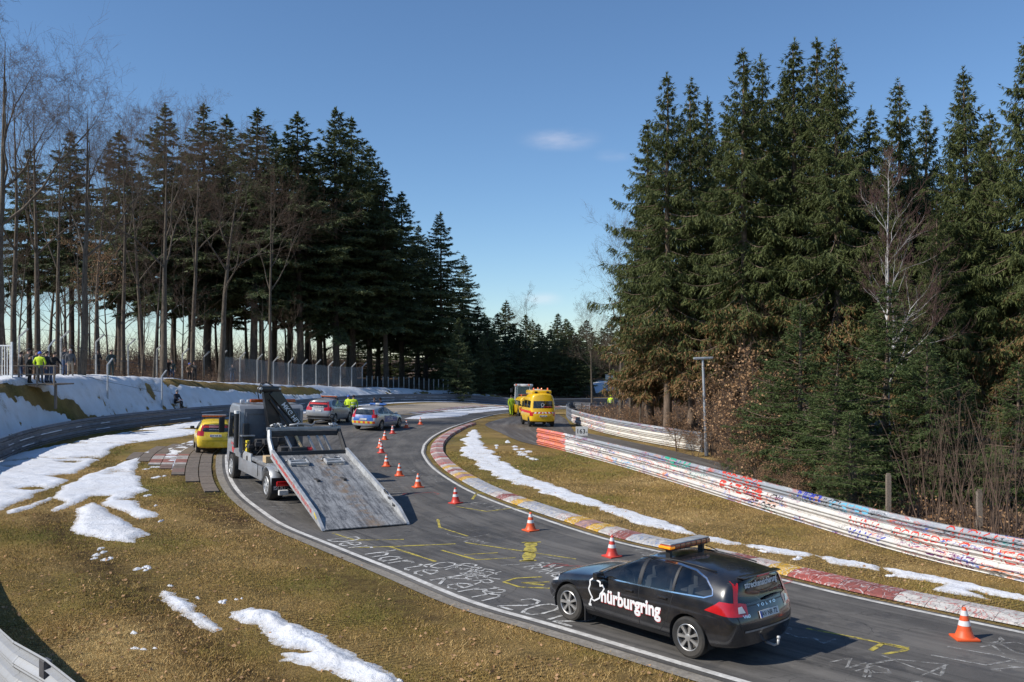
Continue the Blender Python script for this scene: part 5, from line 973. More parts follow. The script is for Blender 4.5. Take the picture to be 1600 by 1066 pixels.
# chassis
CR = 5.3
MB().box((CR+2.2, .42, .86), (9.0, .10, .24), .01).build('chassis_rail', 'chassis', T); MB().box((CR+2.2, -.42, .86), (9.0, .10, .24), .01).build('chassis_rail', 'chassis', T)
MB().box((CR+1.55, 0, 1.06), (3.6, BW-.35, .14), .02).build('subframe', 'steel_grey', T, 40)
RA, FA = 5.75, 11.1
for s in (1, -1):
    wheel(T, RA, s*1.06, .48, .48, 8, 'steel_light', rimr=.62); wheel(T, FA, s*1.08, .48, .30, 8, 'steel_light', rimr=.62)
    n = 14; arc = [(RA+.60*math.cos(a), .50+.60*math.sin(a)) for a in np.linspace(.1, math.pi-.1, n)]; V = [(p[0], s*.76, p[1]) for p in arc]+[(p[0], s*1.30, p[1]) for p in arc]; o = MB().add(V, [(i, i+1, n+i+1, n+i) for i in range(n-1)]).build('mudguard', 'paint_truck', T, 0)
    mo = o.modifiers.new('t', 'SOLIDIFY'); mo.thickness = .03
    MB().box((RA-.62, s*1.03, .55), (.03, .52, .50), .01).build('mud_flap', 'rubber_mat', T)
    V, Fc = text2d('ISOLI', .17, .004, 'CENTER'); MB().add([(RA-.642, s*1.03-u, v+.42) for u, v in V], Fc).build('flap_lettering', 'plate_white', T)
    MB().box((8.45, s*1.14, .72), (3.3, .07, .46), .02).build('side_skirt', 'paint_truck', T, 40); MB().box((7.3, s*1.182, .80), (.03, .02, .42), .004).build('skirt_seam', 'trim_black', T); MB().box((9.0, s*1.12, 1.06), (1.2, .06, .34), .02).build('locker_panel', 'steel_light', T, 40)
    MB().box((RA-.75, s*.95, .62), (.10, .42, .16), .03).build('tail_lamp', 'lamp_red', T, 40)
    MB().tube([(RA-.3, s*1.0, .62), (RA-.5, s*.9, .50), (RA-.7, s*.95, .55), (RA-.8, s*.7, .46)], .03, 6).build('hose', 'trim_black', T, 0)
MB().box((RA-.9, .98, .36), (.14, .30, .16), .02).build('bumper_end', 'white_paint', T)
MB().box((7.0, .3, 1.35), (.45, .5, .5), .04).build('tank', 'chassis', T, 40); MB().box((6.6, 1.0, 1.24), (.4, .3, .22), .01).build('timber_block', 'wood_block', T)
# cab
CX0, CX1 = 9.95, 11.95; cw = 1.18; roofz = 2.86
prof = [(CX0, .95), (CX0, roofz-.22), (CX0+.18, roofz), (CX1-.55, roofz+.02), (CX1-.22, roofz-.18), (CX1+.02, 1.75), (CX1+.12, .62), (CX0+1.75, .55), (CX0+1.62, 1.02), (CX0+.72, 1.02), (CX0+.60, .95)]
bm = bmesh.new(); vv = [[bm.verts.new((x, y, z)) for x, z in prof] for y in (-cw, cw)]; n = len(prof)
for i in range(n): bm.faces.new([vv[0][i], vv[0][(i+1) % n], vv[1][(i+1) % n], vv[1][i]])
for k in (0, 1): bm.faces.new(vv[k][::(-1 if k else 1)])
for e in list(bm.edges): pass
bmesh.ops.recalc_face_normals(bm, faces=list(bm.faces)); bmesh.ops.bevel(bm, geom=[e for e in bm.edges if e.calc_length() > .3 and not (abs(e.verts[0].co.z) < 1.2 and abs(e.verts[1].co.z) < 1.2)], offset=.09, segments=3, affect='EDGES', profile=.6)
for s in (1, -1):
    for pl, nm in (([(CX0+.10, 1.68), (CX0+.40, 1.66), (CX0+.42, 2.50), (CX0+.12, 2.50)], 'side_window'), ([(CX0+.58, 1.58), (CX1-.16, 1.48), (CX1-.34, 2.50), (CX0+.58, 2.54)], 'side_window')):
        take(bm, cut(bm, pl, 'xz', lambda f: f.calc_center_median().y*s > .5 and abs(f.normal.y) > .5), nm, 'car_glass', T, -.01)
take(bm, cut(bm, [(-1.0, 1.65), (1.0, 1.65), (.95, 2.45), (-.95, 2.45)], 'yz', lambda f: f.calc_center_median().x > CX1-.6 and f.normal.x > .5), 'windscreen', 'car_glass', T, -.01)
me = bpy.data.meshes.new('cab'); bm.to_mesh(me); bm.free(); me.materials.append(M('paint_truck')); me.shade_smooth(); me.set_sharp_from_angle(angle=R(40)); cab = link('cab', me, T)
MB().box((CX0-.025, 0, 1.95), (.04, 2.08, 1.56), .02).build('cab_back_panel', 'paint_truckdark', T, 40)
for z_ in (1.35, 1.55, 1.75, 1.95, 2.15, 2.35): MB().box((CX0-.055, -.25, z_), (.03, 1.2, .05), .012).build('pressed_rib', 'paint_truckdark', T, 40)
for y_, z_, a_, b_ in ((0, 2.55, 1.9, .05), (0, 1.22, 1.9, .05)): MB().box((CX0-.055, y_, z_), (.03, a_, b_), .012).build('pressed_rib', 'paint_truckdark', T, 40)
for s in (1, -1):
    MB().box((CX0-.055, s*.95, 1.9), (.03, .05, 1.4), .012).build('pressed_rib', 'paint_truckdark', T, 40)
    MB().box((CX1-.05, s*(cw+.24), 2.0), (.10, .22, .60), .04).tube([(CX1-.1, s*cw, 2.35), (CX1-.05, s*(cw+.24), 2.3)], .02, 6).build('wing_mirror', 'trim_black', T, 40)
    MB().box((CX0+.9, s*(cw+.006), 1.35), (.16, .02, .04), .006).build('door_handle', 'trim_black', T)
    for k, (x_, z_, a_, b_, mt) in enumerate(((CX0+.55, 1.45, .16, .40, 'sticker_red'), (CX0+.75, 1.32, .16, .34, 'sticker_red'), (CX0+.62, 1.75, .12, .2, 'sticker_yellow'), (CX0+.95, 1.15, .2, .26, 'sticker_red'))): MB().prism([(x_, z_-b_/2), (x_+a_, z_-b_/2+.08), (x_+a_, z_+b_/2), (x_, z_+b_/2-.08)], 'y', s*(cw+.003), s*(cw+.008)).build('side_graphic', mt, T)
    V, Fc = text2d('Abschlepp', .17, .002); MB().add([(CX0+.15+u if s < 0 else CX0+1.35-u, s*(cw+.010), v+1.32) for u, v in V], Fc).build('side_lettering', 'sticker_red', T)
    MB().box((CX0-.15, s*1.0, 1.55), (.16, .22, 1.3), .03).build('air_duct', 'paint_truckdark' if s < 0 else 'trim_black', T, 40)
lb = MB().box((CX0+.45, .42, roofz+.14), (.22, .62, .12), .03).build('light_bar', 'lamp_amber', T, 40); MB().box((CX0+.45, -.62, roofz+.14), (.22, .70, .12), .03).build('light_bar', 'lamp_amber', T, 40); MB().box((CX0+.45, -.1, roofz+.12), (.2, .4, .09), .02).build('bar_centre', 'white_paint', T, 40)
for y_ in (.95, .7, .5): MB().box((CX0+.75, y_, roofz+.10), (.16, .16, .14), .04).build('spot_lamp', 'lamp_clear', T, 40)
MB().box((CX0-.3, .98, 1.35), (.25, .10, .5), .02).build('marker_board', 'sticker_yellow', T); MB().box((CX0-.18, .95, 1.75), (.3, .5, .06), .02).build('bracket', 'steel_grey', T); MB().box((CX0-.40, .1, 2.02), (.04, .05, .28), .01).build('marker_strip', 'sticker_yellow', T)
mb = MB(); random.seed(4)
for k in range(26): mb.box((CX0-.35-random.random()*.9, random.uniform(-.2, 1.05), random.uniform(.95, 1.7)), (random.uniform(.1, .4), random.uniform(.1, .35), random.uniform(.08, .35)), .02)
mb.build('hydraulic_block', 'chassis', T, 40)
mb = MB()
for k in range(12):
    q = Vector((CX0-.7, random.uniform(0, 1.0), 1.3)); mb.tube([q+Vector((random.uniform(-.4, .4), random.uniform(-.3, .3), random.uniform(-.3, .35))) for _ in range(4)], .02, 5)
mb.build('hydraulic_hose', 'trim_black', T, 0)
# crane: column, main boom, folded jib
cb = Vector((CX0-.55, -.05, 1.1)); MB().box(cb+Vector((0, 0, .1)), (.6, .7, .5), .05).build('crane_base', 'crane_black', T, 40)
def beam(a, b, w1, w2, d1, d2, name, mat):
    a, b = Vector(a), Vector(b); ax_ = (b-a).normalized(); s_v = ax_.cross(Vector((1, 0, 0))).normalized(); f_v = s_v.cross(ax_).normalized(); V = []
    for p, w_, d_ in ((a, w1, d1), (b, w2, d2)): V += [p+s_v*w_/2+f_v*d_/2, p-s_v*w_/2+f_v*d_/2, p-s_v*w_/2-f_v*d_/2, p+s_v*w_/2-f_v*d_/2]
    o = MB().add(V, [(0, 1, 5, 4), (1, 2, 6, 5), (2, 3, 7, 6), (3, 0, 4, 7), (3, 2, 1, 0), (4, 5, 6, 7)]).build(name, mat, T); mo = o.modifiers.new('b', 'BEVEL'); mo.width = .025; mo.segments = 2; return o, s_v, f_v, ax_
tp = Vector((CX0-.60, .33, 3.40))
beam(cb+Vector((0, -.02, .25)), tp+Vector((.02, .02, 0)), .52, .40, .40, .32, 'crane_column', 'crane_black')
jb, s_v, f_v, ax_ = beam(tp+Vector((-.06, -.14, .02)), Vector((CX0-.85, -1.05, 1.80)), .40, .20, .30, .20, 'crane_jib', 'crane_black')
MB().box(tp+Vector((-.02, -.05, .08)), (.42, .72, .20), .05).build('crane_head', 'crane_black', T, 40); MB().tube([tp+Vector((-.05, .3, -.1)), tp+Vector((-.08, .34, .2)), tp+Vector((-.05, .1, .32)), tp+Vector((-.05, -.1, .22)), tp+Vector((-.05, -.25, .12))], .022, 6).tube([tp+Vector((-.1, .36, -.3)), tp+Vector((-.12, .44, .02)), tp+Vector((-.05, .3, .28)), tp+Vector((-.02, .0, .30))], .02, 6).build('hose_loop', 'trim_black', T, 0)
for s in (.32, -.36): MB().tube([tp+Vector((-.25, s, .10)), tp+Vector((.18, s, .10))], .045, 8).build('pivot_pin', 'steel_light', T, 40)
MB().tube([tp+Vector((-.22, -.02, -.3)), Vector((CX0-.98, -.5, 1.95))], .05, 8).build('hydraulic_ram', 'crane_black', T, 40)
V, Fc = text2d('MKG HLK', .24, .004); a0 = tp+Vector((-.06, -.14, .02))+ax_*.55; MB().add([a0+ax_*u-s_v*(v-.07)-f_v*.0+Vector((-.17+u*.05, 0, 0)) for u, v in V], Fc).build('jib_lettering', 'sticker_white', T)
# black exhaust stack with white cap behind the cab
MB().tube([(CX0+.05, 1.30, 1.3), (CX0+.05, 1.30, 2.55)], .09, 12).build('snorkel', 'trim_black', T, 40); MB().tube([(CX0+.05, 1.30, 2.55), (CX0+.05, 1.30, 2.66)], .092, 12).build('snorkel_cap', 'white_paint', T, 40)

# ------------------------------------------------------------------ traffic cones
M('cone_orange', (.80, .11, .025), .5, var=.12, dirt=.2); M('cone_white', (.74, .74, .72), .45, var=.08, dirt=.25); M('cone_red', (.62, .05, .03), .5, var=.12, dirt=.2)
def make_cone(mat):
    r = empty('traffic_cone'); rad = lambda z: .135-.105*(z-.04)/.46
    o = MB().box((0, 0, .018), (.36, .36, .036), .014).build('base', mat, r, 40); zs = [.036, .14, .22, .30, .38, .46, .505]
    mats = [mat, mat, 'cone_white', mat, 'cone_white', mat]
    for i, nm in enumerate(('lower_body', 'lower_body', 'white_band', 'middle_body', 'white_band', 'tip')):
        pr_ = [(rad(zs[i])+(.002 if 'band' in nm else 0), zs[i]), (rad(zs[i+1])+(.002 if 'band' in nm else 0), zs[i+1])]
        if i == 0: pr_ = [(.16, .034), (.145, .05)]+[(rad(.14), .14)]
        if i == 5: pr_ += [(.018, .508), (.018, .49)]
        MB().lathe(pr_, 20).build(nm, mats[i], r, 0)
    return r
protos = {}
cones = [(1507, 1001, 'cone_orange', 'bright orange traffic cone standing alone nearest the camera'), (956, 872, 'cone_red', 'traffic cone just beyond the bonnet of the black estate car'), (829, 831, 'cone_orange', 'orange traffic cone closest to the thick yellow painted bar'), (712, 788, 'cone_red', 'red traffic cone right of the truck bed, fourth in the row'), (653, 763, 'cone_orange', 'traffic cone beside the truck bed, fifth from the camera'), (624, 745, 'cone_orange', 'traffic cone beside the gantry of the truck, sixth from the camera'), (604, 730, 'cone_orange', 'traffic cone beyond the truck gantry, seventh from the camera'), (596, 709, 'cone_red', 'front cone of the close pair beside the track centre'), (594, 701, 'cone_orange', 'rear cone of the close pair beside the track centre'), (601, 688, 'cone_orange', 'traffic cone between the close pair and the police car'), (613.5, 678.5, 'cone_red', 'traffic cone at the rear corner of the police car'), (635, 669.5, 'cone_orange', 'traffic cone in the shadow of the police car'), (657, 664, 'cone_orange', 'farthest traffic cone beyond the police car')]
for px, py, mt, lb_ in cones:
    if mt not in protos: c_ = protos[mt] = make_cone(mt)
    else: c_ = copy_tree(protos[mt])
    p = G(px, py); c_.location = (p[0], p[1], float(rz(*p))+.032); c_.rotation_euler = (random.uniform(-.025, .025), random.uniform(-.025, .025), random.uniform(0, 1.5)); k_ = 1.04 if py > 990 else 1.0; c_.scale = (k_,)*3; tag(c_, lb_, 'traffic cone', 'traffic cones along the bend')
# ------------------------------------------------------------------ people
for nm, c in (('skin', (.50, .30, .22)), ('cloth_black', (.014, .014, .016)), ('cloth_navy', (.02, .024, .04)), ('cloth_jeans', (.06, .09, .16)), ('cloth_grey', (.10, .10, .105)), ('cloth_brown', (.16, .10, .06)), ('cloth_green', (.03, .05, .05)), ('cloth_beige', (.35, .28, .2)), ('hair_dark', (.02, .014, .01)), ('hair_grey', (.38, .37, .36)), ('hair_brown', (.09, .05, .025)), ('cap_blue', (.05, .12, .5)), ('shoe_black', (.012, .012, .012)), ('shoe_brown', (.05, .03, .02)), ('reflective', (.7, .72, .72)), ('boot_yellow', (.7, .55, .04))): M(nm, c, .8, var=.2, sc=14)
def person(x, y, z, face, label, jacket, trousers, shoes='shoe_black', hair='hair_dark', pose='stand', H=1.77, band=False, cap=None, group=None):
    """one skinned body; face = world direction (radians) the person looks towards"""
    k = H/1.77; lean = {'lean': .22, 'bend': .5, 'sit': .1}.get(pose, .02)
    hip = Vector((0, 0, .94)) if pose != 'sit' else Vector((0, -.05, .50))
    def T_(h, fwd=0, sd=0): return hip+Vector((sd, fwd+lean*h, h*math.sqrt(max(.2, 1-lean*lean))))
    J = {'pel': hip, 'spi': T_(.20), 'che': T_(.42), 'nec': T_(.55), 'hea': T_(.63, .02), 'hed': T_(.72, .03), 'top': T_(.80, .02)}
    E = [('pel', 'spi', 0), ('spi', 'che', 0), ('che', 'nec', 0), ('nec', 'hea', 3), ('hea', 'hed', 3), ('hed', 'top', 3)]
    rad = {'pel': (.155, .115), 'spi': (.15, .11), 'che': (.175, .12), 'nec': (.058, .06), 'hea': (.07, .08), 'hed': (.083, .098), 'top': (.055, .065)}
    A = {'stand': ((.27, .02, -.28), (.25, .10, -.52)), 'walk': ((.26, .10, -.27), (.24, .26, -.46)), 'camera': ((.27, .14, -.24), (.10, .34, -.02)), 'lean': ((.26, .16, -.22), (.20, .36, -.38)), 'bend': ((.25, .22, -.2), (.2, .4, -.34)), 'pocket': ((.31, -.04, -.26), (.21, .10, -.46)), 'sit': ((.25, .12, -.24), (.14, .32, -.32)), 'cross': ((.28, .08, -.26), (.04, .22, -.22))}
    Lg = {'walk': (((.10, .16, .48), (.10, .10, .10)), ((-.10, .05, .50), (-.10, -.30, .16))), 'sit': (((.12, .40, .52), (.12, .44, .10)), ((-.12, .38, .52), (-.12, .34, .10)))}.get(pose, (((.115, .03, .50), (.13, .0, .09)), ((-.115, .01, .50), (-.13, -.03, .09))))
    for s, nm in ((1, 'R'), (-1, 'L')):
        sh = T_(.47, 0, s*.20); el, wr_ = A[pose]
        if pose == 'walk' and s < 0: el, wr_ = (.26, -.14, -.26), (.25, -.16, -.50)
        if pose == 'camera' and s < 0: el, wr_ = (.27, .12, -.25), (.10, .34, -.04)
        J['sh'+nm] = sh; J['el'+nm] = T_(.47, 0, 0)+Vector((s*el[0], el[1], el[2])); J['wr'+nm] = T_(.47, 0, 0)+Vector((s*wr_[0], wr_[1], wr_[2]))
        d = (J['wr'+nm]-J['el'+nm]).normalized(); J['ha'+nm] = J['wr'+nm]+d*.08
        E += [('che', 'sh'+nm, 0), ('sh'+nm, 'el'+nm, 0), ('el'+nm, 'wr'+nm, 0), ('wr'+nm, 'ha'+nm, 3)]; rad.update({'sh'+nm: (.075, .075), 'el'+nm: (.055, .055), 'wr'+nm: (.038, .036), 'ha'+nm: (.034, .022)})
        sd_v = d.cross(Vector((0, 1, 0))); sd_v = sd_v.normalized() if sd_v.length > .1 else Vector((1, 0, 0))
        for q in range(4):
            fn = f'f{q}'+nm; J[fn] = J['ha'+nm]+d*(.075-.012*abs(q-1.4))+sd_v*(q-1.5)*.021+Vector((0, .012, 0)); E.append(('ha'+nm, fn, 3)); rad[fn] = (.009, .009)
        fn = 'th'+nm; J[fn] = J['wr'+nm]+d*.065+sd_v*(-.05)*s+Vector((0, .02, 0)); E.append(('wr'+nm, fn, 3)); rad[fn] = (.010, .010)
        kn, an = Lg[0 if s > 0 else 1]; J['hp'+nm] = hip+Vector((s*.095, 0, -.05)); J['kn'+nm] = Vector(kn); J['an'+nm] = Vector(an); J['to'+nm] = Vector(an)+Vector((s*.02, .17, -.045)); J['he'+nm] = Vector(an)+Vector((0, -.04, -.04))
        E += [('pel', 'hp'+nm, 1), ('hp'+nm, 'kn'+nm, 1), ('kn'+nm, 'an'+nm, 1), ('an'+nm, 'to'+nm, 2), ('an'+nm, 'he'+nm, 2)]; rad.update({'hp'+nm: (.10, .10), 'kn'+nm: (.072, .072), 'an'+nm: (.052, .052), 'to'+nm: (.042, .034), 'he'+nm: (.042, .04)})
    J['nos'] = J['hed']+Vector((0, .108, -.01)); E.append(('hed', 'nos', 3)); rad['nos'] = (.014, .016)
    names = list(J); ix = {n: i for i, n in enumerate(names)}; me = bpy.data.meshes.new('skeleton'); me.from_pydata([tuple(J[n]) for n in names], [(ix[a], ix[b]) for a, b, _ in E], [])
    def mods(o):
        m = o.modifiers.new('sk', 'SKIN'); m.use_smooth_shade = True
        for n, v in zip(names, o.data.skin_vertices[0].data): v.radius = rad[n]; v.use_root = (n == 'pel')
        s_ = o.modifiers.new('su', 'SUBSURF'); s_.levels = 1; s_.render_levels = 1
    ob_ = bpy.data.objects.new('tmp', me)
    bmx = bmesh.new(); bmx.from_mesh(me); bmx.verts.layers.skin.verify(); bmx.to_mesh(me); bmx.free(); bpy.data.objects.remove(ob_)
    out = evalmesh(me, mods); out.name = 'body'
    C_ = np.array([tuple(p.center) for p in out.polygons]); bd = np.full(len(C_), 9.); mi = np.zeros(len(C_), int)
    for a, b, m_ in E:
        p, q = np.array(J[a]), np.array(J[b]); e = q-p; t = np.clip(((C_-p)@e)/(e@e+1e-9), 0, 1); dd_ = np.linalg.norm(C_-p-t[:, None]*e, axis=1)-.5*(rad[a][0]*(1-t)+rad[b][0]*t); s2 = dd_ < bd; bd[s2] = dd_[s2]; mi[s2] = m_
    neckz = J['nec'].z+.01; mi[(mi == 3) & (C_[:, 2] < neckz) & (np.abs(C_[:, 0]) < .14) & (C_[:, 2] > hip.z+.3)] = 0
    out.materials.clear()
    for m_ in (jacket, trousers, shoes, 'skin'): out.materials.append(M(m_))
    out.polygons.foreach_set('material_index', mi.astype(np.int32)); out.shade_smooth(); out.update()
    P_ = empty('person', (x, y, z)); P_.rotation_euler.z = face-math.pi/2; P_.scale = (k,)*3; tag(P_, label, 'person', group); link('body', out, P_)
    hc = J['hed']+Vector((0, -.012, .012)); n = 14; pr_ = [(.105*math.cos(a), .118*math.sin(a)) for a in np.linspace(-.15, math.pi/2-.02, 6)]; mb = MB().lathe(pr_, n, 'z', tuple(hc)); mb.v = [(v[0]*.92 if 0 else v[0], v[1]-(.025 if v[2] < hc.z+.03 else 0), v[2]) for v in mb.v]; mb.build('cap' if cap else 'hair', cap or hair, P_, 0)
    fc = MB()
    for s in (1, -1): fc.lathe([(.001, -.008), (.011, 0), (.001, .008)], 6, 'z', tuple(J['hed']+Vector((s*.034, .092, .018))))
    fc.box(J['hed']+Vector((0, .088, -.06)), (.05, .012, .01)); fc.build('face_features', 'hair_dark', P_)
    if band:
        for h_, rr in ((.30, .182), (.10, .168)):
            c_ = T_(h_); n = 16; V = [c_+Vector((rr*1.03*math.cos(a), rr*.74*math.sin(a), dz)) for dz in (-.022, .022) for a in np.linspace(0, 2*math.pi, n, endpoint=False)]; MB().add(V, [(i, (i+1) % n, n+(i+1) % n, n+i) for i in range(n)]).build('reflective_band', 'reflective', P_, 0)
    return P_
def pers(px, d, face, label, *a, dz=0., **k): x = (px-800)/F*d; return person(x, d, tz(x, d)+dz, face, label, *a, **k)
def perg(px, py, face, label, *a, **k): p = G(px, py); return person(p[0], p[1], float(rz(*p))+.03, face, label, *a, **k)
gs = 'spectators on the bank'; gm = 'marshals in yellow'
perg(544, 657, R(60), 'marshal in full yellow suit beside the police car', 'hivis', 'hivis', pose='pocket', cap='cap_blue', group=gm, H=1.82); perg(552.5, 658, R(100), 'marshal in yellow jacket and dark trousers behind the police car', 'hivis', 'cloth_navy', pose='stand', band=True, group=gm, H=1.85)
perg(585, 662, R(270), 'police officer in dark uniform standing beyond the police car roof', 'cloth_navy', 'cloth_navy', pose='cross', hair='hair_brown', H=1.8); perg(598, 661, R(200), 'second dark officer bending down on the far side of the police car', 'cloth_black', 'cloth_black', pose='lean', H=1.78)
perg(530, 661, R(190), 'marshal in yellow jacket leaning at the side of the silver SUV', 'hivis', 'cloth_grey', pose='lean', group=gm, H=1.72)
perg(799, 650.5, R(95), 'marshal in full yellow suit walking beside the parked vans', 'hivis', 'hivis', pose='walk', group=gm, H=1.86)
pers(954, 92, R(80), 'marshal in yellow jacket standing on the brown bank inside the far rail', 'hivis', 'cloth_navy', 'boot_yellow', pose='stand', band=True, cap='hivis', group=gm, H=1.72)
# spectators
D0 = 48.8; PLZ = 3.42
for px, d, f_, lb_, ja, tr, po, hr, cp, H_ in ((32, D0, 40, 'spectator with black jacket and blue jeans beside the white gate', 'cloth_black', 'cloth_jeans', 'pocket', 'hair_dark', None, 1.72), (44, D0+1.0, 60, 'tall spectator in black standing at the back of the platform', 'cloth_black', 'cloth_black', 'stand', 'hair_dark', 'cloth_black', 1.92), (46, D0-.3, 0, 'shorter spectator in black at the front of the platform', 'cloth_black', 'cloth_black', 'pocket', 'hair_dark', None, 1.56), (57, D0+.8, 330, 'spectator in grey jacket and brown trousers on the platform', 'cloth_grey', 'cloth_brown', 'camera', 'hair_brown', None, 1.82), (62, D0-.5, 100, 'spectator in yellow-green safety jacket with a blue cap', 'hivis', 'cloth_grey', 'pocket', 'hair_dark', 'cap_blue', 1.72), (72.5, D0+.1, 0, 'dark-clothed spectator behind the bent fence post', 'cloth_navy', 'cloth_jeans', 'stand', 'hair_dark', None, 1.76), (82, D0+.2, 340, 'spectator leaning forward over the platform rail', 'cloth_black', 'cloth_jeans', 'lean', 'hair_dark', None, 1.72), (101, 55.5, 330, 'spectator in dark coat behind the fence near the thick oak trunk', 'cloth_grey', 'cloth_jeans', 'camera', 'hair_brown', None, 1.75), (110, 55, 300, 'spectator in grey coat and pale trousers near the thick oak trunk', 'cloth_grey', 'cloth_beige', 'stand', 'hair_grey', None, 1.72), (152, 60.5, 300, 'slim spectator in black with hands raised at the fence', 'cloth_black', 'cloth_black', 'camera', 'hair_brown', None, 1.74), (173.5, 59.5, 320, 'spectator in dark green jacket beside the tall straight trunk', 'cloth_green', 'cloth_green', 'pocket', 'hair_dark', None, 1.76), (262, 69, 300, 'spectator in black crouching low among the trunks', 'cloth_black', 'cloth_black', 'bend', 'hair_brown', None, 1.7), (269, 70, 280, 'spectator in pale green jacket among the trunks', 'cloth_green', 'cloth_jeans', 'stand', 'hair_brown', 'cloth_grey', 1.65), (296, 71, 290, 'spectator in brown jacket sitting at the edge of the wood', 'cloth_brown', 'cloth_black', 'lean', 'hair_dark', 'cap_blue', 1.6), (304, 71.5, 250, 'spectator in black standing close to the seated one', 'cloth_black', 'cloth_black', 'camera', 'hair_brown', None, 1.7), (363, 82, 300, 'spectator in dark jacket and blue jeans behind the mesh fence', 'cloth_navy', 'cloth_jeans', 'camera', 'hair_brown', None, 1.75)):
    x_ = (px-800)/F*d; person(x_, d, PLZ if d < 52 else tz(x_, d), R(f_), lb_, ja, tr, pose=po, hair=hr, cap=cp, H=H_, group=gs)
x_, y_, z_ = hit(276, 637); person(x_, y_, z_-.25, R(340), 'grey-haired man sitting on the snow bank behind the dark rail', 'cloth_navy', 'cloth_black', pose='sit', hair='hair_grey', H=1.8)

# ------------------------------------------------------------------ fences, platform, lamp, signs
M('galvanised', (.42, .44, .46), .5, .3, var=.15, dirt=.3); M('post_concrete', (.40, .40, .38), .85, var=.2, dirt=.4); M('wood_grey', (.20, .16, .125), .9, var=.3, sc=20, bmp=.4); M('wire', (.10, .10, .105), .5, .4); M('planks', (.18, .14, .10), .9, var=.3)
def netmat():
    m, t, b = newmat('chain_link'); b.inputs['Base Color'].default_value = (.38, .39, .40, 1); b.inputs['Metallic'].default_value = .3; b.inputs['Roughness'].default_value = .6
    v = node(t, 'Mapping', Vector=node(t, 'UVMap').outputs[0], Rotation=(0, 0, R(45)), Scale=(14, 14, 14)).outputs[0]; s = node(t, 'SeparateXYZ', Vector=v)
    fx = math_(t, 'LESS_THAN', math_(t, 'FRACT', s.outputs[0]), .15); fy = math_(t, 'LESS_THAN', math_(t, 'FRACT', s.outputs[1]), .15)
    mx = node(t, 'MixShader', Fac=math_(t, 'MAXIMUM', fx, fy)); t.links.new(node(t, 'BsdfTransparent').outputs[0], mx.inputs[1]); t.links.new(b.outputs[0], mx.inputs[2]); t.links.new(mx.outputs[0], t.nodes['Material Output'].inputs['Surface']); MATS['chain_link'] = m
netmat()
def fence(pts, h, label, bend=.5, bdir=(1, -.2), mesh=True, wires=0, mat='post_concrete', r=.068):
    root = empty('mesh_fence', pts[0]); tag(root, label, 'fence'); inv = Matrix.Translation(pts[0]).inverted(); tops = []
    for p in pts:
        p = Vector(p); t1 = p+Vector((0, 0, h-bend*.7)); t2 = t1+Vector((bdir[0]*bend*.7, bdir[1]*bend*.7, bend*.7)) if bend else p+Vector((0, 0, h)); tops.append((t1, t2))
        o = MB().tube([p-Vector((0, 0, .3)), t1]+([t2] if bend else [p+Vector((0, 0, h))]), r, 6).build('post', mat, root, 40); o.matrix_parent_inverse = inv
    for i in range(len(pts)-1):
        a, b = Vector(pts[i]), Vector(pts[i+1]); L_ = (b-a).length
        if mesh:
            up = [Vector((0, 0, tops[i][0].z-a.z)), Vector((0, 0, tops[i+1][0].z-b.z))]
            V = [a+Vector((0, 0, .05)), b+Vector((0, 0, .05)), b+up[1], a+up[0]]; me = npmesh('mesh_panel', [tuple(v) for v in V], [[0, 1, 2, 3]], 'chain_link', uv=[(i*3, 0), (i*3+L_, 0), (i*3+L_, up[0].z), (i*3, up[0].z)]); o = link('mesh_panel', me, root); o.matrix_parent_inverse = inv
        for k in range(wires):
            f = (k+1)/wires; q0 = a.lerp(tops[i][0], f) if f < .99 else tops[i][1]; q1 = b.lerp(tops[i+1][0], f) if f < .99 else tops[i+1][1]; mid = (q0+q1)/2-Vector((0, 0, .04))
            o = MB().tube([q0, mid, q1], .011, 4, False).build('wire', 'wire', root); o.matrix_parent_inverse = inv
    return root
def fp(px, d): x = (px-800)/F*d; return (x, d, tz(x, d))
A_, B_ = np.array(fp(346, 79)[:2]), np.array(fp(566, 108)[:2]); fence([(*(A_+(B_-A_)*k/10), tz(*(A_+(B_-A_)*k/10))) for k in range(11)], 2.9, 'tall chain-link fence with bent concrete posts below the firs', .75)
fence([fp(px, d) for px, d in ((-30, 51), (30, 52.5), (95, 55.5), (150, 60), (200, 63.5), (245, 68), (285, 72), (318, 76))], 2.75, 'wire fence with bent posts behind the spectators', .7, (1, .1), False, 6)
fence([hit(76, 603), hit(168, 624), hit(253, 638)], 2.55, 'row of leaning fence posts stepping down the snowy bank', .6, (.7, .2), False, 2, 'galvanised', .06)
A_, B_ = np.array(fp(573, 110)[:2]), np.array(fp(700, 119)[:2]); fence([(*(A_+(B_-A_)*k/16), tz(*(A_+(B_-A_)*k/16))) for k in range(17)], 1.5, 'low grey post fence leading towards the far trees', 0, mesh=False, wires=2)
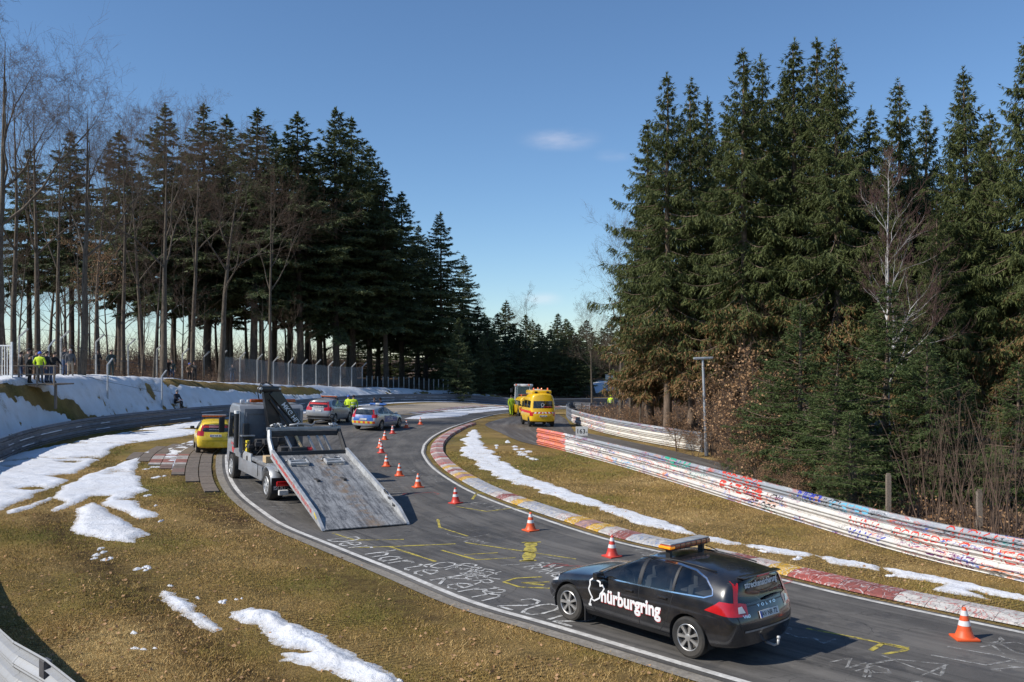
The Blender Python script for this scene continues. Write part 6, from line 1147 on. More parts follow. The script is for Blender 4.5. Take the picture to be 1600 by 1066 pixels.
# spectator platform with handrail, white gate
c0 = Vector(fp(57, 48.9)); c0.z = PLZ-.02; pf = empty('viewing_platform', tuple(c0)); tag(pf, 'small timber platform with handrail at the top of the snowy bank', 'platform')
dk = [MB().box((0, k*.30-.7, -.03), (2.9, .28, .07), .01).build('plank', 'planks', pf) for k in range(7)]
for x_ in (-1.4, -.5, .5, 1.4): MB().box((x_, -.86, .45), (.07, .07, 1.15), .01).build('rail_post', 'wood_grey', pf)
for z_ in (.98, .52): MB().box((0, -.86, z_), (3.0, .05, .07), .01).build('handrail', 'wood_grey', pf)
for x_ in (-1.3, 1.3): MB().box((x_, -.5, -.7), (.12, .12, 1.3), .01).build('support', 'wood_grey', pf)
c0 = Vector(fp(0, 47.5)); gt = empty('metal_gate', tuple(c0)); tag(gt, 'white barred metal gate at the edge of the wood', 'gate')
for x_ in (-1.2, .62): MB().box((x_, 0, .95), (.09, .09, 2.0), .01).build('gate_post', 'white_paint', gt)
for z_ in (.10, 1.75): MB().box((-.3, 0, z_), (1.8, .06, .07), .01).build('gate_rail', 'white_paint', gt)
for k in range(13): MB().box((-1.1+k*.135, 0, .92), (.035, .035, 1.6)).build('bar', 'white_paint', gt)
# lamp post
p = G(1104, 712); x_, y_ = p; lp = empty('lamp_post', (x_, y_, tz(x_, y_))); tag(lp, 'slim grey lamp post with a flat T-shaped head by the rail end', 'lamp post'); lp.rotation_euler = (0, R(-2.2), 0)
MB().tube([(0, 0, -.3), (0, 0, 2.2), (0, 0, 4.72)], [.085, .075, .06], 10).build('pole', 'galvanised', lp, 40); MB().tube([(0, 0, 0), (0, 0, .9)], .10, 10).build('pole_sleeve', 'galvanised', lp, 40); MB().box((.02, 0, 4.80), (.95, .22, .10), .03).build('lamp_head', 'galvanised', lp, 40); MB().box((.02, 0, 4.742), (.85, .16, .02), .004).build('diffuser', 'plate_white', lp)
# kilometre board
x_, y_ = (909-800)/F*49, 49.; kb = empty('marker_board', (x_, y_, tz(x_, y_))); tag(kb, 'small white board reading 163 between the two guard rails', 'sign')
for s in (-.2, .2): MB().box((s, .03, .4), (.05, .05, .9)).build('leg', 'galvanised', kb)
MB().box((0, 0, .80), (.66, .03, .50), .008).build('panel', 'plate_white', kb); V, Fc = text2d('163', .34, .004, 'CENTER'); MB().add([(u-.05, -.019, v+.68) for u, v in V], Fc).build('lettering', 'sticker_black', kb)
V, Fc = text2d('o', .16, .002, 'CENTER'); MB().add([(u+.26, -.019, v+.70) for u, v in V], Fc).build('lettering', 'sticker_black', kb)
# wooden stakes behind the inside rail
for px, d, h, lb_ in ((1335, 27, 1.55, 'weathered brown stake behind the rail below the young spruces'), (1388, 25.5, 1.45, 'grey weathered stake behind the rail, between two others'), (1530, 23, 1.35, 'short grey stake behind the rail beside the bare saplings')):
    x_, y_, z_ = fp(px, d); st_ = empty('wooden_stake', (x_, y_, z_)); tag(st_, lb_, 'stake'); MB().prism([(.06, .05), (-.06, .055), (-.055, -.05), (.06, -.06)], 'z', -.2, h).build('shaft', 'wood_grey', st_); MB().prism([(.045, .035), (-.045, .035), (-.04, -.035), (.045, -.045)], 'z', h, h+.05).build('top', 'wood_grey', st_)
# ------------------------------------------------------------------ trees
def leafmat(name, a, b_, brown=(.16, .085, .035), sat=.0):
    m, t, b = newmat(name); at_ = node(t, 'Attribute', {'attribute_name': 'tint'}).outputs['Fac']; kd = node(t, 'Attribute', {'attribute_name': 'brown'}).outputs['Fac']
    rnd = node(t, 'ObjectInfo').outputs['Random']; n = noise(t, coords(t), .9, 3)
    f = math_(t, 'ADD', math_(t, 'MULTIPLY', at_, .6), math_(t, 'ADD', math_(t, 'MULTIPLY', n, .4), math_(t, 'MULTIPLY', rnd, .22)))
    c = mixc(t, rng_(t, f, .2, .95), a, b_); c = mixc(t, kd, c, brown); t.links.new(c, b.inputs['Base Color']); b.inputs['Roughness'].default_value = .65; b.inputs['Specular IOR Level'].default_value = .25
    tl = node(t, 'BsdfTranslucent', Color=c); mx = node(t, 'MixShader', Fac=.18); t.links.new(b.outputs[0], mx.inputs[1]); t.links.new(tl.outputs[0], mx.inputs[2]); t.links.new(mx.outputs[0], t.nodes['Material Output'].inputs['Surface']); MATS[name] = m
leafmat('spruce_needles', (.043, .061, .020), (.132, .150, .048), (.26, .15, .065)); leafmat('fir_needles', (.055, .075, .034), (.140, .165, .072)); leafmat('young_needles', (.036, .060, .020), (.110, .142, .046)); leafmat('dead_leaves', (.28, .145, .065), (.55, .34, .18), (.3, .15, .07))
def barkmat(name, a, b_):
    m, t, b = newmat(name); v = coords(t, (1, 1, .25)); n = noise(t, v, 9, 6, .7); t.links.new(mixc(t, rng_(t, n, .35, .65), a, b_), b.inputs['Base Color']); b.inputs['Roughness'].default_value = .9; bump(t, b, n, .8, .03); MATS[name] = m
barkmat('bark_spruce', (.09, .062, .042), (.24, .17, .12)); barkmat('bark_dark', (.05, .038, .028), (.13, .10, .075)); barkmat('bark_grey', (.062, .048, .034), (.165, .130, .095)); barkmat('bark_twig', (.075, .045, .030), (.175, .115, .078)); barkmat('bark_birch', (.10, .09, .085), (.75, .72, .68)); barkmat('bark_red', (.07, .035, .03), (.16, .09, .075))
def segs_mesh(P0, P1, R0, R1, k):
    """many tapered k-sided twigs at once"""
    P0, P1 = np.asarray(P0, float), np.asarray(P1, float); n = len(P0); d = P1-P0; d /= np.linalg.norm(d, axis=1)[:, None]+1e-9
    a = np.where(np.abs(d[:, 2:3]) < .9, np.array([[0, 0, 1.]]), np.array([[1., 0, 0]])); x = np.cross(a, d); x /= np.linalg.norm(x, axis=1)[:, None]+1e-9; y = np.cross(d, x)
    an = np.arange(k)*2*np.pi/k; c = x[:, None]*np.cos(an)[None, :, None]+y[:, None]*np.sin(an)[None, :, None]
    V = np.concatenate([P0[:, None]+c*np.asarray(R0)[:, None, None], P1[:, None]+c*np.asarray(R1)[:, None, None]], 1).reshape(-1, 3)
    i = np.arange(k); j = (i+1) % k; q = np.stack([i, j, k+j, k+i], 1); return V, (q[None]+np.arange(n)[:, None, None]*2*k).reshape(-1, 4)
def cat(parts):
    o = 0; Vs, Fs = [], []
    for V, Fc in parts: Vs.append(V); Fs.append(Fc+o); o += len(V)
    return np.vstack(Vs), np.vstack(Fs)
def cards(P, D, L_, W_, r_, tilt=.5):
    """leaf-shaped quads: base, two flanks, tip"""
    n = len(P); D = D/(np.linalg.norm(D, axis=1)[:, None]+1e-9); up = np.array([[0, 0, 1.]])+tilt*r_.normal(size=(n, 3)); S_ = np.cross(D, up); S_ /= np.linalg.norm(S_, axis=1)[:, None]+1e-9
    L_ = np.asarray(L_).reshape(-1, 1); W_ = np.asarray(W_).reshape(-1, 1); m = P+D*L_*.42; V = np.stack([P, m+S_*W_, P+D*L_, m-S_*W_], 1).reshape(-1, 3); return V, np.arange(4*n).reshape(n, 4)
def sprays(P, D, L_, W_, r_, tilt=.5):
    n = len(P); D = D/(np.linalg.norm(D, axis=1)[:, None]+1e-9); up = np.array([[0, 0, 1.]])+tilt*r_.normal(size=(n, 3)); S_ = np.cross(D, up); S_ /= np.linalg.norm(S_, axis=1)[:, None]+1e-9
    L_ = np.asarray(L_).reshape(-1, 1); W_ = np.asarray(W_).reshape(-1, 1); V = np.stack([P-S_*W_, P+S_*W_, P+D*L_], 1).reshape(-1, 3); return V, np.arange(3*n).reshape(n, 3)
def conifer(seed, H, Rm, cb, e_top=35, e_bot=-12, hang=.5, wh=.5, nb=6, dens=8, leaf=.30, shape=.85, gaps=.12, dead=True, cones=0., trunk_r=.25, name='c', needle='spruce_needles', bark='bark_spruce', per=4, jag=.2, wr_=.17):
    r = np.random.default_rng(seed); CV, CD, CL, TI, BR = [], [], [], [], []; b0, b1, br0, br1 = [], [], [], []
    zs = cb
    while zs < H-.25:
        u = (zs-cb)/(H-cb); rad = Rm*min(1, (1-u)/.62)**shape+.05; el = math.radians(e_bot+(e_top-e_bot)*u**1.3); k = max(3, int(round(nb*(1-.3*u)+r.normal()*.7))); az0 = r.uniform(0, 6.28)
        for j in range(k):
            if r.random() < gaps: continue
            az = az0+j*6.283/k+r.normal()*.25; L_ = rad*np.clip(r.normal(.92, jag), .35, 1.5); e = el+r.normal()*.10; d = np.array([math.cos(az), math.sin(az), 0.])
            t = np.linspace(0, 1, 6); sag = hang*.28*L_*(1-.6*u); zc = zs+L_*np.sin(e)*t-sag*np.sin(t*np.pi*.62)+sag*.55*t**3; sp = d[None]*(L_*np.cos(e)*t)[:, None]; sp[:, 2] += zc
            b0.append(sp[:-1]); b1.append(sp[1:]); rr = (.010+.012*L_)*(1-t*.8); br0.append(rr[:-1]); br1.append(rr[1:])
            n = max(4, int(L_*dens)); tt = np.sort(r.uniform(.10 if u > .25 else .2, 1.0, n)); pb = np.stack([np.interp(tt, t, sp[:, i]) for i in range(3)], 1)
            for s in (-1, 1):
                a_ = az+s*np.radians(r.uniform(35, 75, n)); bd = np.stack([np.cos(a_), np.sin(a_), -hang*r.uniform(.3, 1.5, n)+.12*(1-hang)], 1); bd /= np.linalg.norm(bd, axis=1)[:, None]; bl = np.clip(L_*(.40*(1-tt)+.13), .16, .85)*r.uniform(.7, 1.2, n)
                for q in range(per):
                    f = (q+r.uniform(.1, .9, n))/per; P = pb+bd*(bl*f)[:, None]; dd_ = bd+.42*r.normal(size=(n, 3)); dd_[:, 2] -= .35*hang; CV.append(P); CD.append(dd_); CL.append(leaf*(1-.35*u)*r.uniform(.65, 1.2, n)); TI.append(np.full(n, r.uniform(.15, .85))+r.normal(size=n)*.12); BR.append(np.where(r.random(n) < (max(0, .28-u)/.28 if dead else 0)*.75, 1., 0.))
            P = sp[-1][None]+r.normal(size=(5, 3))*.05; CV.append(P); CD.append(np.repeat(d[None], 5, 0)+.4*r.normal(size=(5, 3))); CL.append(np.full(5, leaf)); TI.append(np.full(5, .7)); BR.append(np.zeros(5))
            if cones and u > .62 and r.random() < cones:
                m = 3; P = pb[r.integers(0, n, m)]; CV.append(P); CD.append(np.tile([[0, 0, -1.]], (m, 1))+.15*r.normal(size=(m, 3))); CL.append(np.full(m, .20)); TI.append(np.full(m, .5)); BR.append(np.full(m, 1.))
        zs += wh*(.75+.5*r.random())*(1-.35*u)
    P = np.array([[0, 0, H-.5], [0, 0, H-.3], [0, 0, H-.15]]).repeat(8, 0); CV.append(P); CD.append(np.tile([[0, 0, 1.]], (24, 1))+.55*r.normal(size=(24, 3))); CL.append(np.full(24, leaf)); TI.append(np.full(24, .6)); BR.append(np.zeros(24))
    P, D, L_ = np.vstack(CV), np.vstack(CD), np.concatenate(CL); V, Fc = sprays(P, D, L_, L_*wr_, r, .6); ti, br = np.repeat(np.concatenate(TI), 3), np.repeat(np.concatenate(BR), 3)
    crown = npmesh('crown', V, Fc, needle, False, {'tint': ti, 'brown': br})
    # trunk with limbs and a few dead stubs below the crown
    tzv = np.linspace(0, H*.985, 12); wob = np.cumsum(r.normal(size=(12, 2))*.02, 0); tp_ = np.c_[wob, tzv]; tr = trunk_r*(1-tzv/H)**.8+.015; tr[0] *= 1.3
    parts = [segs_mesh(tp_[:-1], tp_[1:], tr[:-1], tr[1:], 8), segs_mesh(np.vstack(b0), np.vstack(b1), np.concatenate(br0), np.concatenate(br1), 3)]
    ns = int(cb*3.5)
    if ns > 3:
        z_ = r.uniform(cb*.25, cb, ns); a_ = r.uniform(0, 6.28, ns); l_ = r.uniform(.3, 1.6, ns)*np.interp(z_, [0, cb], [.5, 1]); p0 = np.c_[np.zeros((ns, 2)), z_]; p1 = p0+np.c_[np.cos(a_)*l_, np.sin(a_)*l_, -.25*l_]; parts.append(segs_mesh(p0, p1, np.full(ns, .016), np.full(ns, .005), 3))
    V, Fc = cat(parts); return npmesh('trunk', V, Fc, bark, True), crown, H
def bare(seed, H, spread=.5, trunk=.3, first=.35, bark='bark_grey', twig='bark_twig', levels=5, upt=.18, nseg=6, kids=(2, 4), leaves=0, r0=None, stems=1, ang=(25, 55), leafh=(.15, .6), twl=0):
    r = np.random.default_rng(seed); S_ = [[] for _ in range(4)]; Tw = []
    def grow(p, d, L_, rad, lv):
        ns = max(2, nseg-lv) if lv else nseg+3; p = p.copy(); d = d.copy(); sl = L_/ns; pts0 = p.copy()
        for i in range(ns):
            d = d+r.normal(size=3)*(.028 if lv == 0 else .16)+np.array([0, 0, upt*(.3 if lv == 0 else 1)])*(.35 if lv else .4); d /= np.linalg.norm(d); q = p+d*sl; f0, f1 = i/ns, (i+1)/ns; tpr = .95 if lv == 0 else .75; ra, rb_ = rad*(1-tpr*f0), rad*(1-tpr*f1)
            (Tw if lv >= levels-1 else S_[min(lv, 3)]).append((p.copy(), q.copy(), max(ra, .0045), max(rb_, .003)))
            if lv < levels and f1 > (first if lv == 0 else .22):
                for _ in range(r.integers(kids[0], kids[1]+1) if lv else r.integers(kids[0], kids[1]+1)):
                    an = math.radians(r.uniform(*ang)); az = r.uniform(0, 6.28); a = np.array([0, 0, 1.]) if abs(d[2]) < .9 else np.array([1., 0, 0]); x = np.cross(a, d); x /= np.linalg.norm(x); y = np.cross(d, x); nd = d*math.cos(an)+(x*math.cos(az)+y*math.sin(az))*math.sin(an)
                    cl = (H*spread*(1-.62*(f1-first)/(1-first+1e-6)) if lv == 0 else L_*.58)*r.uniform(.65, 1.1)
                    if cl > .12: grow(q, nd, cl, max(rb_*.55, .005), lv+1)
            p = q
        if lv >= levels and twl:
            for _ in range(twl): k_ = pts0+(p-pts0)*r.uniform(.2, .9); nd = d+r.normal(size=3)*.7; nd /= np.linalg.norm(nd); Tw.append((k_, k_+nd*L_*r.uniform(.4, .9), .004, .0025))
    for s in range(stems):
        a = r.uniform(0, 6.28); tl = 0.015 if stems == 1 else r.uniform(.05, .35); grow(np.array([math.cos(a), math.sin(a), 0])*(.0 if stems == 1 else r.uniform(.05, .4)), np.array([math.cos(a)*tl, math.sin(a)*tl, 1.]), H*(1 if stems == 1 else r.uniform(.6, 1)), (r0 or trunk)*(1 if stems == 1 else r.uniform(.5, 1)), 0)
    parts = []
    for lv, k in ((0, 9), (1, 6), (2, 4), (3, 3)):
        if S_[lv]: a = S_[lv]; parts.append(segs_mesh([s[0] for s in a], [s[1] for s in a], [s[2] for s in a], [s[3] for s in a], k))
    V, Fc = cat(parts); tm_ = npmesh('trunk', V, Fc, bark, True)
    if Tw: V, Fc = segs_mesh([s[0] for s in Tw], [s[1] for s in Tw], [s[2] for s in Tw], [s[3] for s in Tw], 3)
    cm = npmesh('crown', V, Fc, twig, True); lm = None
    if leaves:
        tp_ = np.array([s[1] for s in Tw]); tp_ = tp_[(tp_[:, 2] > H*leafh[0]) & (tp_[:, 2] < H*leafh[1])]
        if len(tp_): P = tp_[r.integers(0, len(tp_), leaves)]+r.normal(size=(leaves, 3))*.08; D = r.normal(size=(leaves, 3)); D[:, 2] -= .6; L2 = r.uniform(.06, .12, leaves); V, Fc = cards(P, D, L2, L2*.36, r, 1.2); lm = npmesh('foliage', V, Fc, 'dead_leaves', False, {'tint': np.repeat(r.random(leaves), 4), 'brown': np.zeros(4*leaves)})
    return tm_, cm, H, lm
def place(proto, px, d, top=None, h=None, label='', name='tree', cat_='tree', group=None, wid=1., rot=None, zoff=0.):
    x = (px-800)/F*d; z = tz(x, d) if abs(x) < 115 and d < 255 else float(rz(x, d))
    if h is None: h = CH+(HY-top)/F*d-z
    s = h/proto[2]; o = empty(name, (x, d, z-.05+zoff)); o.rotation_euler = (random.uniform(-.015, .015), random.uniform(-.015, .015), random.uniform(0, 6.28) if rot is None else rot); o.scale = (s*wid, s*wid, s); tag(o, label, cat_, group)
    link('trunk', proto[0], o); link('crown', proto[1], o)
    if len(proto) > 3 and proto[3] is not None: link('foliage', proto[3], o)
    return o
ORD = ['first', 'second', 'third', 'fourth', 'fifth', 'sixth', 'seventh', 'eighth', 'ninth', 'tenth', 'eleventh', 'twelfth', 'thirteenth', 'fourteenth', 'fifteenth', 'sixteenth', 'seventeenth', 'eighteenth', 'nineteenth', 'twentieth', 'twenty-first', 'twenty-second', 'twenty-third', 'twenty-fourth', 'twenty-fifth', 'twenty-sixth', 'twenty-seventh', 'twenty-eighth', 'twenty-ninth', 'thirtieth', 'thirty-first', 'thirty-second', 'thirty-third', 'thirty-fourth', 'thirty-fifth', 'thirty-sixth']
def plant(lst, protos_, fmt, name, cat_, group, wid=(1, 1)):
    for i, e in enumerate(sorted(lst)):
        px, top, d = e[:3]; pr_ = protos_[e[3] if len(e) > 3 else i % len(protos_)]; place(pr_, px, d, top, label=fmt.format(ORD[i]), name=name, cat_=cat_, group=group, wid=random.uniform(*wid))
random.seed(21)
# tall firs on the bank, bare lower trunks
FIR = [conifer(100+i, 34, 4.9, cb, 24, -16, .4, .74, 6, 7.5, .46, .9, .18, False, trunk_r=.36, needle='fir_needles', bark='bark_dark', per=6, wr_=.19, jag=.26) for i, cb in enumerate((12, 10, 14, 8))]
firs = [(45, 232, 118, 2), (112, 205, 112, 2), (188, 205, 108, 0), (255, 165, 106, 1), (300, 240, 124, 0), (325, 163, 112, 1), (358, 178, 118, 0), (396, 170, 107, 1), (428, 205, 124, 2), (452, 225, 132, 1), (470, 174, 110, 0), (500, 225, 121, 1), (526, 168, 113, 3), (551, 184, 119, 1), (578, 228, 126, 3), (604, 262, 117, 1), (628, 300, 128, 3), (652, 352, 140, 1), (690, 331, 122, 3), (722, 398, 137, 1), (410, 260, 138, 2), (545, 250, 142, 3), (590, 300, 145, 3), (665, 372, 150, 3), (350, 260, 140, 1), (480, 255, 146, 0), (270, 270, 138, 2), (220, 268, 128, 2)]
plant(firs, FIR, 'tall dark fir in the stand behind the fence, {} from the left', 'fir_tree', 'tree', 'firs behind the fence', (1.12, 1.4))
# far dark trees closing the view
FAR = [conifer(140+i, 16, 3.3, .8, 25, -8, .3, .55, 6, 6.0, .42, 1., .10, False, trunk_r=.2, needle='fir_needles', bark='bark_dark', per=5, wr_=.2) for i in range(2)]
fars = [(745, 478, 134), (762, 500, 128), (778, 490, 140), (800, 505, 133), (822, 492, 146), (842, 506, 138), (858, 515, 131), (872, 490, 150), (890, 503, 142), (908, 508, 137), (925, 518, 150), (940, 512, 156), (958, 520, 160), (980, 505, 155), (1003, 515, 150), (735, 520, 150), (790, 470, 170), (885, 498, 172), (916, 500, 176), (950, 505, 182), (700, 470, 165), (655, 480, 160), (610, 500, 165), (560, 500, 168), (1030, 500, 160), (1060, 495, 165), (770, 512, 124), (812, 516, 126), (845, 520, 127), (880, 520, 128), (900, 522, 126), (730, 505, 132), (868, 505, 160), (832, 500, 165), (755, 490, 158)]
plant(fars, FAR, 'dark conifer closing the far end of the track, {} from the left', 'conifer', 'tree', 'dark conifers at the far end', (1.25, 1.7))
place(FAR[0], 716, 112, 497, label='pale green young fir at the edge of the far bend', name='young_fir', group=None); place(FAR[1], 752, 118, 520, label='bushy dark young fir just right of the pale green one', name='young_fir'); place(FAR[1], 690, 121, 530, label='small fir tucked below the last tall fir', name='young_fir')
# spruces on the right
SPR = [conifer(200+i, 24, 3.0, 4.2+i*.6, 34, -22, 1.05, .52, 7, 12, .26, .9, .10, True, .6, .27, per=8, wr_=.14, jag=.22) for i in range(4)]
sprs = [(1043, 110, 50), (1082, 118, 53), (1015, 185, 57), (1012, 260, 60), (1108, 150, 57), (1130, 175, 60), (1164, 70, 47), (1192, 84, 52), (1222, 110, 57), (1243, 55, 47.5), (1276, 60, 52), (1308, 57, 45), (1352, 165, 50), (1405, 120, 48), (1446, 165, 50), (1482, 215, 46), (1514, 98, 38), (1556, 168, 42), (1600, 52, 36.5), (1655, 120, 37), (1330, 215, 60), (1430, 240, 60), (1535, 200, 55), (1620, 200, 50), (1390, 260, 43), (1460, 300, 37)]
plant(sprs, SPR, 'tall green spruce in the stand beyond the inside rail, {} from the left', 'spruce_tree', 'tree', 'spruces beyond the inside rail', (.9, 1.1))
YSP = [conifer(230+i, 8, 2.2, .25, 38, -8, .35, .33, 7, 11, .16, 1.1, .05, False, trunk_r=.12, needle='young_needles', per=7, wr_=.17) for i in range(2)]
for px, top, d, lb_, wd in ((1385, 436, 31, 'young spruce standing in front of the white birch', 1.15), (1248, 468, 33.5, 'young spruce with rounded top left of the birch', 1.15), (1305, 540, 30, 'low bushy spruce between the two larger young spruces', 1.3), (1445, 520, 29.5, 'young spruce behind the wooden stakes', 1.1), (1330, 640, 26.5, 'small spruce directly behind the painted rail', 1.4), (1500, 560, 31, 'young spruce behind the bare saplings', 1.2), (1590, 560, 28, 'young spruce at the right edge of the picture', 1.2), (1205, 560, 36, 'low dark spruce behind the brown-leaved bush', 1.2)): place(YSP[int(px) % 2], px, d, top, label=lb_, name='young_spruce', wid=wd)
# bare trees on the bank
OAK = [bare(300+i, 20, .42, .30, .38, 'bark_grey', 'bark_twig', 4, .16, 6, (1, 2), twl=3) for i in range(4)]
SPREAD = bare(320, 16, .55, .24, .34, 'bark_grey', 'bark_twig', 4, .22, 6, (1, 2), ang=(25, 50), twl=3)
SAP = [bare(330+i, 9, .42, .09, .3, 'bark_grey', 'bark_twig', 3, .2, 6, (1, 2)) for i in range(2)]
BEECH = bare(340, 12, .45, .12, .25, 'bark_dark', 'bark_twig', 4, .05, 5, (1, 2), leaves=2600, leafh=(.2, .9))
for px, top, d, pr_, lb_, wd in ((-8, 60, 56, OAK[2], 'tall bare oak at the left edge of the picture', 1.0), (60, 165, 63, OAK[1], 'slender bare oak behind the spectators on the platform', .8), (128, 168, 58, OAK[2], 'bare oak with the thickest trunk behind the fence', .95), (192, 205, 72, OAK[3], 'thin bare oak with straight trunk left of the tallest bare oak', .7), (255, 195, 66, OAK[1], 'tall bare oak between two dark firs', .9), (345, 282, 73, SPREAD, 'bare tree with low spreading brown crown left of the mesh fence', 1.1), (300, 225, 78, OAK[0], 'bare oak behind the spreading tree', .75), (420, 270, 84, OAK[2], 'bare oak in front of the firs behind the mesh fence', .6), (150, 230, 80, OAK[3], 'grey bare oak standing farther back behind the thick one', .7), (20, 150, 70, OAK[3], 'bare oak behind the one at the left edge', .8), (90, 210, 84, OAK[0], 'faint bare oak far back behind the platform', .7), (225, 250, 85, OAK[1], 'bare oak far back between the trunks', .7)): place(pr_, px, d, top, label=lb_, name='oak_tree', group='bare oaks on the bank', wid=wd)
for i, (px, top, d) in enumerate(sorted([(int(k*21+random.uniform(-8, 8))-15, random.uniform(360, 450), random.uniform(112, 185)) for k in range(26)])): place(SPREAD if i % 3 else OAK[i % 4], px, d, top, label='bare brown tree far back between the trunks on the bank, %s from the left' % ORD[i], name='bare_tree', group='far bare trees behind the bank', wid=1.1)
place(BEECH, 122, 60, 340, label='young beech with rusty leaves in front of the thick oak trunk', name='beech_tree', wid=.8)
for i, (px, d, h) in enumerate(((100, 62, 8), (168, 66, 9), (222, 68, 8), (285, 74, 9), (318, 76, 7), (30, 60, 9), (410, 90, 9), (455, 95, 8), (240, 64, 10), (140, 72, 10))): place(SAP[i % 2], px, d, h=h, label='thin bare sapling among the trunks on the bank, {} in depth order of planting'.replace('in depth order of planting', 'of those listed') .format(ORD[i]) if 0 else 'thin bare sapling among the bare trunks, %s from the left' % ORD[sorted([100, 168, 222, 285, 318, 30, 410, 455, 240, 140]).index(px)], name='sapling', group='saplings on the bank')
place(OAK[2], 824, 150, 470, label='pale bare tree rising above the far conifers', name='bare_tree', wid=.8); place(OAK[1], 735, 150, 482, label='grey bare tree between the last fir and the far conifers', name='bare_tree', wid=.9)
for i, (px, top, d) in enumerate(((970, 400, 72), (985, 440, 68), (925, 500, 110), (1005, 470, 76))): place(SPREAD if i != 1 else OAK[3], px, d, top, label='bare tree beside the left edge of the spruce stand, %s from the left' % ORD[[1, 2, 0, 3][i]], name='bare_tree', group='bare trees beside the spruces', wid=.9)
for i, (px, top, d) in enumerate(((925, 560, 128), (955, 540, 124), (985, 545, 120), (1010, 550, 112), (970, 560, 108))): place(SPREAD, px, d, top, label='reddish-brown bare tree above the far bank, %s from the left' % ORD[[0, 1, 3, 4, 2][i]], name='bare_tree', group='brown trees above the far bank', wid=1.2)
# birch with white trunk
BIR = bare(360, 12.5, .25, .12, .22, 'bark_birch', 'bark_red', 4, .30, 7, (1, 2), ang=(18, 38)); place(BIR, 1388, 35, 263, label='white-trunked birch with fine reddish twigs above the young spruces', name='birch_tree', wid=1.0)
# shrubs and undergrowth behind the inside rail
SHR = [bare(370+i, 5, .30, .030, .25, 'bark_twig', 'bark_twig', 2, .14, 6, (0, 1), stems=9, ang=(15, 40)) for i in range(2)]
for i, (px, top, d) in enumerate(((1455, 610, 24.5), (1485, 590, 25), (1520, 620, 23.5), (1560, 600, 23), (1592, 590, 22), (1430, 640, 26), (1540, 640, 21.5))): place(SHR[i % 2], px, d, top, label='clump of bare upright stems behind the painted rail, %s from the left' % ORD[[1, 2, 3, 5, 6, 0, 4][i]], name='shrub', cat_='shrub', group='bare shrubs behind the rail')
BRN = [bare(380+i, 4, .45, .05, .15, 'bark_spruce', 'bark_twig', 3, .06, 6, (1, 2), leaves=1500, stems=4, ang=(25, 60), leafh=(.05, 1.1)) for i in range(2)]
brn = ((1160, 600, 38), (1195, 560, 37), (1185, 680, 34), (1225, 690, 32), (1255, 715, 30), (1140, 640, 41), (1210, 640, 35), (1130, 690, 38), (1290, 720, 29), (1165, 700, 35), (1240, 740, 28.5), (1195, 722, 31.5), (1060, 650, 46), (1020, 640, 52), (1085, 665, 43.5), (990, 640, 58), (1120, 600, 44))
for i, e in enumerate(sorted(brn)): place(BRN[i % 2], e[0], e[2], e[1], label='rust-leaved bush beside the lamp post and rail, %s from the left' % ORD[i], name='leafy_bush', cat_='bush', group='rust-leaved bushes', wid=1.1)
for i, (px, d) in enumerate(((1010, 66), (1040, 60), (975, 76), (1085, 62), (1110, 54), (960, 88), (1150, 50), (1180, 46), (1000, 56))): place(SAP[i % 2], px, d, h=7, label='thin bare sapling at the foot of the spruces, %s from the left' % ORD[sorted([1010, 1040, 975, 1085, 1110, 960, 1150, 1180, 1000]).index(px)], name='sapling', group='saplings below the spruces')
# bramble, twigs and leaf litter
def bramble(name, pts, n, hgt, leaves, label, seed, tk=1.):
    r = np.random.default_rng(seed); P = np.array(pts)[r.integers(0, len(pts), n)]; P[:, :2] += r.normal(size=(n, 2))*.35; P = P[(np.abs(sdist(R2, P[:, 0], P[:, 1])[0]) > .9) & (np.abs(sdist(RR, P[:, 0], P[:, 1])[0]) > .4)]; n = len(P); P[:, 2] = terrain(P[:, 0], P[:, 1])-.02; d = r.normal(size=(n, 3))*.55+np.array([0, 0, .8]); d /= np.linalg.norm(d, axis=1)[:, None]; L_ = hgt*r.uniform(.4, 1.2, n)
    M1 = P+d*(L_*.55)[:, None]; d2 = d+r.normal(size=(n, 3))*.45-np.array([0, 0, .35]); E_ = M1+d2*(L_*.5)[:, None]; V, Fc = cat([segs_mesh(P, M1, np.full(n, .009*tk), np.full(n, .007*tk), 3), segs_mesh(M1, E_, np.full(n, .007*tk), np.full(n, .003*tk), 3)]); tag(link(name, npmesh(name, V, Fc, 'bark_twig', True)), kind='stuff', label=label)
    if leaves: k = r.integers(0, n, leaves); f = r.random((leaves, 1)); Q = np.where(f < .5, P[k]+(M1[k]-P[k])*f*2, M1[k]+(E_[k]-M1[k])*(f*2-1)); L2 = r.uniform(.06, .13, leaves); V, Fc = cards(Q, r.normal(size=(leaves, 3)), L2, L2*.38, r, 1.2); tag(link('leaf_litter', npmesh('leaf_litter', V, Fc, 'dead_leaves', False, {'tint': np.repeat(r.random(leaves), 4), 'brown': np.zeros(4*leaves)})), kind='stuff', label='rust-brown dead leaves caught in the '+name)
pts = []; r9 = np.random.default_rng(77)
for i in range(len(RR)):
    if RR[i, 1] > 9 and RR[i, 1] < 34:
        nrm = normals2(RR)[i]
        for w_ in r9.uniform(.5, 5.5, 8): pts.append((RR[i, 0]+nrm[0]*w_, RR[i, 1]+nrm[1]*w_, 0))
bramble('bramble', pts, 5200, .8, 9000, 'tangled brown bramble along the foot of the wood', 78)
bx_, by_ = r9.uniform(5, 22, 900), r9.uniform(50, 104, 900); bk_ = (sdist(R2, bx_, by_)[0] < -.9) & (bx_ < 14+(by_-45)*.55); pts = [(x_, y_, 0) for x_, y_ in zip(bx_[bk_], by_[bk_])]
bramble('dry_scrub', pts, 5200, 1.1, 9000, 'dry brown scrub covering the bank inside the far rail', 79)
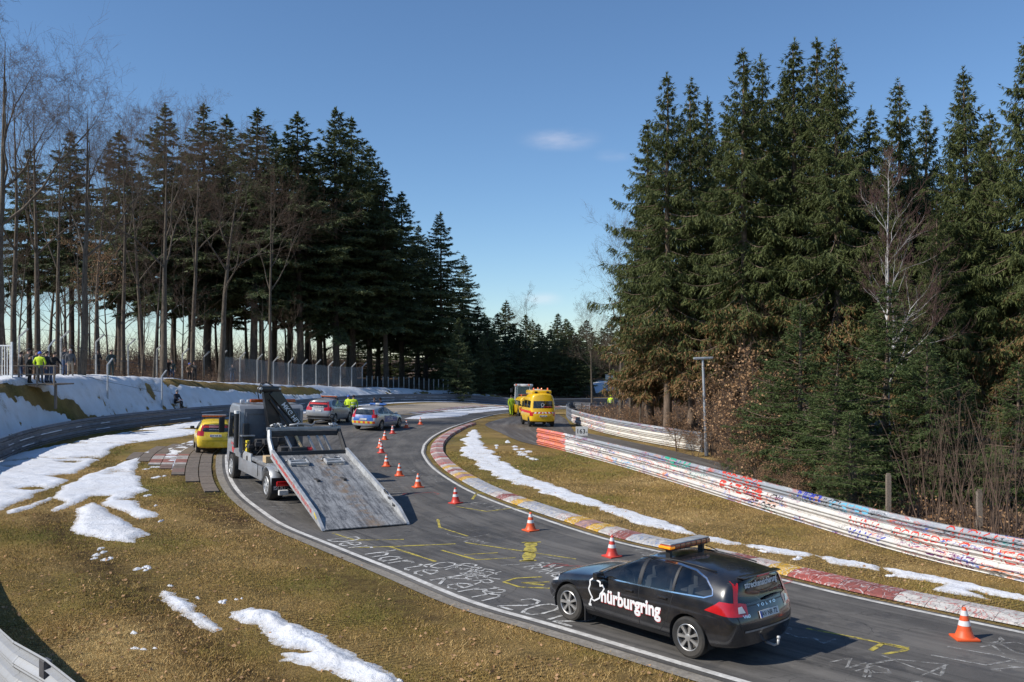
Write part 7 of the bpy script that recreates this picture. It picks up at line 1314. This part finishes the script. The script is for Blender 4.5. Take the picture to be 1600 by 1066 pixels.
bx_, by_ = r9.uniform(-62, -24, 900), r9.uniform(55, 135, 900); bk_ = sdist(LR, bx_, by_)[0] > 8; pts = [(x_, y_, 0) for x_, y_ in zip(bx_[bk_], by_[bk_])]
bramble('woodland_brush', pts, 15000, 2.0, 9000, 'brown brush and twigs between the trunks on the bank', 83)
pts = [(x_, y_, 0) for x_, y_ in zip(r9.uniform(-112, -28, 500), r9.uniform(140, 200, 500))]
bramble('far_thicket', pts, 7000, 7.5, 0, 'hazy brown thicket far behind the trunks', 85, 4.)
pts = [];
for i in range(66, len(LR)-20):
    nrm = normals2(LR)[i]
    for w_ in r9.uniform(5.2, 9, 5): pts.append((LR[i, 0]+nrm[0]*w_, LR[i, 1]+nrm[1]*w_, 0))
bramble('bank_scrub', pts, 3000, .7, 1500, 'dry brown grass and twigs under the fence', 80)

# ------------------------------------------------------------------ grass blades and litter on the verges
def grassmat():
    m, t, b = newmat('grass_blade'); at_ = node(t, 'Attribute', {'attribute_name': 'tint'}).outputs['Fac']; c = node(t, 'ValToRGB', i0=at_)
    e = c.color_ramp.elements; e[0].color = (.15, .16, .034, 1); e[1].color = (.64, .46, .21, 1); x = e.new(.30); x.color = (.29, .215, .056, 1); x = e.new(.58); x.color = (.40, .255, .09, 1)
    t.links.new(c.outputs[0], b.inputs['Base Color']); b.inputs['Roughness'].default_value = .8; b.inputs['Specular IOR Level'].default_value = .15; MATS['grass_blade'] = m
grassmat()
def verge_points(n, seed):
    r = np.random.default_rng(seed); out = []; LE_, RE_, LR_, RR_ = LE[(LE[:, 1] > 4) & (LE[:, 1] < 60)][::4], RE[(RE[:, 1] > 4) & (RE[:, 1] < 62)][::4], LR[15:80:2], RR[::2]; tot_ = n; n = n//2
    while sum(map(len, out)) < tot_:
        d = 11.5+(r.random(n)**1.9)*40; px = r.uniform(-40, 1640, n); x = (px-800)/F*d; a, ia = sdist(LE_, x, d); b_, _ = sdist(RE_, x, d); c, _ = sdist(LR_, x, d); e, _ = sdist(RR_, x, d)
        left = (a > .14+.2*r.random(n)**2) & (c < -.15); right = (b_ < -1.05) & (e < -.05) & (d < 46) & (x > -6)
        k = (left | right) & ~((a > .2) & (a < 4.4) & (d > 38) & (x < -9)); out.append(np.c_[x, d][k])
    return np.vstack(out)[:tot_]
PG = verge_points(300000, 5); r = np.random.default_rng(6); n = len(PG); zz = rz(PG[:, 0], PG[:, 1])
pat = fbm(PG[:, 0], PG[:, 1], .45, 91, 4)+.35*fbm(PG[:, 0], PG[:, 1], 2.2, 93, 3); keep = (pat+r.normal(size=n)*.35 > -.35) & (np.abs(sdist(MUDLINE[::2], PG[:, 0], PG[:, 1])[0]-.95+.5*fbm(PG[:, 0], PG[:, 1], .8, 99)) > .55*r.random(n)); PG, zz, pat = PG[keep], zz[keep], pat[keep]; n = len(PG)
hh = r.uniform(.012, .036, n)*(1+.4*np.clip(pat, -1, 1))*np.interp(PG[:, 1], [12, 40], [1, 1.7]); az = r.uniform(0, 6.28, n); wv = np.interp(PG[:, 1], [12, 40], [.0045, .013]); base = np.c_[PG, zz+.0]; sd_ = np.c_[np.cos(az), np.sin(az), np.zeros(n)]*wv[:, None]; ln_ = np.c_[r.normal(size=(n, 2))*.6, np.ones(n)]*hh[:, None]
V = np.stack([base-sd_, base+sd_, base+ln_], 1).reshape(-1, 3); tint = np.clip(patchf(PG[:, 0], PG[:, 1])+r.normal(size=n)*.13, 0, 1)
tag(link('verge_grass', npmesh('verge_grass', V, np.arange(3*n).reshape(n, 3), 'grass_blade', False, {'tint': np.repeat(tint, 3)})), kind='stuff', label='short winter grass on the verges')
PT_ = verge_points(14000, 11); n = len(PT_); tk_ = fbm(PT_[:, 0], PT_[:, 1], 1.1, 103, 3)+r.normal(size=n)*.2 > .25; PT_ = PT_[tk_]; PT_ = np.repeat(PT_, 5, 0)+r.normal(size=(5*len(PT_), 2))*.03; n = len(PT_); hh = r.uniform(.04, .10, n); az = r.uniform(0, 6.28, n); base = np.c_[PT_, rz(PT_[:, 0], PT_[:, 1])]; sd_ = np.c_[np.cos(az), np.sin(az), np.zeros(n)]*.005; ln_ = np.c_[r.normal(size=(n, 2))*.75, np.ones(n)*.8]*hh[:, None]
tag(link('grass_tufts', npmesh('grass_tufts', np.stack([base-sd_, base+sd_, base+ln_], 1).reshape(-1, 3), np.arange(3*n).reshape(n, 3), 'grass_blade', False, {'tint': np.repeat(np.clip(.72+r.normal(size=n)*.2, 0, 1), 3)})), kind='stuff', label='matted straw-coloured tufts on the verges')
PL = verge_points(5200, 8); n = len(PL); kp = fbm(PL[:, 0], PL[:, 1], .4, 97)+r.normal(size=n)*.4 > .05; PL = PL[kp]; n = len(PL); Q = np.c_[PL, rz(PL[:, 0], PL[:, 1])+.025]; D = np.c_[r.normal(size=(n, 2)), r.normal(size=n)*.3]; L2 = r.uniform(.04, .09, n); V, Fc = cards(Q, D, L2, L2*.38, r, .7)
tag(link('fallen_leaves', npmesh('fallen_leaves', V, Fc, 'dead_leaves', False, {'tint': np.repeat(.4+.6*r.random(n), 4), 'brown': np.zeros(4*n)})), kind='stuff', label='pale fallen leaves strewn over the grass')
